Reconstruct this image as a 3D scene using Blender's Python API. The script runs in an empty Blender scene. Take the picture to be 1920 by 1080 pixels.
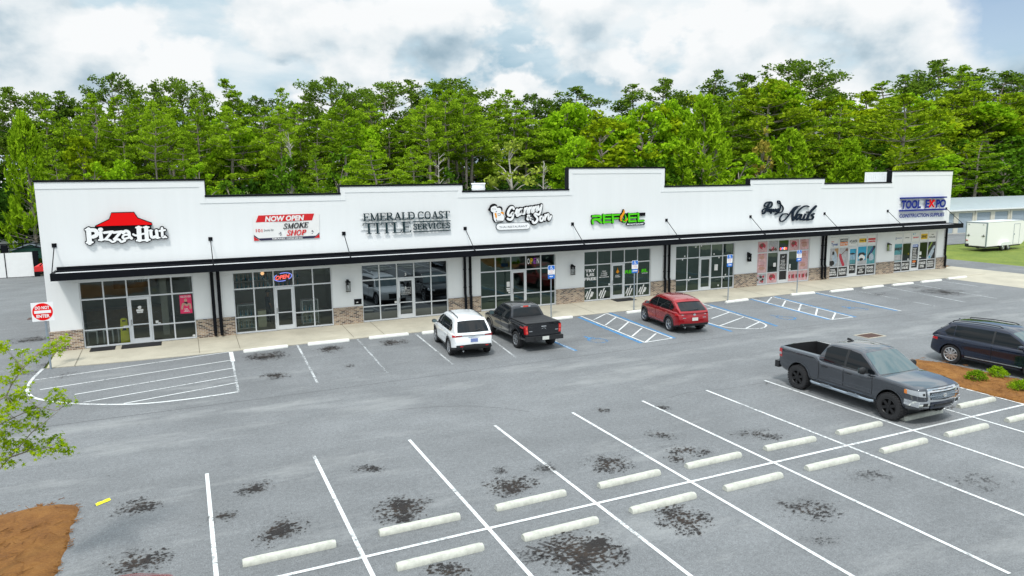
import bpy, bmesh, math, random
import numpy as np
from mathutils import Vector, Matrix
random.seed(7); rng = np.random.default_rng(7)
SC = bpy.context.scene; COL = SC.collection; R = math.radians

# ------------------------------------------------------------------ camera, sky, sun, exposure
cam_data = bpy.data.cameras.new('camera'); cam = bpy.data.objects.new('camera', cam_data); COL.objects.link(cam); SC.camera = cam
cam_data.sensor_width = 36; cam_data.lens = 1333.638/1920*36; cam_data.clip_end = 3000; cam_data.clip_start = .2
def cam_axes(y, p, r):
    cy, sy, cp, sp, cr, sr = math.cos(y), math.sin(y), math.cos(p), math.sin(p), math.cos(r), math.sin(r)
    F = Vector((-sy*cp, cy*cp, sp)); rt = Vector((cy, sy, 0)); up = rt.cross(F)
    return cr*rt+sr*up, -sr*rt+cr*up, F
_r, _u, _f = cam_axes(R(-24.69206), R(-8.65647), R(-.64981))
cam.matrix_world = Matrix(((_r.x, _u.x, -_f.x, 4.4772), (_r.y, _u.y, -_f.y, -36.8385), (_r.z, _u.z, -_f.z, 7.5256), (0, 0, 0, 1)))
SUN_EL, SUN_AZ = R(60), R(215)          # azimuth clockwise from +Y: behind and to the left of the camera
sun_data = bpy.data.lights.new('sun', 'SUN'); sun_data.energy = 2.5; sun_data.angle = R(7); sun_data.color = (1, .96, .9)
sun = bpy.data.objects.new('sun', sun_data); COL.objects.link(sun); sun.location = (0, -60, 80)
sd = Vector((math.sin(SUN_AZ)*math.cos(SUN_EL), math.cos(SUN_AZ)*math.cos(SUN_EL), math.sin(SUN_EL)))
sun.rotation_euler = sd.to_track_quat('Z', 'Y').to_euler()
SC.view_settings.view_transform = 'Standard'; SC.view_settings.look = 'None'; SC.view_settings.exposure = 0; SC.view_settings.gamma = 1
SC.render.engine = 'CYCLES'
SC.cycles.max_bounces = 6; SC.cycles.transparent_max_bounces = 12; SC.cycles.caustics_reflective = False; SC.cycles.caustics_refractive = False
try: SC.cycles.use_denoising = True
except Exception: pass

class NT:
    """small helper round a node tree"""
    def __init__(s, tree): s.t = tree; s.n = tree.nodes; s.l = tree.links
    def new(s, kind, **kw):
        n = s.n.new(kind)
        for k, v in kw.items(): setattr(n, k, v)
        return n
    def set(s, sock, v):
        if hasattr(v, 'is_output'): s.l.new(v, sock)
        else: sock.default_value = v
    def math(s, op, a, b=0.0, clamp=False):
        n = s.new('ShaderNodeMath', operation=op, use_clamp=clamp); s.set(n.inputs[0], a); s.set(n.inputs[1], b); return n.outputs[0]
    def noise(s, vec, scale, detail=4, rough=.55, dist=0.0):
        n = s.new('ShaderNodeTexNoise'); n.inputs['Scale'].default_value = scale; n.inputs['Detail'].default_value = detail
        n.inputs['Roughness'].default_value = rough; n.inputs['Distortion'].default_value = dist
        if vec is not None: s.l.new(vec, n.inputs['Vector'])
        return n.outputs['Fac']
    def ramp(s, f, stops):
        n = s.new('ShaderNodeValToRGB'); s.set(n.inputs[0], f); e = n.color_ramp.elements
        while len(e) < len(stops): e.new(.5)
        for q, (p, c) in zip(e, stops): q.position = p; q.color = (*c, 1) if len(c) == 3 else c
        return n.outputs[0]
    def maprange(s, f, a, b, c, d):
        n = s.new('ShaderNodeMapRange'); s.set(n.inputs[0], f)
        for i, v in enumerate((a, b, c, d)): n.inputs[i+1].default_value = v
        return n.outputs[0]
    def mix(s, f, a, b, op='MIX'):
        n = s.new('ShaderNodeMix', data_type='RGBA', blend_type=op); s.set(n.inputs[0], f)
        for i, v in ((6, a), (7, b)): s.set(n.inputs[i], (*v, 1) if isinstance(v, tuple) and len(v) == 3 else v)
        return n.outputs[2]
    def mapping(s, vec, scale=(1, 1, 1), loc=(0, 0, 0), rot=(0, 0, 0)):
        n = s.new('ShaderNodeMapping'); s.l.new(vec, n.inputs[0]); n.inputs[1].default_value = loc; n.inputs[2].default_value = rot; n.inputs[3].default_value = scale
        return n.outputs[0]

W = bpy.data.worlds.new('World'); SC.world = W; W.use_nodes = True
w = NT(W.node_tree); w.n.clear()
out = w.new('ShaderNodeOutputWorld')
sky = w.new('ShaderNodeTexSky', sky_type='NISHITA', sun_disc=False, sun_elevation=SUN_EL, sun_rotation=SUN_AZ)
bg1 = w.new('ShaderNodeBackground'); w.l.new(sky.outputs[0], bg1.inputs[0]); bg1.inputs[1].default_value = .13
tc = w.new('ShaderNodeTexCoord'); d = tc.outputs['Generated']
sep = w.new('ShaderNodeSeparateXYZ'); w.l.new(d, sep.inputs[0])
# clouds: heaped white puffs with crisp tops over a pale layer, flat blue grey bases
def fbm(off, sc, det, vz, rough=.5, dist=.0): return w.noise(w.mapping(d, (1, 1, vz), off), sc, det, rough, dist)
nA = fbm((3.1, .4, .0), 6.2, 10, 1.45, .52); nB = fbm((3.1, .4, .06), 6.2, 6, 1.45, .5)
big = fbm((7.3, 2.2, 1.5), 2.7, 4, 2.3)
dens = w.math('ADD', nA, w.math('MULTIPLY', w.math('SUBTRACT', big, .5), .55))
body = w.maprange(dens, .42, .475, 0, 1)                       # where a puff stands in front of the layer
lit = w.math('ADD', w.math('MULTIPLY', w.math('SUBTRACT', nA, nB), 4.4), w.math('ADD', w.math('MULTIPLY', w.math('SUBTRACT', .58, dens), 2.2), .50))
puffc = w.ramp(lit, [(.0, (.36, .49, .58)), (.30, (.54, .66, .74)), (.60, (.81, .875, .91)), (.95, (.98, 1.0, 1.01))])
lay = fbm((1.3, 5.2, .4), 3.3, 7, 3.0, .55)
layc = w.ramp(lay, [(.34, (.40, .58, .70)), (.47, (.62, .77, .86)), (.60, (.88, .94, .97))])
ccol = w.mix(body, layc, puffc)
gain = w.maprange(sep.outputs[2], .22, 1.0, .97, 2.1)
bg2 = w.new('ShaderNodeBackground'); w.l.new(ccol, bg2.inputs[0]); w.l.new(gain, bg2.inputs[1])
# one clear patch high on the right
vm = w.new('ShaderNodeVectorMath', operation='DOT_PRODUCT'); w.l.new(d, vm.inputs[0]); vm.inputs[1].default_value = (.8565, .4565, .2415)
patch = w.math('ADD', w.maprange(vm.outputs['Value'], .988, 1.0, 0.0, 1.0), w.math('MULTIPLY', w.math('SUBTRACT', nA, .5), 1.6))
cov = w.maprange(patch, .38, .6, 1.0, .12)
mixw = w.new('ShaderNodeMixShader'); w.l.new(cov, mixw.inputs[0]); w.l.new(bg1.outputs[0], mixw.inputs[1]); w.l.new(bg2.outputs[0], mixw.inputs[2])
w.l.new(mixw.outputs[0], out.inputs[0])

# ------------------------------------------------------------------ materials
def mat(name, color=(.5, .5, .5), rough=.6, metal=0.0, var=.0, vscale=3.0, bump=0.0, bscale=40, spec=.5, coat=0.0, emit=None, estr=1.0):
    m = bpy.data.materials.new(name); m.use_nodes = True; t = NT(m.node_tree); b = t.n['Principled BSDF']
    b.inputs['Base Color'].default_value = (*color, 1); b.inputs['Roughness'].default_value = rough; b.inputs['Metallic'].default_value = metal
    b.inputs['Specular IOR Level'].default_value = spec; b.inputs['Coat Weight'].default_value = coat; b.inputs['Coat Roughness'].default_value = .03; b.inputs['Coat IOR'].default_value = 1.8 if name == 'paint_grey' else 1.5
    if emit: b.inputs['Emission Color'].default_value = (*emit, 1); b.inputs['Emission Strength'].default_value = estr
    if var or bump:
        c = t.new('ShaderNodeTexCoord').outputs['Object']
        if var:
            n = t.noise(c, vscale, 6, .6)
            k = t.maprange(n, .25, .75, 1-var, 1+var)
            vmn = t.new('ShaderNodeVectorMath', operation='SCALE'); vmn.inputs[0].default_value = color; t.l.new(k, vmn.inputs['Scale']); t.l.new(vmn.outputs[0], b.inputs['Base Color'])
        if bump:
            bn = t.new('ShaderNodeBump'); bn.inputs['Strength'].default_value = bump; bn.inputs['Distance'].default_value = .01
            t.l.new(t.noise(c, bscale, 4), bn.inputs['Height']); t.l.new(bn.outputs[0], b.inputs['Normal'])
    return m
M = {}
def defmat(key, *a, **k): M[key] = mat(key, *a, **k)
defmat('stucco', (.79, .81, .82), .85, var=.03, vscale=.6, bump=.12, bscale=90)
defmat('white_trim', (.82, .84, .85), .6, var=.02, vscale=2)
defmat('black_metal', (.005, .006, .009), .5, var=.2, vscale=4, spec=.12)
defmat('canopy_top', (.62, .64, .66), .5, var=.12, vscale=1.2)
defmat('alu', (.72, .745, .77), .35, metal=.0, var=.04, vscale=4)
defmat('galv', (.36, .42, .48), .4, metal=.6, var=.15, vscale=20)
defmat('steel', (.6, .62, .64), .25, metal=1)
defmat('chrome', (.85, .87, .9), .08, metal=1)
defmat('rubber', (.018, .018, .02), .75, var=.3, vscale=30)
defmat('trailer_white', (.93, .92, .93), .5, spec=.2); defmat('black_plastic', (.016, .017, .019), .5, var=.15, vscale=20)
defmat('dark_gap', (.006, .006, .007), .7); defmat('crack', (.055, .056, .058), .9); defmat('joint', (.17, .155, .12), .9)
defmat('rim_silver', (.55, .57, .6), .25, metal=.8)
defmat('rim_black', (.02, .02, .022), .35, metal=.3)
defmat('tint', (.006, .008, .010), .02, spec=.35)
defmat('windscreen', (.075, .12, .13), .03, spec=.9)
defmat('mat_rubber', (.012, .012, .014), .9, var=.3, vscale=30)
defmat('white_paint_sign', (.88, .89, .90), .4)
defmat('red_sign', (.80, .004, .006), .55, spec=.12)
defmat('black_sign', (.006, .006, .008), .55, spec=.12)
defmat('navy_sign', (.010, .018, .032), .55, spec=.12)
defmat('teal_sign', (.014, .035, .042), .55, spec=.12)
defmat('blue_sign', (.008, .022, .22), .55, spec=.12)
defmat('blue_light', (.12, .22, .62), .4)
defmat('green_sign', (.09, .62, .012), .55, spec=.12)
defmat('orange_sign', (.85, .33, .02), .55, spec=.12)
defmat('grey_sign', (.10, .12, .14), .5)
defmat('hc_blue', (.02, .17, .62), .4)
defmat('vinyl', (.80, .80, .79), .45, var=.03, vscale=3)
defmat('banner_navy', (.015, .012, .05), .5)
defmat('banner_red', (.62, .008, .012), .45, var=.1, vscale=5)
defmat('yellow', (.85, .80, .02), .6, var=.1, vscale=30)
defmat('neon_red', (.8, .05, .06), .4, emit=(1, .12, .10), estr=1.6)
defmat('neon_blue', (.2, .25, .8), .4, emit=(.25, .32, 1), estr=1.3)
defmat('lamp_glow', (.9, .6, .35), .4, emit=(1, .55, .25), estr=1.2)
defmat('floor_tile', (.30, .28, .24), .5, var=.15, vscale=2)
defmat('inner_wall', (.34, .33, .29), .8, var=.1, vscale=1.5)
defmat('inner_dark', (.05, .05, .052), .8, var=.2, vscale=1.5)
defmat('counter_wood', (.20, .12, .06), .6, var=.2, vscale=6)
defmat('cream', (.62, .60, .42), .6, var=.05)
defmat('skin', (.30, .17, .11), .6)
defmat('shirt', (.025, .035, .055), .8, var=.2, vscale=12)
defmat('trousers', (.02, .02, .022), .85)
defmat('hair', (.012, .010, .009), .7)
defmat('wheel_stop', (.53, .54, .48), .85, var=.24, vscale=7, bump=.3, bscale=60)
defmat('stop_walk', (.74, .75, .71), .8, var=.1, vscale=5, bump=.3, bscale=60)
defmat('roof_membrane', (.5, .5, .5), .8, var=.1)
defmat('beige_metal', (.64, .62, .54), .55, var=.05, vscale=2)
defmat('roof_blue', (.38, .44, .47), .45, var=.06, vscale=1)
defmat('door_blue', (.33, .40, .46), .5, var=.05)
defmat('pavilion_green', (.02, .10, .07), .6)
defmat('fence_white', (.86, .87, .87), .6, var=.03)
defmat('red_canvas', (.62, .02, .02), .6, var=.1)
defmat('plate_white', (.66, .68, .64), .4, var=.25, vscale=60)
defmat('plate_blue', (.18, .24, .5), .4, var=.5, vscale=50)
defmat('tail_red', (.45, .008, .012), .12, coat=1)
defmat('tail_lit', (.8, .08, .05), .15, coat=1)
defmat('lamp_clear', (.40, .43, .46), .08, coat=1)
defmat('amber', (.7, .2, .02), .15, coat=1)
defmat('drain_iron', (.10, .055, .045), .8, var=.4, vscale=20)
defmat('litter_white', (.8, .8, .78), .7)
defmat('bark', (.27, .235, .20), .9, var=.35, vscale=6, bump=.6, bscale=18)
defmat('bark_pale', (.42, .40, .36), .9, var=.25, vscale=8)
defmat('paint_white_car', (.80, .83, .85), .25, coat=1, var=.01)
def paint(key, c, metal=.6, rough=.15): defmat(key, c, rough, metal=metal, coat=1.0, spec=.4)
paint('paint_charcoal', (.018, .020, .026)); paint('paint_grey', (.045, .053, .068)); paint('paint_red', (.34, .002, .008), .5, .25); paint('paint_navy', (.003, .009, .030), .3)
# faint vertical rain streaks and panel-to-panel shifts on the stucco
t = NT(M['stucco'].node_tree); bs = t.n['Principled BSDF']; g = t.new('ShaderNodeNewGeometry').outputs['Position']
sk = t.math('MULTIPLY', t.maprange(t.noise(t.mapping(g, (2.2, 2.2, .10)), 1.0, 5, .7), .3, .72, 1.015, .975), t.maprange(t.noise(t.mapping(g, (.32, .32, .05)), 1.0, 1, .3), .3, .7, .985, 1.015))
s2 = t.new('ShaderNodeVectorMath', operation='SCALE'); s2.inputs[0].default_value = (.80, .82, .83); t.l.new(sk, s2.inputs['Scale']); t.l.new(s2.outputs[0], bs.inputs['Base Color'])
def white_paint(key, c, wear, blotch=9):
    m = bpy.data.materials.new(key); m.use_nodes = True; t = NT(m.node_tree); b = t.n['Principled BSDF']
    b.inputs['Base Color'].default_value = (*c, 1); b.inputs['Roughness'].default_value = .75
    g = t.new('ShaderNodeNewGeometry').outputs['Position']
    a = t.math('ADD', t.math('MULTIPLY', t.noise(g, blotch, 6, .7), .75), t.math('MULTIPLY', t.noise(g, .55, 3), .6))
    t.l.new(t.maprange(a, wear-.12, wear+.08, .0, .96), b.inputs['Alpha']); M[key] = m
white_paint('line_white', (.70, .725, .73), .575); white_paint('line_faded', (.58, .61, .62), .68); white_paint('line_blue', (.06, .22, .44), .57); white_paint('line_blue_worn', (.07, .25, .50), .74)

def new_mat(key):
    m = bpy.data.materials.new(key); m.use_nodes = True; M[key] = m; return NT(m.node_tree), m.node_tree.nodes['Principled BSDF']
# asphalt: weathered grey, fine aggregate, broad lighter and darker patches
t, b = new_mat('asphalt'); g = t.new('ShaderNodeNewGeometry').outputs['Position']
lo = t.maprange(t.noise(g, .16, 5, .6, .5), .3, .7, .84, 1.14); mid = t.maprange(t.noise(t.mapping(g, (.5, 1, 1)), 1.1, 6, .65), .25, .75, .88, 1.12)
fi = t.math('MULTIPLY', t.maprange(t.noise(g, 34, 3, .75), .3, .7, .62, 1.40), t.maprange(t.noise(g, 9, 4, .75), .3, .7, .80, 1.2))
vo = t.new('ShaderNodeTexVoronoi'); vo.inputs['Scale'].default_value = 26; t.l.new(g, vo.inputs['Vector'])
sp = t.maprange(vo.outputs['Distance'], .06, .13, 1.35, 1.0)
k = t.math('MULTIPLY', t.math('MULTIPLY', lo, mid), t.math('MULTIPLY', fi, sp))
sc = t.new('ShaderNodeVectorMath', operation='SCALE'); sc.inputs[0].default_value = (.170, .179, .186); t.l.new(k, sc.inputs['Scale'])
pn = t.noise(t.mapping(g, (.35, 1.2, 1), (4, 9, 0)), .5, 7, .72); gy = t.new('ShaderNodeSeparateXYZ'); t.l.new(g, gy.inputs[0])
lane = lambda y0, wd: t.maprange(t.math('ABSOLUTE', t.math('SUBTRACT', t.math('ADD', gy.outputs[1], t.math('MULTIPLY', t.noise(g, .12, 2), 2.0)), y0+1.0)), 0, wd, .10, 0)   # drive lanes worn paler by tyres
pale = t.maprange(t.math('ADD', pn, t.math('ADD', t.math('ADD', lane(-12.3, 1.1), lane(-14.6, 1.0)), lane(-28.8, 1.2))), .55, .72, 0, .62)
dk = t.maprange(t.noise(t.mapping(g, (1, .4, 1), (11, 3, 0)), .7, 6, .7), .60, .76, 0, .4)
cc = t.mix(pale, sc.outputs[0], (.30, .31, .31)); cc = t.mix(dk, cc, (.10, .106, .115)); cc = t.mix(t.math('MULTIPLY', t.maprange(t.noise(t.mapping(g, (1, 1.3, 1), (21, 5, 0)), 4.2, 4, .75), .655, .70, 0, .85), t.maprange(t.noise(g, .35, 2), .45, .6, 0, 1)), cc, (.03, .024, .02))
t.l.new(cc, b.inputs['Base Color']); b.inputs['Roughness'].default_value = .82; b.inputs['Specular IOR Level'].default_value = .35
bn = t.new('ShaderNodeBump'); bn.inputs['Strength'].default_value = .5; bn.inputs['Distance'].default_value = .006; t.l.new(t.noise(g, 55, 3, .7), bn.inputs['Height']); t.l.new(bn.outputs[0], b.inputs['Normal'])
# concrete walk
t, b = new_mat('concrete'); g = t.new('ShaderNodeNewGeometry').outputs['Position']
k = t.math('MULTIPLY', t.maprange(t.noise(g, .5, 6, .65), .3, .7, .82, 1.12), t.maprange(t.noise(g, 25, 3, .7), .3, .7, .9, 1.1))
sc = t.new('ShaderNodeVectorMath', operation='SCALE'); sc.inputs[0].default_value = (.46, .43, .345); t.l.new(k, sc.inputs['Scale'])
st = t.maprange(t.noise(t.mapping(g, (.25, 1.1, 1)), .9, 6, .7), .56, .74, 0, .55)
t.l.new(t.mix(st, sc.outputs[0], (.27, .235, .165)), b.inputs['Base Color']); b.inputs['Roughness'].default_value = .85
# brick
t, b = new_mat('brick'); oc = t.new('ShaderNodeNewGeometry').outputs['Position']
sx = t.new('ShaderNodeSeparateXYZ'); t.l.new(oc, sx.inputs[0]); cb = t.new('ShaderNodeCombineXYZ'); t.l.new(t.math('ADD', sx.outputs[0], sx.outputs[1]), cb.inputs[0]); t.l.new(sx.outputs[2], cb.inputs[1])
br = t.new('ShaderNodeTexBrick'); t.l.new(cb.outputs[0], br.inputs['Vector']); br.inputs['Scale'].default_value = 1
for nme, v in (('Brick Width', .21), ('Row Height', .072), ('Mortar Size', .009), ('Bias', 0.0), ('Mortar Smooth', .2)): br.inputs[nme].default_value = v
br.inputs['Color1'].default_value = (0, 0, 0, 1); br.inputs['Color2'].default_value = (1, 1, 1, 1); br.inputs['Mortar'].default_value = (.5, .5, .5, 1)
bc = t.ramp(br.outputs['Color'], [(0, (.04, .026, .022)), (.2, (.12, .07, .05)), (.4, (.24, .15, .10)), (.6, (.36, .25, .17)), (.8, (.48, .36, .25)), (1, (.20, .14, .10))])
t.l.new(t.mix(br.outputs['Fac'], bc, (.58, .55, .49)), b.inputs['Base Color']); b.inputs['Roughness'].default_value = .9
bn = t.new('ShaderNodeBump'); bn.inputs['Strength'].default_value = .6; bn.inputs['Distance'].default_value = .01; bn.invert = True; t.l.new(br.outputs['Fac'], bn.inputs['Height']); t.l.new(bn.outputs[0], b.inputs['Normal'])
# pine straw
t, b = new_mat('pine_straw'); g = t.new('ShaderNodeNewGeometry').outputs['Position']
wv = t.noise(t.mapping(g, (1, 3.5, 1), rot=(0, 0, .6)), 14, 5, .75, 1.5); bg = t.noise(g, 1.6, 5, .6)
f = t.math('ADD', t.math('MULTIPLY', wv, .7), t.math('MULTIPLY', bg, .4))
t.l.new(t.ramp(f, [(.3, (.06, .022, .004)), (.46, (.19, .072, .012)), (.6, (.33, .145, .028)), (.78, (.46, .25, .08))]), b.inputs['Base Color']); b.inputs['Roughness'].default_value = .9
bn = t.new('ShaderNodeBump'); bn.inputs['Strength'].default_value = 1; bn.inputs['Distance'].default_value = .04; t.l.new(wv, bn.inputs['Height']); t.l.new(bn.outputs[0], b.inputs['Normal'])
# grass
t, b = new_mat('grass'); g = t.new('ShaderNodeNewGeometry').outputs['Position']
f = t.math('ADD', t.math('MULTIPLY', t.noise(g, .35, 6, .65), .6), t.math('MULTIPLY', t.noise(g, 7, 4, .7), .45))
t.l.new(t.ramp(f, [(.36, (.07, .11, .014)), (.5, (.125, .18, .018)), (.62, (.19, .235, .03)), (.75, (.26, .26, .07))]), b.inputs['Base Color']); b.inputs['Roughness'].default_value = .9
bn = t.new('ShaderNodeBump'); bn.inputs['Strength'].default_value = .8; bn.inputs['Distance'].default_value = .05; t.l.new(t.noise(g, 9, 4), bn.inputs['Height']); t.l.new(bn.outputs[0], b.inputs['Normal'])
# woodland floor
defmat('wood_floor', (.05, .045, .025), .95, var=.4, vscale=.5)
# foliage
def leaf(key, c1, c2, trans=.3):
    m = bpy.data.materials.new(key); m.use_nodes = True; t = NT(m.node_tree); t.n.remove(t.n['Principled BSDF'])
    geo = t.new('ShaderNodeNewGeometry'); oi = t.new('ShaderNodeObjectInfo')
    f = t.math('ADD', t.math('MULTIPLY', geo.outputs['Random Per Island'], .55), t.math('MULTIPLY', t.noise(geo.outputs['Position'], .55, 3), .75))
    f = t.math('ADD', f, t.math('MULTIPLY', t.math('SUBTRACT', oi.outputs['Random'], .5), .35))
    c = t.ramp(f, [(.25, c1), (.85, c2)])
    d1 = t.new('ShaderNodeBsdfDiffuse'); t.l.new(c, d1.inputs[0]); d2 = t.new('ShaderNodeBsdfTranslucent'); t.l.new(c, d2.inputs[0])
    mx = t.new('ShaderNodeMixShader'); mx.inputs[0].default_value = trans; t.l.new(d1.outputs[0], mx.inputs[1]); t.l.new(d2.outputs[0], mx.inputs[2])
    t.l.new(mx.outputs[0], t.n['Material Output'].inputs[0]); M[key] = m
leaf('needles', (.085, .18, .010), (.33, .50, .025), .4); leaf('needles_dark', (.036, .085, .012), (.18, .29, .028), .35); leaf('needles_bright', (.085, .19, .008), (.33, .52, .02), .38)
leaf('needles_yellow', (.085, .165, .006), (.33, .45, .02)); leaf('leaves_bright', (.10, .22, .006), (.35, .58, .02), .42); leaf('leaves_yellow', (.12, .20, .005), (.40, .52, .015), .35)
leaf('leaves_dark', (.03, .085, .006), (.13, .27, .016)); leaf('leaves_pale', (.12, .20, .02), (.42, .50, .07)); leaf('leaves_rust', (.06, .12, .012), (.40, .33, .06)); leaf('wood_painted_shade', (.010, .034, .006), (.045, .11, .012)); leaf('leaves_near', (.16, .28, .006), (.42, .55, .012), .45)  # greens of the wood mass darkened to paint in shade between trees
# shop glass
def glass(key, tint, base, wob, refl):
    m = bpy.data.materials.new(key); m.use_nodes = True; t = NT(m.node_tree); t.n.remove(t.n['Principled BSDF'])
    fr = t.new('ShaderNodeFresnel'); fr.inputs[0].default_value = 1.5
    f = t.math('ADD', t.math('MULTIPLY', fr.outputs[0], 1.1), base, True)
    tr = t.new('ShaderNodeBsdfTransparent'); tr.inputs[0].default_value = (*tint, 1); gl = t.new('ShaderNodeBsdfGlossy'); gl.inputs['Roughness'].default_value = .01; gl.inputs[0].default_value = (*refl, 1)
    g = t.new('ShaderNodeNewGeometry').outputs['Position']; bn = t.new('ShaderNodeBump'); bn.inputs['Strength'].default_value = wob; bn.inputs['Distance'].default_value = .02
    t.l.new(t.noise(g, .9, 2), bn.inputs['Height']); t.l.new(bn.outputs[0], gl.inputs['Normal'])
    mx = t.new('ShaderNodeMixShader'); t.l.new(f, mx.inputs[0]); t.l.new(tr.outputs[0], mx.inputs[1]); t.l.new(gl.outputs[0], mx.inputs[2])
    t.l.new(mx.outputs[0], t.n['Material Output'].inputs[0]); M[key] = m
glass('glass', (.85, .90, .86), .035, .25, (.62, .72, .70)); glass('glass_film', (.04, .05, .06), .14, .1, (.72, .82, .88)); glass('glass_green', (.22, .32, .27), .07, .35, (.60, .80, .70))
glass('clear_glass', (.95, .96, .96), .0, 0, (.5, .5, .5)); glass('case_glass', (.8, .85, .84), .03, 0, (.8, .85, .85))

# ------------------------------------------------------------------ mesh helpers
def P2(x, y, z): return Vector((x, y, z))
class MB:
    def __init__(s): s.v = []; s.f = []; s.m = []
    def add(s, verts, faces, mi=0):
        o = len(s.v); s.v += [tuple(q) for q in verts]; s.f += [tuple(i+o for i in fc) for fc in faces]; s.m += [mi]*len(faces); return s
    def box(s, x0, x1, y0, y1, z0, z1, mi=0):
        v = [(x, y, z) for z in (z0, z1) for y in (y0, y1) for x in (x0, x1)]
        return s.add(v, [(0, 2, 3, 1), (4, 5, 7, 6), (0, 1, 5, 4), (2, 6, 7, 3), (0, 4, 6, 2), (1, 3, 7, 5)], mi)
    def prism(s, pts, a, b, axis='y', mi=0):
        """closed 2-D outline extruded between a and b along an axis"""
        n = len(pts); area = sum(pts[i][0]*pts[(i+1) % n][1]-pts[(i+1) % n][0]*pts[i][1] for i in range(n))
        if area < 0: pts = pts[::-1]
        f3 = {'y': lambda p, t: (p[0], t, p[1]), 'x': lambda p, t: (t, p[0], p[1]), 'z': lambda p, t: (p[0], p[1], t)}[axis]
        v = [f3(p, a) for p in pts]+[f3(p, b) for p in pts]
        fr = tuple(range(n)); bk = tuple(range(2*n-1, n-1, -1))
        sides = [((i+1) % n, i, i+n, (i+1) % n+n) for i in range(n)]
        fs = [fr, bk]+sides
        if axis in 'xz': fs = [tuple(reversed(q)) for q in fs]
        return s.add(v, fs, mi)
    def stroke(s, pts, wd, a, b, mi=0, smooth=True, cap=True):
        """ribbon of width wd along a polyline in XZ, thick from y=a (front) to y=b"""
        p = [Vector(q) for q in pts]
        if smooth and len(p) > 2:
            q = []
            for i in range(len(p)-1):
                p0, p1, p2, p3 = p[max(i-1, 0)], p[i], p[i+1], p[min(i+2, len(p)-1)]
                for k in range(5):
                    u = k/5; q.append(.5*((2*p1)+(p2-p0)*u+(2*p0-5*p1+4*p2-p3)*u*u+(3*p1-p0-3*p2+p3)*u**3))
            p = q+[p[-1]]
        L, Rr = [], []
        for i, c in enumerate(p):
            dv = (p[min(i+1, len(p)-1)]-p[max(i-1, 0)]); dv = dv.normalized() if dv.length > 1e-6 else Vector((1, 0)); nv = Vector((-dv.y, dv.x))*wd/2
            L.append(c+nv); Rr.append(c-nv)
        if cap:
            d0 = (p[0]-p[1]).normalized()*wd*.5; d1 = (p[-1]-p[-2]).normalized()*wd*.5
            n0 = Vector((-d0.y, d0.x)); n1 = Vector((-d1.y, d1.x))
            c0 = [p[0]+d0*.7+n0*.7, p[0]+d0, p[0]+d0*.7-n0*.7]; c1 = [p[-1]+d1*.7+n1*.7, p[-1]+d1, p[-1]+d1*.7-n1*.7]
        n = len(p); v = []; f = []
        for y in (a, b): v += [(q.x, y, q.y) for q in L]+[(q.x, y, q.y) for q in Rr]
        for i in range(n-1):
            f += [(i, i+n, i+n+1, i+1), (2*n+i, 2*n+i+1, 3*n+i+1, 3*n+i), (i, i+1, 2*n+i+1, 2*n+i), (n+i, 3*n+i, 3*n+i+1, n+i+1)]
        f += [(0, 2*n, 3*n, n), (n-1, 2*n-1, 4*n-1, 3*n-1)]
        s.add(v, f, mi)
        if cap:
            e = .0004
            for c, A, B in ((c0, L[0], Rr[0]), (c1, Rr[-1], L[-1])):
                pl = [tuple(A)]+[tuple(q) for q in (c if c is c0 else c)]+[tuple(B)]
                pl = sorted(pl, key=lambda q: math.atan2(q[1]-sum(z[1] for z in pl)/5, q[0]-sum(z[0] for z in pl)/5))
                s.prism(pl, a+e, b, 'y', mi)
        return s
    def tube(s, pts, rad, n=8, mi=0, cap=True):
        pts = [Vector(p) for p in pts]; rr = rad if isinstance(rad, (list, tuple)) else [rad]*len(pts); v = []; up = Vector((.13, .21, .97))
        for i, p in enumerate(pts):
            dv = (pts[min(i+1, len(pts)-1)]-pts[max(i-1, 0)]).normalized(); a = dv.cross(up)
            a = a.normalized() if a.length > 1e-4 else Vector((1, 0, 0)); c = dv.cross(a)
            v += [p+(a*math.cos(q)+c*math.sin(q))*rr[i] for q in (2*math.pi*k/n for k in range(n))]
        f = [(i*n+k, i*n+(k+1) % n, (i+1)*n+(k+1) % n, (i+1)*n+k) for i in range(len(pts)-1) for k in range(n)]
        if cap: f += [tuple(range(n-1, -1, -1)), tuple((len(pts)-1)*n+k for k in range(n))]
        return s.add(v, f, mi)
    def lathe(s, prof, c, axis='x', n=24, mi=0):
        """prof: [(radius, along)]"""
        v = []; c = Vector(c)
        for r_, h in prof:
            for k in range(n):
                q = 2*math.pi*k/n; a, b_ = r_*math.cos(q), r_*math.sin(q)
                v.append(c+(Vector((h, a, b_)) if axis == 'x' else Vector((a, b_, h)) if axis == 'z' else Vector((b_, h, a))))
        f = [(i*n+k, i*n+(k+1) % n, (i+1)*n+(k+1) % n, (i+1)*n+k) for i in range(len(prof)-1) for k in range(n)]
        return s.add(v, f, mi)
    def slab(s, grid, off, t_out=.006, t_in=-.012, mi=0):
        """closed thin piece following a grid of points, pushed along off (vector or function of the point)"""
        nu, nv = len(grid), len(grid[0]); fo = off if callable(off) else (lambda p: off)
        A = [[p+fo(p)*t_out for p in r_] for r_ in grid]; B = [[p+fo(p)*t_in for p in r_] for r_ in grid]
        v = [p for r_ in A for p in r_]+[p for r_ in B for p in r_]; N = nu*nv; ix = lambda i, j: i*nv+j; f = []
        for i in range(nu-1):
            for j in range(nv-1):
                a, b_, c, d_ = ix(i, j), ix(i+1, j), ix(i+1, j+1), ix(i, j+1); f += [(a, b_, c, d_), (a+N, d_+N, c+N, b_+N)]
        for i in range(nu-1):
            for j in (0, nv-1): f.append((ix(i, j), ix(i+1, j), ix(i+1, j)+N, ix(i, j)+N))
        for j in range(nv-1):
            for i in (0, nu-1): f.append((ix(i, j), ix(i, j+1), ix(i, j+1)+N, ix(i, j)+N))
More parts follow.
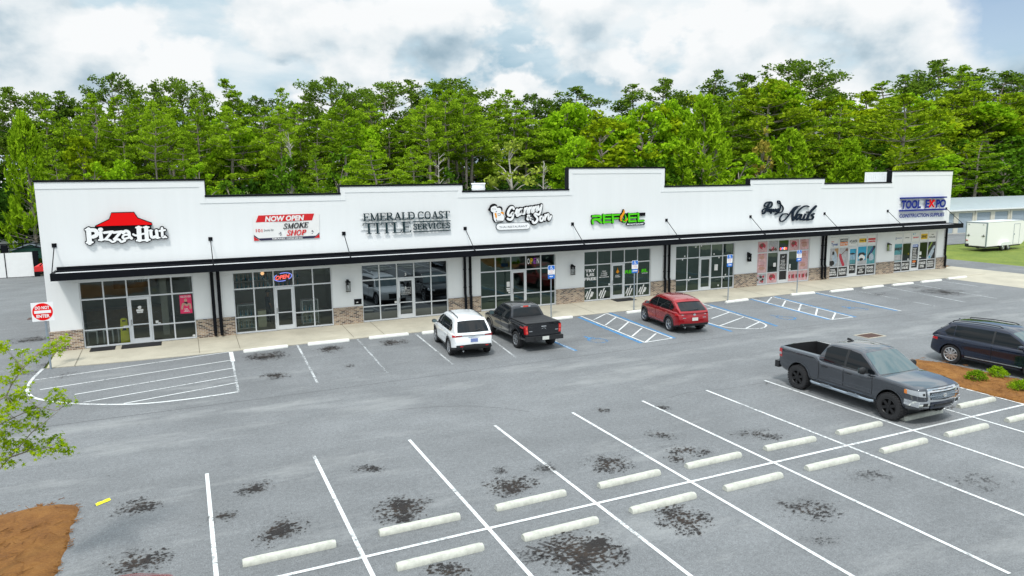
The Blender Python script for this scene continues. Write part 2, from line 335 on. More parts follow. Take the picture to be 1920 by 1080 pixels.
        return s.add(v, f, mi)
    def mesh(s, name, mats, sharp=35, fix=True):
        me = bpy.data.meshes.new(name); me.from_pydata(s.v, [], s.f)
        for m_ in (mats if isinstance(mats, (list, tuple)) else [mats]): me.materials.append(M[m_] if isinstance(m_, str) else m_)
        me.polygons.foreach_set('material_index', s.m)
        if fix:
            bm = bmesh.new(); bm.from_mesh(me); bmesh.ops.recalc_face_normals(bm, faces=bm.faces); bm.to_mesh(me); bm.free()
        if sharp is not None:
            me.polygons.foreach_set('use_smooth', [True]*len(me.polygons)); me.set_sharp_from_angle(angle=R(sharp))
        me.update(); return me
    def build(s, name, mats, parent=None, **k):
        o = bpy.data.objects.new(name, s.mesh(name, mats, **k)); COL.objects.link(o)
        if parent: o.parent = parent
        return o
def tag(o, label=None, cat=None, group=None, kind=None):
    if label: o['label'] = label
    if cat: o['category'] = cat
    if group: o['group'] = group
    if kind: o['kind'] = kind
    return o
def empty(name, loc=(0, 0, 0), rz=0, label=None, cat=None, group=None):
    o = bpy.data.objects.new(name, None); COL.objects.link(o); o.location = loc; o.rotation_euler.z = rz; o.empty_display_size = .2
    return tag(o, label, cat, group)
def copy_tree(o, parent=None):
    c = o.copy(); COL.objects.link(c); c.parent = parent
    for ch in list(o.children): copy_tree(ch, c)
    return c
_fonts = {}
def text_pts(body, bold=0.0, shear=0.0):
    cu = bpy.data.curves.new('t', 'FONT'); cu.body = body; cu.offset = bold; cu.shear = shear; cu.resolution_u = 3
    o = bpy.data.objects.new('t', cu); COL.objects.link(o); me = bpy.data.meshes.new_from_object(o.evaluated_get(bpy.context.evaluated_depsgraph_get()))
    v = [tuple(q.co[:2]) for q in me.vertices]; f = [tuple(p.vertices) for p in me.polygons]
    bpy.data.objects.remove(o); bpy.data.curves.remove(cu); bpy.data.meshes.remove(me); return v, f
def text(mb, body, p0, p1, h, y, depth=.05, mi=0, bold=0.0, shear=0.0, side=None, cap_ref=True):
    """flat lettering between baseline ends p0 and p1 (X,Z), cap height h, front face at y"""
    v, f = text_pts(body, bold, shear)
    if not v: return
    x0 = min(q[0] for q in v); x1 = max(q[0] for q in v); z1 = max(q[1] for q in v); z0 = 0.0
    if not cap_ref: z0 = min(q[1] for q in v)
    w3 = []
    for x, z in v:
        u = (x-x0)/(x1-x0); w3.append((p0[0]+(p1[0]-p0[0])*u, p0[1]+(p1[1]-p0[1])*u+h*(z-z0)/(z1-z0)))
    n = len(w3); cnt = {}
    for fc in f:
        for i in range(len(fc)):
            a, b_ = fc[i], fc[(i+1) % len(fc)]; cnt[(a, b_)] = 1
    edge = [(a, b_) for (a, b_) in cnt if (b_, a) not in cnt]
    vv = [(x, y, z) for x, z in w3]
    mb.add(vv, [fc for fc in f], mi)
    if depth > 0:
        vb = vv+[(x, y+depth, z) for x, z in w3]
        mb.add(vb, [(a, b_, b_+n, a+n) for a, b_ in edge], mi if side is None else side)
def lines_of_text(mb, lines, x0, x1, z_top, z_bot, y, mi=0, bold=.02, depth=.002, fill=.62):
    """stacked centred lines of small lettering filling a rectangle"""
    n = len(lines); ph = (z_top-z_bot)/n; mxl = max(len(q) for q in lines)
    for i, q in enumerate(lines):
        wd = (x1-x0)*min(1, .25+.75*len(q)/mxl); c = (x0+x1)/2; zb = z_top-ph*(i+1)+ph*(1-fill)/2
        text(mb, q, (c-wd/2, zb), (c+wd/2, zb), ph*fill, y, depth, mi, bold)
# serif capitals, stroke by stroke on a unit-high cell: (points, width); advance
SER = {'E': (.66, [([(.14, 0), (.14, 1)], .13), ([(.0, .975), (.56, .975)], .05), ([(.545, .99), (.56, .80)], .05), ([(.14, .52), (.43, .52)], .05), ([(.43, .62), (.43, .42)], .04), ([(0, .025), (.6, .025)], .05), ([(.57, .01), (.61, .22)], .05)]),
 'M': (.98, [([(.14, 0), (.16, 1)], .06), ([(.14, 1), (.46, .04)], .12), ([(.46, .04), (.76, 1)], .06), ([(.8, 0), (.78, 1)], .13), ([(.02, .025), (.27, .025)], .05), ([(.66, .025), (.94, .025)], .05), ([(.02, .975), (.18, .975)], .05), ([(.76, .975), (.92, .975)], .05)]),
 'R': (.76, [([(.14, 0), (.14, 1)], .13), ([(0, .975), (.36, .975)], .05), ([(.36, .975), (.52, .88), (.54, .73), (.48, .58), (.34, .51), (.14, .5)], .10), ([(.32, .5), (.66, .02)], .12), ([(0, .025), (.28, .025)], .05), ([(.56, .025), (.74, .025)], .05)]),
 'A': (.82, [([(.12, 0), (.39, 1)], .06), ([(.39, 1), (.68, 0)], .13), ([(.2, .34), (.56, .34)], .05), ([(.0, .025), (.26, .025)], .05), ([(.54, .025), (.82, .025)], .05)]),
 'L': (.62, [([(.14, 0), (.14, 1)], .13), ([(0, .975), (.28, .975)], .05), ([(0, .025), (.56, .025)], .05), ([(.54, .01), (.59, .25)], .05)]),
 'D': (.84, [([(.14, 0), (.14, 1)], .13), ([(0, .975), (.32, .975)], .05), ([(.32, .975), (.58, .86), (.68, .5), (.58, .14), (.32, .025)], .11), ([(0, .025), (.32, .025)], .05)]),
 'C': (.80, [([(.68, .76), (.56, .94), (.4, .98), (.2, .88), (.1, .5), (.2, .12), (.4, .02), (.56, .07), (.7, .24)], .09), ([(.68, .98), (.68, .72)], .05)]),
 'O': (.88, [([(.4, .98), (.2, .88), (.1, .5), (.2, .12), (.4, .02), (.6, .12), (.7, .5), (.6, .88), (.4, .98)], .10)]),
 'S': (.60, [([(.46, .8), (.38, .95), (.24, .98), (.1, .88), (.1, .7), (.24, .56), (.42, .42), (.48, .24), (.38, .06), (.22, .02), (.08, .1), (.04, .24)], .09), ([(.47, .98), (.47, .74)], .05), ([(.03, .02), (.03, .28)], .05)]),
 'T': (.76, [([(.37, 0), (.37, 1)], .13), ([(.02, .975), (.72, .975)], .05), ([(.02, .99), (.0, .76)], .05), ([(.72, .99), (.74, .76)], .05), ([(.22, .025), (.52, .025)], .05)]),
 'I': (.40, [([(.17, 0), (.17, 1)], .13), ([(.02, .975), (.32, .975)], .05), ([(.02, .025), (.32, .025)], .05)]),
 'V': (.78, [([(.13, 1), (.4, 0)], .13), ([(.4, 0), (.66, 1)], .06), ([(.0, .975), (.28, .975)], .05), ([(.54, .975), (.78, .975)], .05)]),
 'K': (.80, [([(.14, 0), (.14, 1)], .15), ([(.18, .45), (.62, .98)], .06), ([(.32, .58), (.68, .02)], .15), ([(0, .025), (.28, .025)], .05), ([(0, .975), (.28, .975)], .05), ([(.5, .975), (.76, .975)], .05), ([(.56, .025), (.78, .025)], .05)]),
 'H': (.86, [([(.14, 0), (.14, 1)], .15), ([(.68, 0), (.68, 1)], .15), ([(.14, .5), (.68, .5)], .06), ([(0, .975), (.28, .975)], .05), ([(0, .025), (.28, .025)], .05), ([(.54, .975), (.82, .975)], .05), ([(.54, .025), (.82, .025)], .05)]),
 'P': (.70, [([(.14, 0), (.14, 1)], .15), ([(0, .975), (.36, .975)], .05), ([(.36, .975), (.54, .88), (.56, .7), (.5, .55), (.34, .47), (.14, .46)], .11), ([(0, .025), (.3, .025)], .05)]), ' ': (.34, [])}
def serif(mb, body, p0, p1, h, y, depth, mi=0, shear=0.0, fat=1.0):
    adv = sum(SER[c][0] for c in body); sx = 1/adv; x = 0; kz = 0
    cell = math.hypot(p1[0]-p0[0], p1[1]-p0[1])/adv
    for c in body:
        a, sts = SER[c]
        for pts, wd in sts:
            q = []
            for px, pz in pts:
                u = (x+px+shear*pz)*sx; q.append((p0[0]+(p1[0]-p0[0])*u, p0[1]+(p1[1]-p0[1])*u+h*pz))
            kz += 1; mb.stroke(q, wd*min(cell, h*1.2)*fat, y-.0007*(kz % 40), y+depth, mi, len(pts) > 2, False)
        x += a
# ------------------------------------------------------------------ measured data (metres: X along the shop front, Z up)
PIZZA=[('p','r',0.0,[(0.92,5.68),(1.48,5.96),(1.52,6.05),(1.58,6.24),(2.47,6.24),(2.6,5.98),(3.15,5.73),(3.17,5.67)]),('p','k',0.0,[(0.91,5.65),(3.12,5.62),(3.05,5.22),(2.3,5.08),(1.29,5.12),(0.9,5.5)]),('s','w',0.191,[(0.63,5.55),(0.62,4.95)]),('s','w',0.162,[(0.64,5.51),(0.84,5.51),(0.93,5.42),(0.91,5.28),(0.77,5.21)]),('s','w',0.084,[(0.51,4.97),(0.74,4.97)]),('s','w',0.064,[(0.51,5.54),(0.66,5.54)]),('s','w',0.157,[(1.07,5.53),(1.12,5.53)]),('s','w',0.15,[(1.08,5.39),(1.09,5.07)]),('s','w',0.077,[(0.99,5.06),(1.18,5.07)]),('s','w',0.067,[(1.01,5.4),(1.15,5.41)]),('s','w',0.113,[(1.23,5.38),(1.56,5.41)]),('s','w',0.104,[(1.51,5.38),(1.26,5.08)]),('s','w',0.088,[(1.23,5.08),(1.41,5.04),(1.52,4.95),(1.64,5.0)]),('s','w',0.112,[(1.59,5.37),(1.93,5.4)]),('s','w',0.117,[(1.87,5.37),(1.62,5.08)]),('s','w',0.099,[(1.59,5.08),(1.79,5.04),(1.87,4.94),(2.02,4.99)]),('s','w',0.126,[(1.97,5.34),(2.08,5.42),(2.2,5.36),(2.22,5.17),(2.29,5.08)]),('s','w',0.092,[(2.19,5.25),(2.01,5.24),(1.94,5.14),(2.01,5.07),(2.19,5.12)]),('s','w',0.084,[(2.37,5.26),(2.49,5.2),(2.76,5.26),(2.9,5.28)]),('s','w',0.189,[(2.62,5.55),(2.61,4.98)]),('s','w',0.168,[(2.92,5.55),(2.91,4.97)]),('s','w',0.077,[(2.51,5.56),(2.73,5.56)]),('s','w',0.068,[(2.81,5.56),(3.03,5.56)]),('s','w',0.076,[(2.49,4.97),(2.73,4.97)]),('s','w',0.076,[(2.78,4.97),(3.03,4.98)]),('s','w',0.13,[(3.1,5.39),(3.1,5.17),(3.15,5.09),(3.3,5.12)]),('s','w',0.13,[(3.33,5.39),(3.35,5.06)]),('s','w',0.068,[(3.02,5.4),(3.16,5.4)]),('s','w',0.067,[(3.31,5.05),(3.45,5.06)]),('s','w',0.112,[(3.57,5.49),(3.56,5.13),(3.6,5.08),(3.66,5.1)]),('s','w',0.085,[(3.45,5.37),(3.69,5.4)]),('s','w',0.068,[(3.71,5.06),(3.73,5.06)])]
REFUEL=[('s','g',0.116,[(26.72,5.31),(27.17,5.32),(27.29,5.25),(27.18,5.13),(26.75,5.1),(26.74,4.87)]),('s','g',0.12,[(27.06,5.1),(27.32,4.92)]),('s','g',0.116,[(27.48,5.37),(27.5,4.89)]),('s','g',0.088,[(27.48,5.34),(27.98,5.34)]),('s','g',0.088,[(27.5,5.14),(27.96,5.14)]),('s','g',0.092,[(27.5,4.93),(27.98,4.93)]),('s','g',0.116,[(28.11,5.36),(28.15,4.89)]),('s','g',0.088,[(28.11,5.33),(28.59,5.35)]),('s','g',0.088,[(28.14,5.13),(28.53,5.14)]),('p','o',0.0,[(28.92,5.64),(28.99,5.54),(28.96,5.42),(28.87,5.28),(28.77,5.12),(28.74,5.02),(28.78,4.94),(28.69,4.95),(28.65,5.1),(28.66,5.23),(28.78,5.36),(28.88,5.5)]),('p','g',0.0,[(28.98,5.4),(29.05,5.29),(29.11,5.15),(29.1,5.05),(28.98,5.03),(29.03,5.13),(29.0,5.26)]),('p','g',0.0,[(28.81,5.1),(28.86,4.99),(28.98,4.92),(29.15,4.95),(29.03,4.86),(28.89,4.88),(28.8,4.98)]),('p','o',0.0,[(29.17,5.15),(29.19,5.03),(29.1,4.95),(28.93,4.95),(29.08,5.01),(29.14,5.09)]),('s','g',0.116,[(29.3,5.38),(29.31,4.9)]),('s','g',0.099,[(29.3,5.35),(29.84,5.36)]),('s','g',0.088,[(29.3,5.13),(29.81,5.14)]),('s','g',0.103,[(29.3,4.92),(29.8,4.92)]),('s','g',0.116,[(29.97,5.38),(30.0,4.9)]),('s','g',0.1,[(29.98,4.91),(30.41,4.93)]),('s','n',0.168,[(29.23,4.74),(30.43,4.75)])]
GRANNY=[('s','w',0.13,[(21.52,5.89),(21.46,5.98),(21.34,5.96),(21.22,5.81),(21.16,5.65),(21.2,5.54),(21.34,5.54),(21.47,5.68),(21.46,5.47),(21.4,5.33),(21.26,5.29),(21.14,5.35)]),('s','w',0.108,[(21.63,5.64),(21.73,5.85),(21.81,5.81)]),('s','w',0.108,[(21.74,5.82),(21.7,5.54),(21.76,5.49),(21.84,5.54)]),('s','w',0.092,[(22.06,5.86),(21.93,5.87),(21.83,5.68),(21.89,5.55),(22.02,5.65),(22.08,5.87),(22.05,5.62),(22.14,5.57)]),('s','w',0.103,[(22.23,5.9),(22.19,5.6)]),('s','w',0.103,[(22.22,5.78),(22.34,5.92),(22.41,5.89),(22.37,5.67),(22.44,5.64)]),('s','w',0.103,[(22.52,5.94),(22.49,5.65)]),('s','w',0.103,[(22.5,5.82),(22.63,5.95),(22.69,5.91),(22.65,5.69),(22.73,5.67)]),('s','w',0.103,[(22.8,5.96),(22.78,5.7)]),('s','w',0.103,[(22.79,5.84),(22.92,5.98),(22.98,5.94),(22.95,5.75),(23.01,5.74)]),('s','w',0.099,[(23.09,6.01),(23.07,5.83),(23.15,5.8),(23.25,5.93)]),('s','w',0.099,[(23.3,6.06),(23.22,5.71),(23.11,5.51),(23.03,5.55)]),('s','w',0.076,[(22.59,5.23),(22.39,5.45),(22.46,5.51),(22.51,5.46),(22.36,5.33),(22.42,5.24),(22.6,5.37)]),('s','w',0.122,[(23.05,5.52),(22.93,5.59),(22.84,5.52),(22.96,5.38),(23.02,5.24),(22.91,5.08),(22.76,5.06),(22.71,5.16)]),('s','w',0.103,[(23.33,5.41),(23.21,5.38),(23.19,5.19),(23.29,5.15),(23.39,5.28),(23.36,5.4)]),('s','w',0.103,[(23.53,5.49),(23.5,5.2)]),('s','w',0.103,[(23.52,5.33),(23.64,5.49),(23.75,5.51),(23.72,5.29),(23.78,5.2),(23.91,5.41)])]
EMBLEM=[('p','w',0.0,[(20.51,5.92),(20.49,5.85),(20.45,5.79),(20.39,5.75),(20.32,5.73),(20.24,5.74),(20.17,5.77),(20.12,5.83),(20.1,5.89),(20.1,5.96),(20.13,6.03),(20.18,6.08),(20.25,6.11),(20.32,6.11),(20.4,6.09),(20.46,6.04),(20.5,5.98)]),('p','w',0.0,[(20.8,5.84),(20.78,5.78),(20.74,5.73),(20.68,5.7),(20.61,5.7),(20.55,5.72),(20.5,5.76),(20.47,5.82),(20.47,5.88),(20.5,5.94),(20.55,5.98),(20.62,6.0),(20.69,5.99),(20.75,5.96),(20.79,5.9)]),('p','w',0.0,[(20.24,5.72),(20.57,5.76),(20.86,5.64),(20.93,5.45),(20.91,5.31),(20.83,5.21),(20.4,5.18),(20.29,5.34)]),('p','k2',0.0,[(20.05,5.96),(20.07,6.1),(20.19,6.19),(20.33,6.22),(20.46,6.17),(20.53,6.07),(20.43,6.09),(20.34,6.09),(20.23,6.06),(20.15,6.02),(20.11,5.93)]),('p','k2',0.0,[(20.12,5.89),(20.11,5.85),(20.07,5.82),(20.03,5.81),(19.99,5.83),(19.96,5.87),(19.96,5.92),(19.99,5.96),(20.03,5.98),(20.08,5.97),(20.11,5.94)]),('p','k2',0.0,[(20.54,5.98),(20.58,6.05),(20.67,6.07),(20.79,6.02),(20.84,5.91),(20.81,5.78),(20.75,5.82),(20.73,5.92),(20.65,5.97)]),('p','o',0.0,[(20.33,5.67),(20.44,5.71),(20.48,5.5),(20.45,5.38),(20.39,5.43)]),('p','o',0.0,[(20.7,5.7),(20.81,5.75),(20.92,5.68),(20.87,5.59),(20.76,5.66)]),('p','k2',0.0,[(20.43,5.4),(20.48,5.26),(20.85,5.24),(20.8,5.21),(20.43,5.22)]),('s','k2',0.02,[(20.5,5.63),(20.67,5.65),(20.69,5.57),(20.54,5.54)]),('s','k2',0.022,[(20.24,5.71),(20.27,5.38),(20.37,5.19)]),('s','k2',0.018,[(20.21,5.93),(20.28,5.92)]),('s','k2',0.018,[(20.34,5.92),(20.41,5.91)])]
NAILS=[('s','n',0.077,[(40.36,5.56),(40.23,5.57),(40.22,5.63),(40.36,5.79),(40.63,5.84),(40.85,5.81),(40.91,5.64),(40.75,5.48),(40.56,5.48)]),('s','n',0.108,[(40.72,5.81),(40.52,5.55),(40.39,5.28),(40.24,5.1),(40.09,5.08)]),('s','n',0.068,[(40.09,5.18),(40.04,5.25),(40.18,5.38),(40.47,5.46)]),('s','n',0.099,[(40.5,5.39),(40.54,5.21),(40.69,5.36),(40.7,5.18),(40.86,5.33),(40.87,5.16),(41.04,5.33),(41.08,5.17),(41.25,5.34),(41.3,5.17),(41.5,5.36),(41.51,5.16)]),('s','n',0.09,[(40.87,5.16),(40.83,5.07)]),('s','n',0.095,[(41.51,5.16),(41.39,5.05),(41.24,5.0)]),('s','n',0.063,[(41.45,5.07),(41.62,5.27),(41.67,5.54),(41.65,5.72),(41.53,5.88),(41.39,5.88),(41.44,5.75),(41.63,5.68),(41.85,5.51),(41.93,5.33),(41.82,5.15),(41.65,5.08),(41.45,5.08)]),('s','n',0.072,[(42.37,4.94),(42.31,4.99),(42.16,5.0),(41.91,4.97),(41.69,4.77),(41.66,4.59),(41.78,4.49),(41.94,4.5),(42.18,4.62),(42.44,4.86),(42.79,5.26),(43.05,5.44),(43.49,5.5)]),('s','n',0.162,[(43.18,5.43),(42.91,5.19),(42.82,4.89),(42.87,4.55)]),('s','n',0.085,[(42.93,4.52),(43.09,4.82),(43.38,5.18),(43.74,5.42),(44.08,5.49),(44.31,5.42)]),('s','n',0.108,[(43.62,4.9),(43.34,4.9),(43.17,4.67),(43.24,4.55),(43.45,4.67),(43.67,4.9),(43.55,4.57),(43.71,4.56)]),('s','n',0.121,[(44.0,4.9),(43.83,4.56),(43.99,4.54)]),('s','n',0.08,[(44.15,5.06),(44.32,5.06)]),('s','n',0.155,[(44.99,5.44),(44.49,5.05),(44.22,4.64),(44.18,4.54),(44.34,4.53)]),('s','n',0.099,[(44.86,4.92),(44.62,4.83),(44.79,4.7),(44.69,4.54),(44.4,4.54)])]
BANNER={'sheet':[(7.56,5.94),(10.75,5.96),(10.7,4.73),(7.55,4.71)],'red':[(7.83,5.94),(10.49,5.96),(10.37,5.62),(7.69,5.61)],'navy':[(7.57,5.0),(7.78,4.82),(10.52,4.84),(10.7,5.0),(10.7,4.94),(10.42,4.72),(7.87,4.71),(7.56,4.93)],'t1':[(7.56,4.92),(7.82,4.72),(7.56,4.71)],'t2':[(10.7,4.92),(10.7,4.73),(10.43,4.72)],'now':[(8.12,5.64),(9.99,5.65),(8.14,5.89)],'smoke':[(8.96,5.24),(10.15,5.28),(8.98,5.49)],'shop':[(9.1,4.9),(10.03,4.91),(9.12,5.15)],'grand':[(8.4,4.74),(9.86,4.73),(8.4,4.81)],'one':[(7.67,5.14),(7.97,5.12),(7.68,5.29)],'inn':[(8.03,5.15),(8.49,5.16),(8.03,5.27)],'tick':[[(8.74,5.01),(8.85,5.01)],[(8.8,5.09),(8.85,5.05)],[(8.81,4.92),(8.86,4.96)],[(10.32,5.08),(10.42,5.03)],[(10.35,5.12),(10.38,5.09)],[(10.33,4.96),(10.37,4.97)]]}
TITLE={'a':[(12.95,5.49),(15.77,5.5),(12.97,5.88)],'b':[(15.86,5.5),(17.69,5.49),(15.87,5.89)],'c':[(12.92,4.82),(15.52,4.82),(12.94,5.38)],'d':[(15.61,4.95),(17.72,4.96),(15.62,5.25)],'r1':[(15.62,5.37),(17.72,5.35)],'r2':[(15.61,4.83),(17.71,4.84)]}
TOOL={'tool':[(53.72,5.05),(55.95,5.05),(53.69,5.66)],'e':[(56.41,5.06),(56.9,5.06),(56.34,5.65)],'x':[(56.99,5.55),(57.49,5.06),(57.41,5.57),(56.96,5.07)],'po':[(57.66,5.04),(58.85,5.04),(57.58,5.65)],'r1':[(53.69,5.82),(58.78,5.8)],'r2':[(53.67,4.88),(58.79,4.86)],'cs':[(53.65,4.36),(58.81,4.32),(53.62,4.64)]}
PILL=[(20.63,4.91),(22.38,4.9)]
PILLT=[(20.62,4.83),(22.38,4.83),(20.62,4.94)]
BOOT=[(29.19,4.7),(30.4,4.71),(29.19,4.78)]
LINES=[('f',0.1,[(8.91,-3.01),(8.65,-10.03)]),('f',0.1,[(11.7,-3.2),(11.4,-9.83)]),('f',0.1,[(14.57,-3.22),(14.16,-9.96)]),('f',0.1,[(17.7,-4.15),(16.97,-10.02)]),('f',0.1,[(20.0,-7.29),(19.79,-10.08)]),('b',0.22,[(19.86,-7.98),(19.85,-10.11)]),('w',0.13,[(-1.24,-2.71),(-1.34,-4.44),(-1.28,-5.76),(-1.05,-6.78),(-0.6,-7.65),(0.59,-8.8),(2.45,-9.8),(4.13,-10.04),(5.85,-9.91)]),('f',0.1,[(6.0,-3.15),(5.85,-9.91)]),('w',0.2,[(6.0,-3.15),(5.97,-5.06)]),('w',0.09,[(-1.23,-4.58),(5.94,-3.12)]),('w',0.09,[(-0.81,-6.24),(6.01,-4.77)]),('w',0.09,[(0.45,-7.54),(5.96,-6.22)]),('w',0.09,[(0.83,-8.78),(5.92,-7.55)]),('w',0.09,[(2.15,-9.58),(5.87,-8.61)]),('w',0.1,[(24.12,-3.18),(23.47,-10.16)]),('b',0.22,[(23.87,-3.4),(23.28,-10.18)]),('w',0.1,[(25.81,-3.12),(25.14,-10.02)]),('b',0.2,[(26.07,-3.02),(25.25,-10.08)]),('w',0.09,[(23.47,-10.16),(25.14,-10.02)]),('w',0.1,[(24.19,-4.47),(25.72,-3.26)]),('w',0.1,[(23.98,-5.97),(25.65,-4.4)]),('w',0.1,[(23.86,-7.4),(25.5,-5.83)]),('w',0.1,[(23.69,-8.82),(25.26,-7.41)]),('w',0.1,[(23.5,-10.17),(25.08,-8.83)]),('w',0.1,[(32.71,-2.65),(32.43,-3.83),(32.0,-6.52),(31.58,-8.88),(31.32,-9.64),(31.05,-9.97),(30.5,-10.25),(29.87,-10.1),(29.25,-9.59),(29.0,-8.89),(29.02,-8.17),(29.03,-4.99)]),('b',0.2,[(32.71,-3.72),(31.89,-8.69),(31.53,-10.23)]),('b',0.2,[(28.9,-8.11),(28.63,-10.16)]),('w',0.1,[(30.42,-5.15),(32.21,-4.6)]),('w',0.1,[(29.95,-7.13),(32.0,-6.18)]),('w',0.1,[(28.96,-8.87),(31.81,-7.59)]),('w',0.1,[(29.78,-9.91),(31.63,-8.96)]),('w',0.1,[(36.39,-3.28),(35.32,-10.29)]),('b',0.2,[(36.23,-3.32),(35.21,-10.23)]),('w',0.1,[(38.04,-3.36),(36.83,-10.35)]),('b',0.2,[(38.25,-3.33),(37.02,-10.4)]),('w',0.09,[(35.32,-10.29),(36.83,-10.35)]),('w',0.1,[(36.2,-4.75),(37.9,-3.42)]),('w',0.1,[(36.0,-6.18),(37.68,-4.78)]),('w',0.1,[(35.73,-7.65),(37.51,-6.15)]),('w',0.1,[(35.52,-9.04),(37.32,-7.54)]),('w',0.1,[(35.42,-10.25),(37.06,-9.02)]),('w',0.1,[(41.77,-3.37),(40.69,-10.31)]),('b',0.2,[(41.52,-3.53),(40.5,-10.21)]),('f',0.1,[(44.61,-3.55),(43.7,-10.22)]),('f',0.1,[(47.75,-3.66),(46.45,-10.19)]),('f',0.1,[(50.47,-3.9),(49.33,-10.27)]),('f',0.1,[(53.44,-4.05),(53.18,-6.68)]),('w',0.105,[(4.56,-17.39),(4.56,-29.37)]),('w',0.105,[(7.3,-17.39),(7.3,-29.37)]),('w',0.105,[(10.04,-17.39),(10.04,-29.37)]),('w',0.105,[(12.78,-17.39),(12.78,-29.37)]),('w',0.105,[(15.53,-17.39),(15.53,-29.37)]),('w',0.105,[(18.27,-17.39),(18.27,-29.37)]),('w',0.105,[(21.01,-17.39),(21.01,-29.37)]),('w',0.105,[(23.76,-17.39),(23.76,-29.37)]),('w',0.105,[(26.5,-17.39),(26.5,-29.37)]),('w',0.105,[(29.24,-17.39),(29.24,-29.37)]),('w',0.105,[(-0.93,-23.37),(32.53,-23.37)]),('d',0.12,[(-3.66,2.32),(-2.27,1.72)])]
ISA=[(21.72,-8.53),(33.52,-8.59),(39.03,-8.58)]
STAINS=[(7.37,-4.74,1.07,1.19,1),(10.14,-4.73,0.85,0.94,1),(13.08,-4.69,0.81,0.89,1),(7.3,-8.26,0.85,0.72,0.8),(10.26,-8.14,0.44,0.44,0.6),(14.38,-2.69,0.54,0.64,0.6),(3.03,-18.76,0.7,0.67,0.8),(3.12,-21.56,0.76,0.7,1),(4.83,-20.18,0.5,0.44,0.7),(5.64,-18.9,0.6,0.57,0.8),(5.91,-21.45,0.64,0.84,1),(8.44,-18.99,0.64,0.35,0.7),(8.61,-21.64,0.8,0.91,1.1),(8.66,-24.62,0.62,0.37,1),(11.41,-21.63,0.86,0.75,1.1),(11.36,-25.11,1.03,0.99,1.3),(10.43,-24.77,0.66,0.78,0.35),(14.29,-21.49,0.78,0.77,1),(14.08,-24.9,0.77,0.85,1.1),(16.96,-20.35,0.72,0.53,0.6),(16.79,-21.68,0.89,0.55,0.8),(16.17,-22.01,0.43,0.44,0.8),(18.4,-18.29,0.44,0.34,0.6),(16.52,-17.65,0.35,0.33,0.7),(19.41,-21.58,1.09,0.63,0.6),(16.97,-25.74,1.08,0.81,0.6),(16.16,-26.84,0.67,0.59,0.4),(19.9,-25.14,1.07,0.7,0.35),(22.02,-26.61,1.16,0.89,0.3),(28.14,-19.72,0.76,0.91,0.5),(26.74,-22.31,0.6,0.55,0.6),(-0.28,-4.39,0.87,0.83,0.4),(-1.52,-3.31,0.55,0.77,0.4),(-1.25,-2.04,0.47,0.63,0.5),(48.91,-7.21,1.99,1.91,0.7),(44.65,-5.86,1.32,1.13,0.4),(49.1,-5.22,1.04,1.03,0.4),(-2.7,4.2,1.22,1.0,0.8),(3.75,0.44,1.31,0.77,0.3),(23.55,-17.77,0.59,0.57,0.3),(12.67,-21.08,0.56,0.54,0.5),(36.72,-3.41,0.66,0.81,0.3),(11.53,-20.71,0.41,0.41,0.6)]
STOPS_FRONT=[((6.53,-3.42),(8.46,-3.27)),((9.38,-3.26),(11.3,-3.25)),((12.26,-3.36),(14.22,-3.31)),((14.94,-3.55),(16.5,-3.52)),((21.18,-3.21),(23.67,-3.17)),((26.7,-3.72),(29.04,-3.66)),((33.94,-3.67),(35.79,-3.58)),((39.51,-3.52),(41.44,-3.6)),((42.62,-3.74),(44.86,-3.68)),((45.51,-3.77),(47.78,-3.65)),((48.52,-3.78),(50.59,-3.78)),((51.56,-3.72),(53.74,-3.72)),((54.61,-3.57),(56.85,-3.52))]
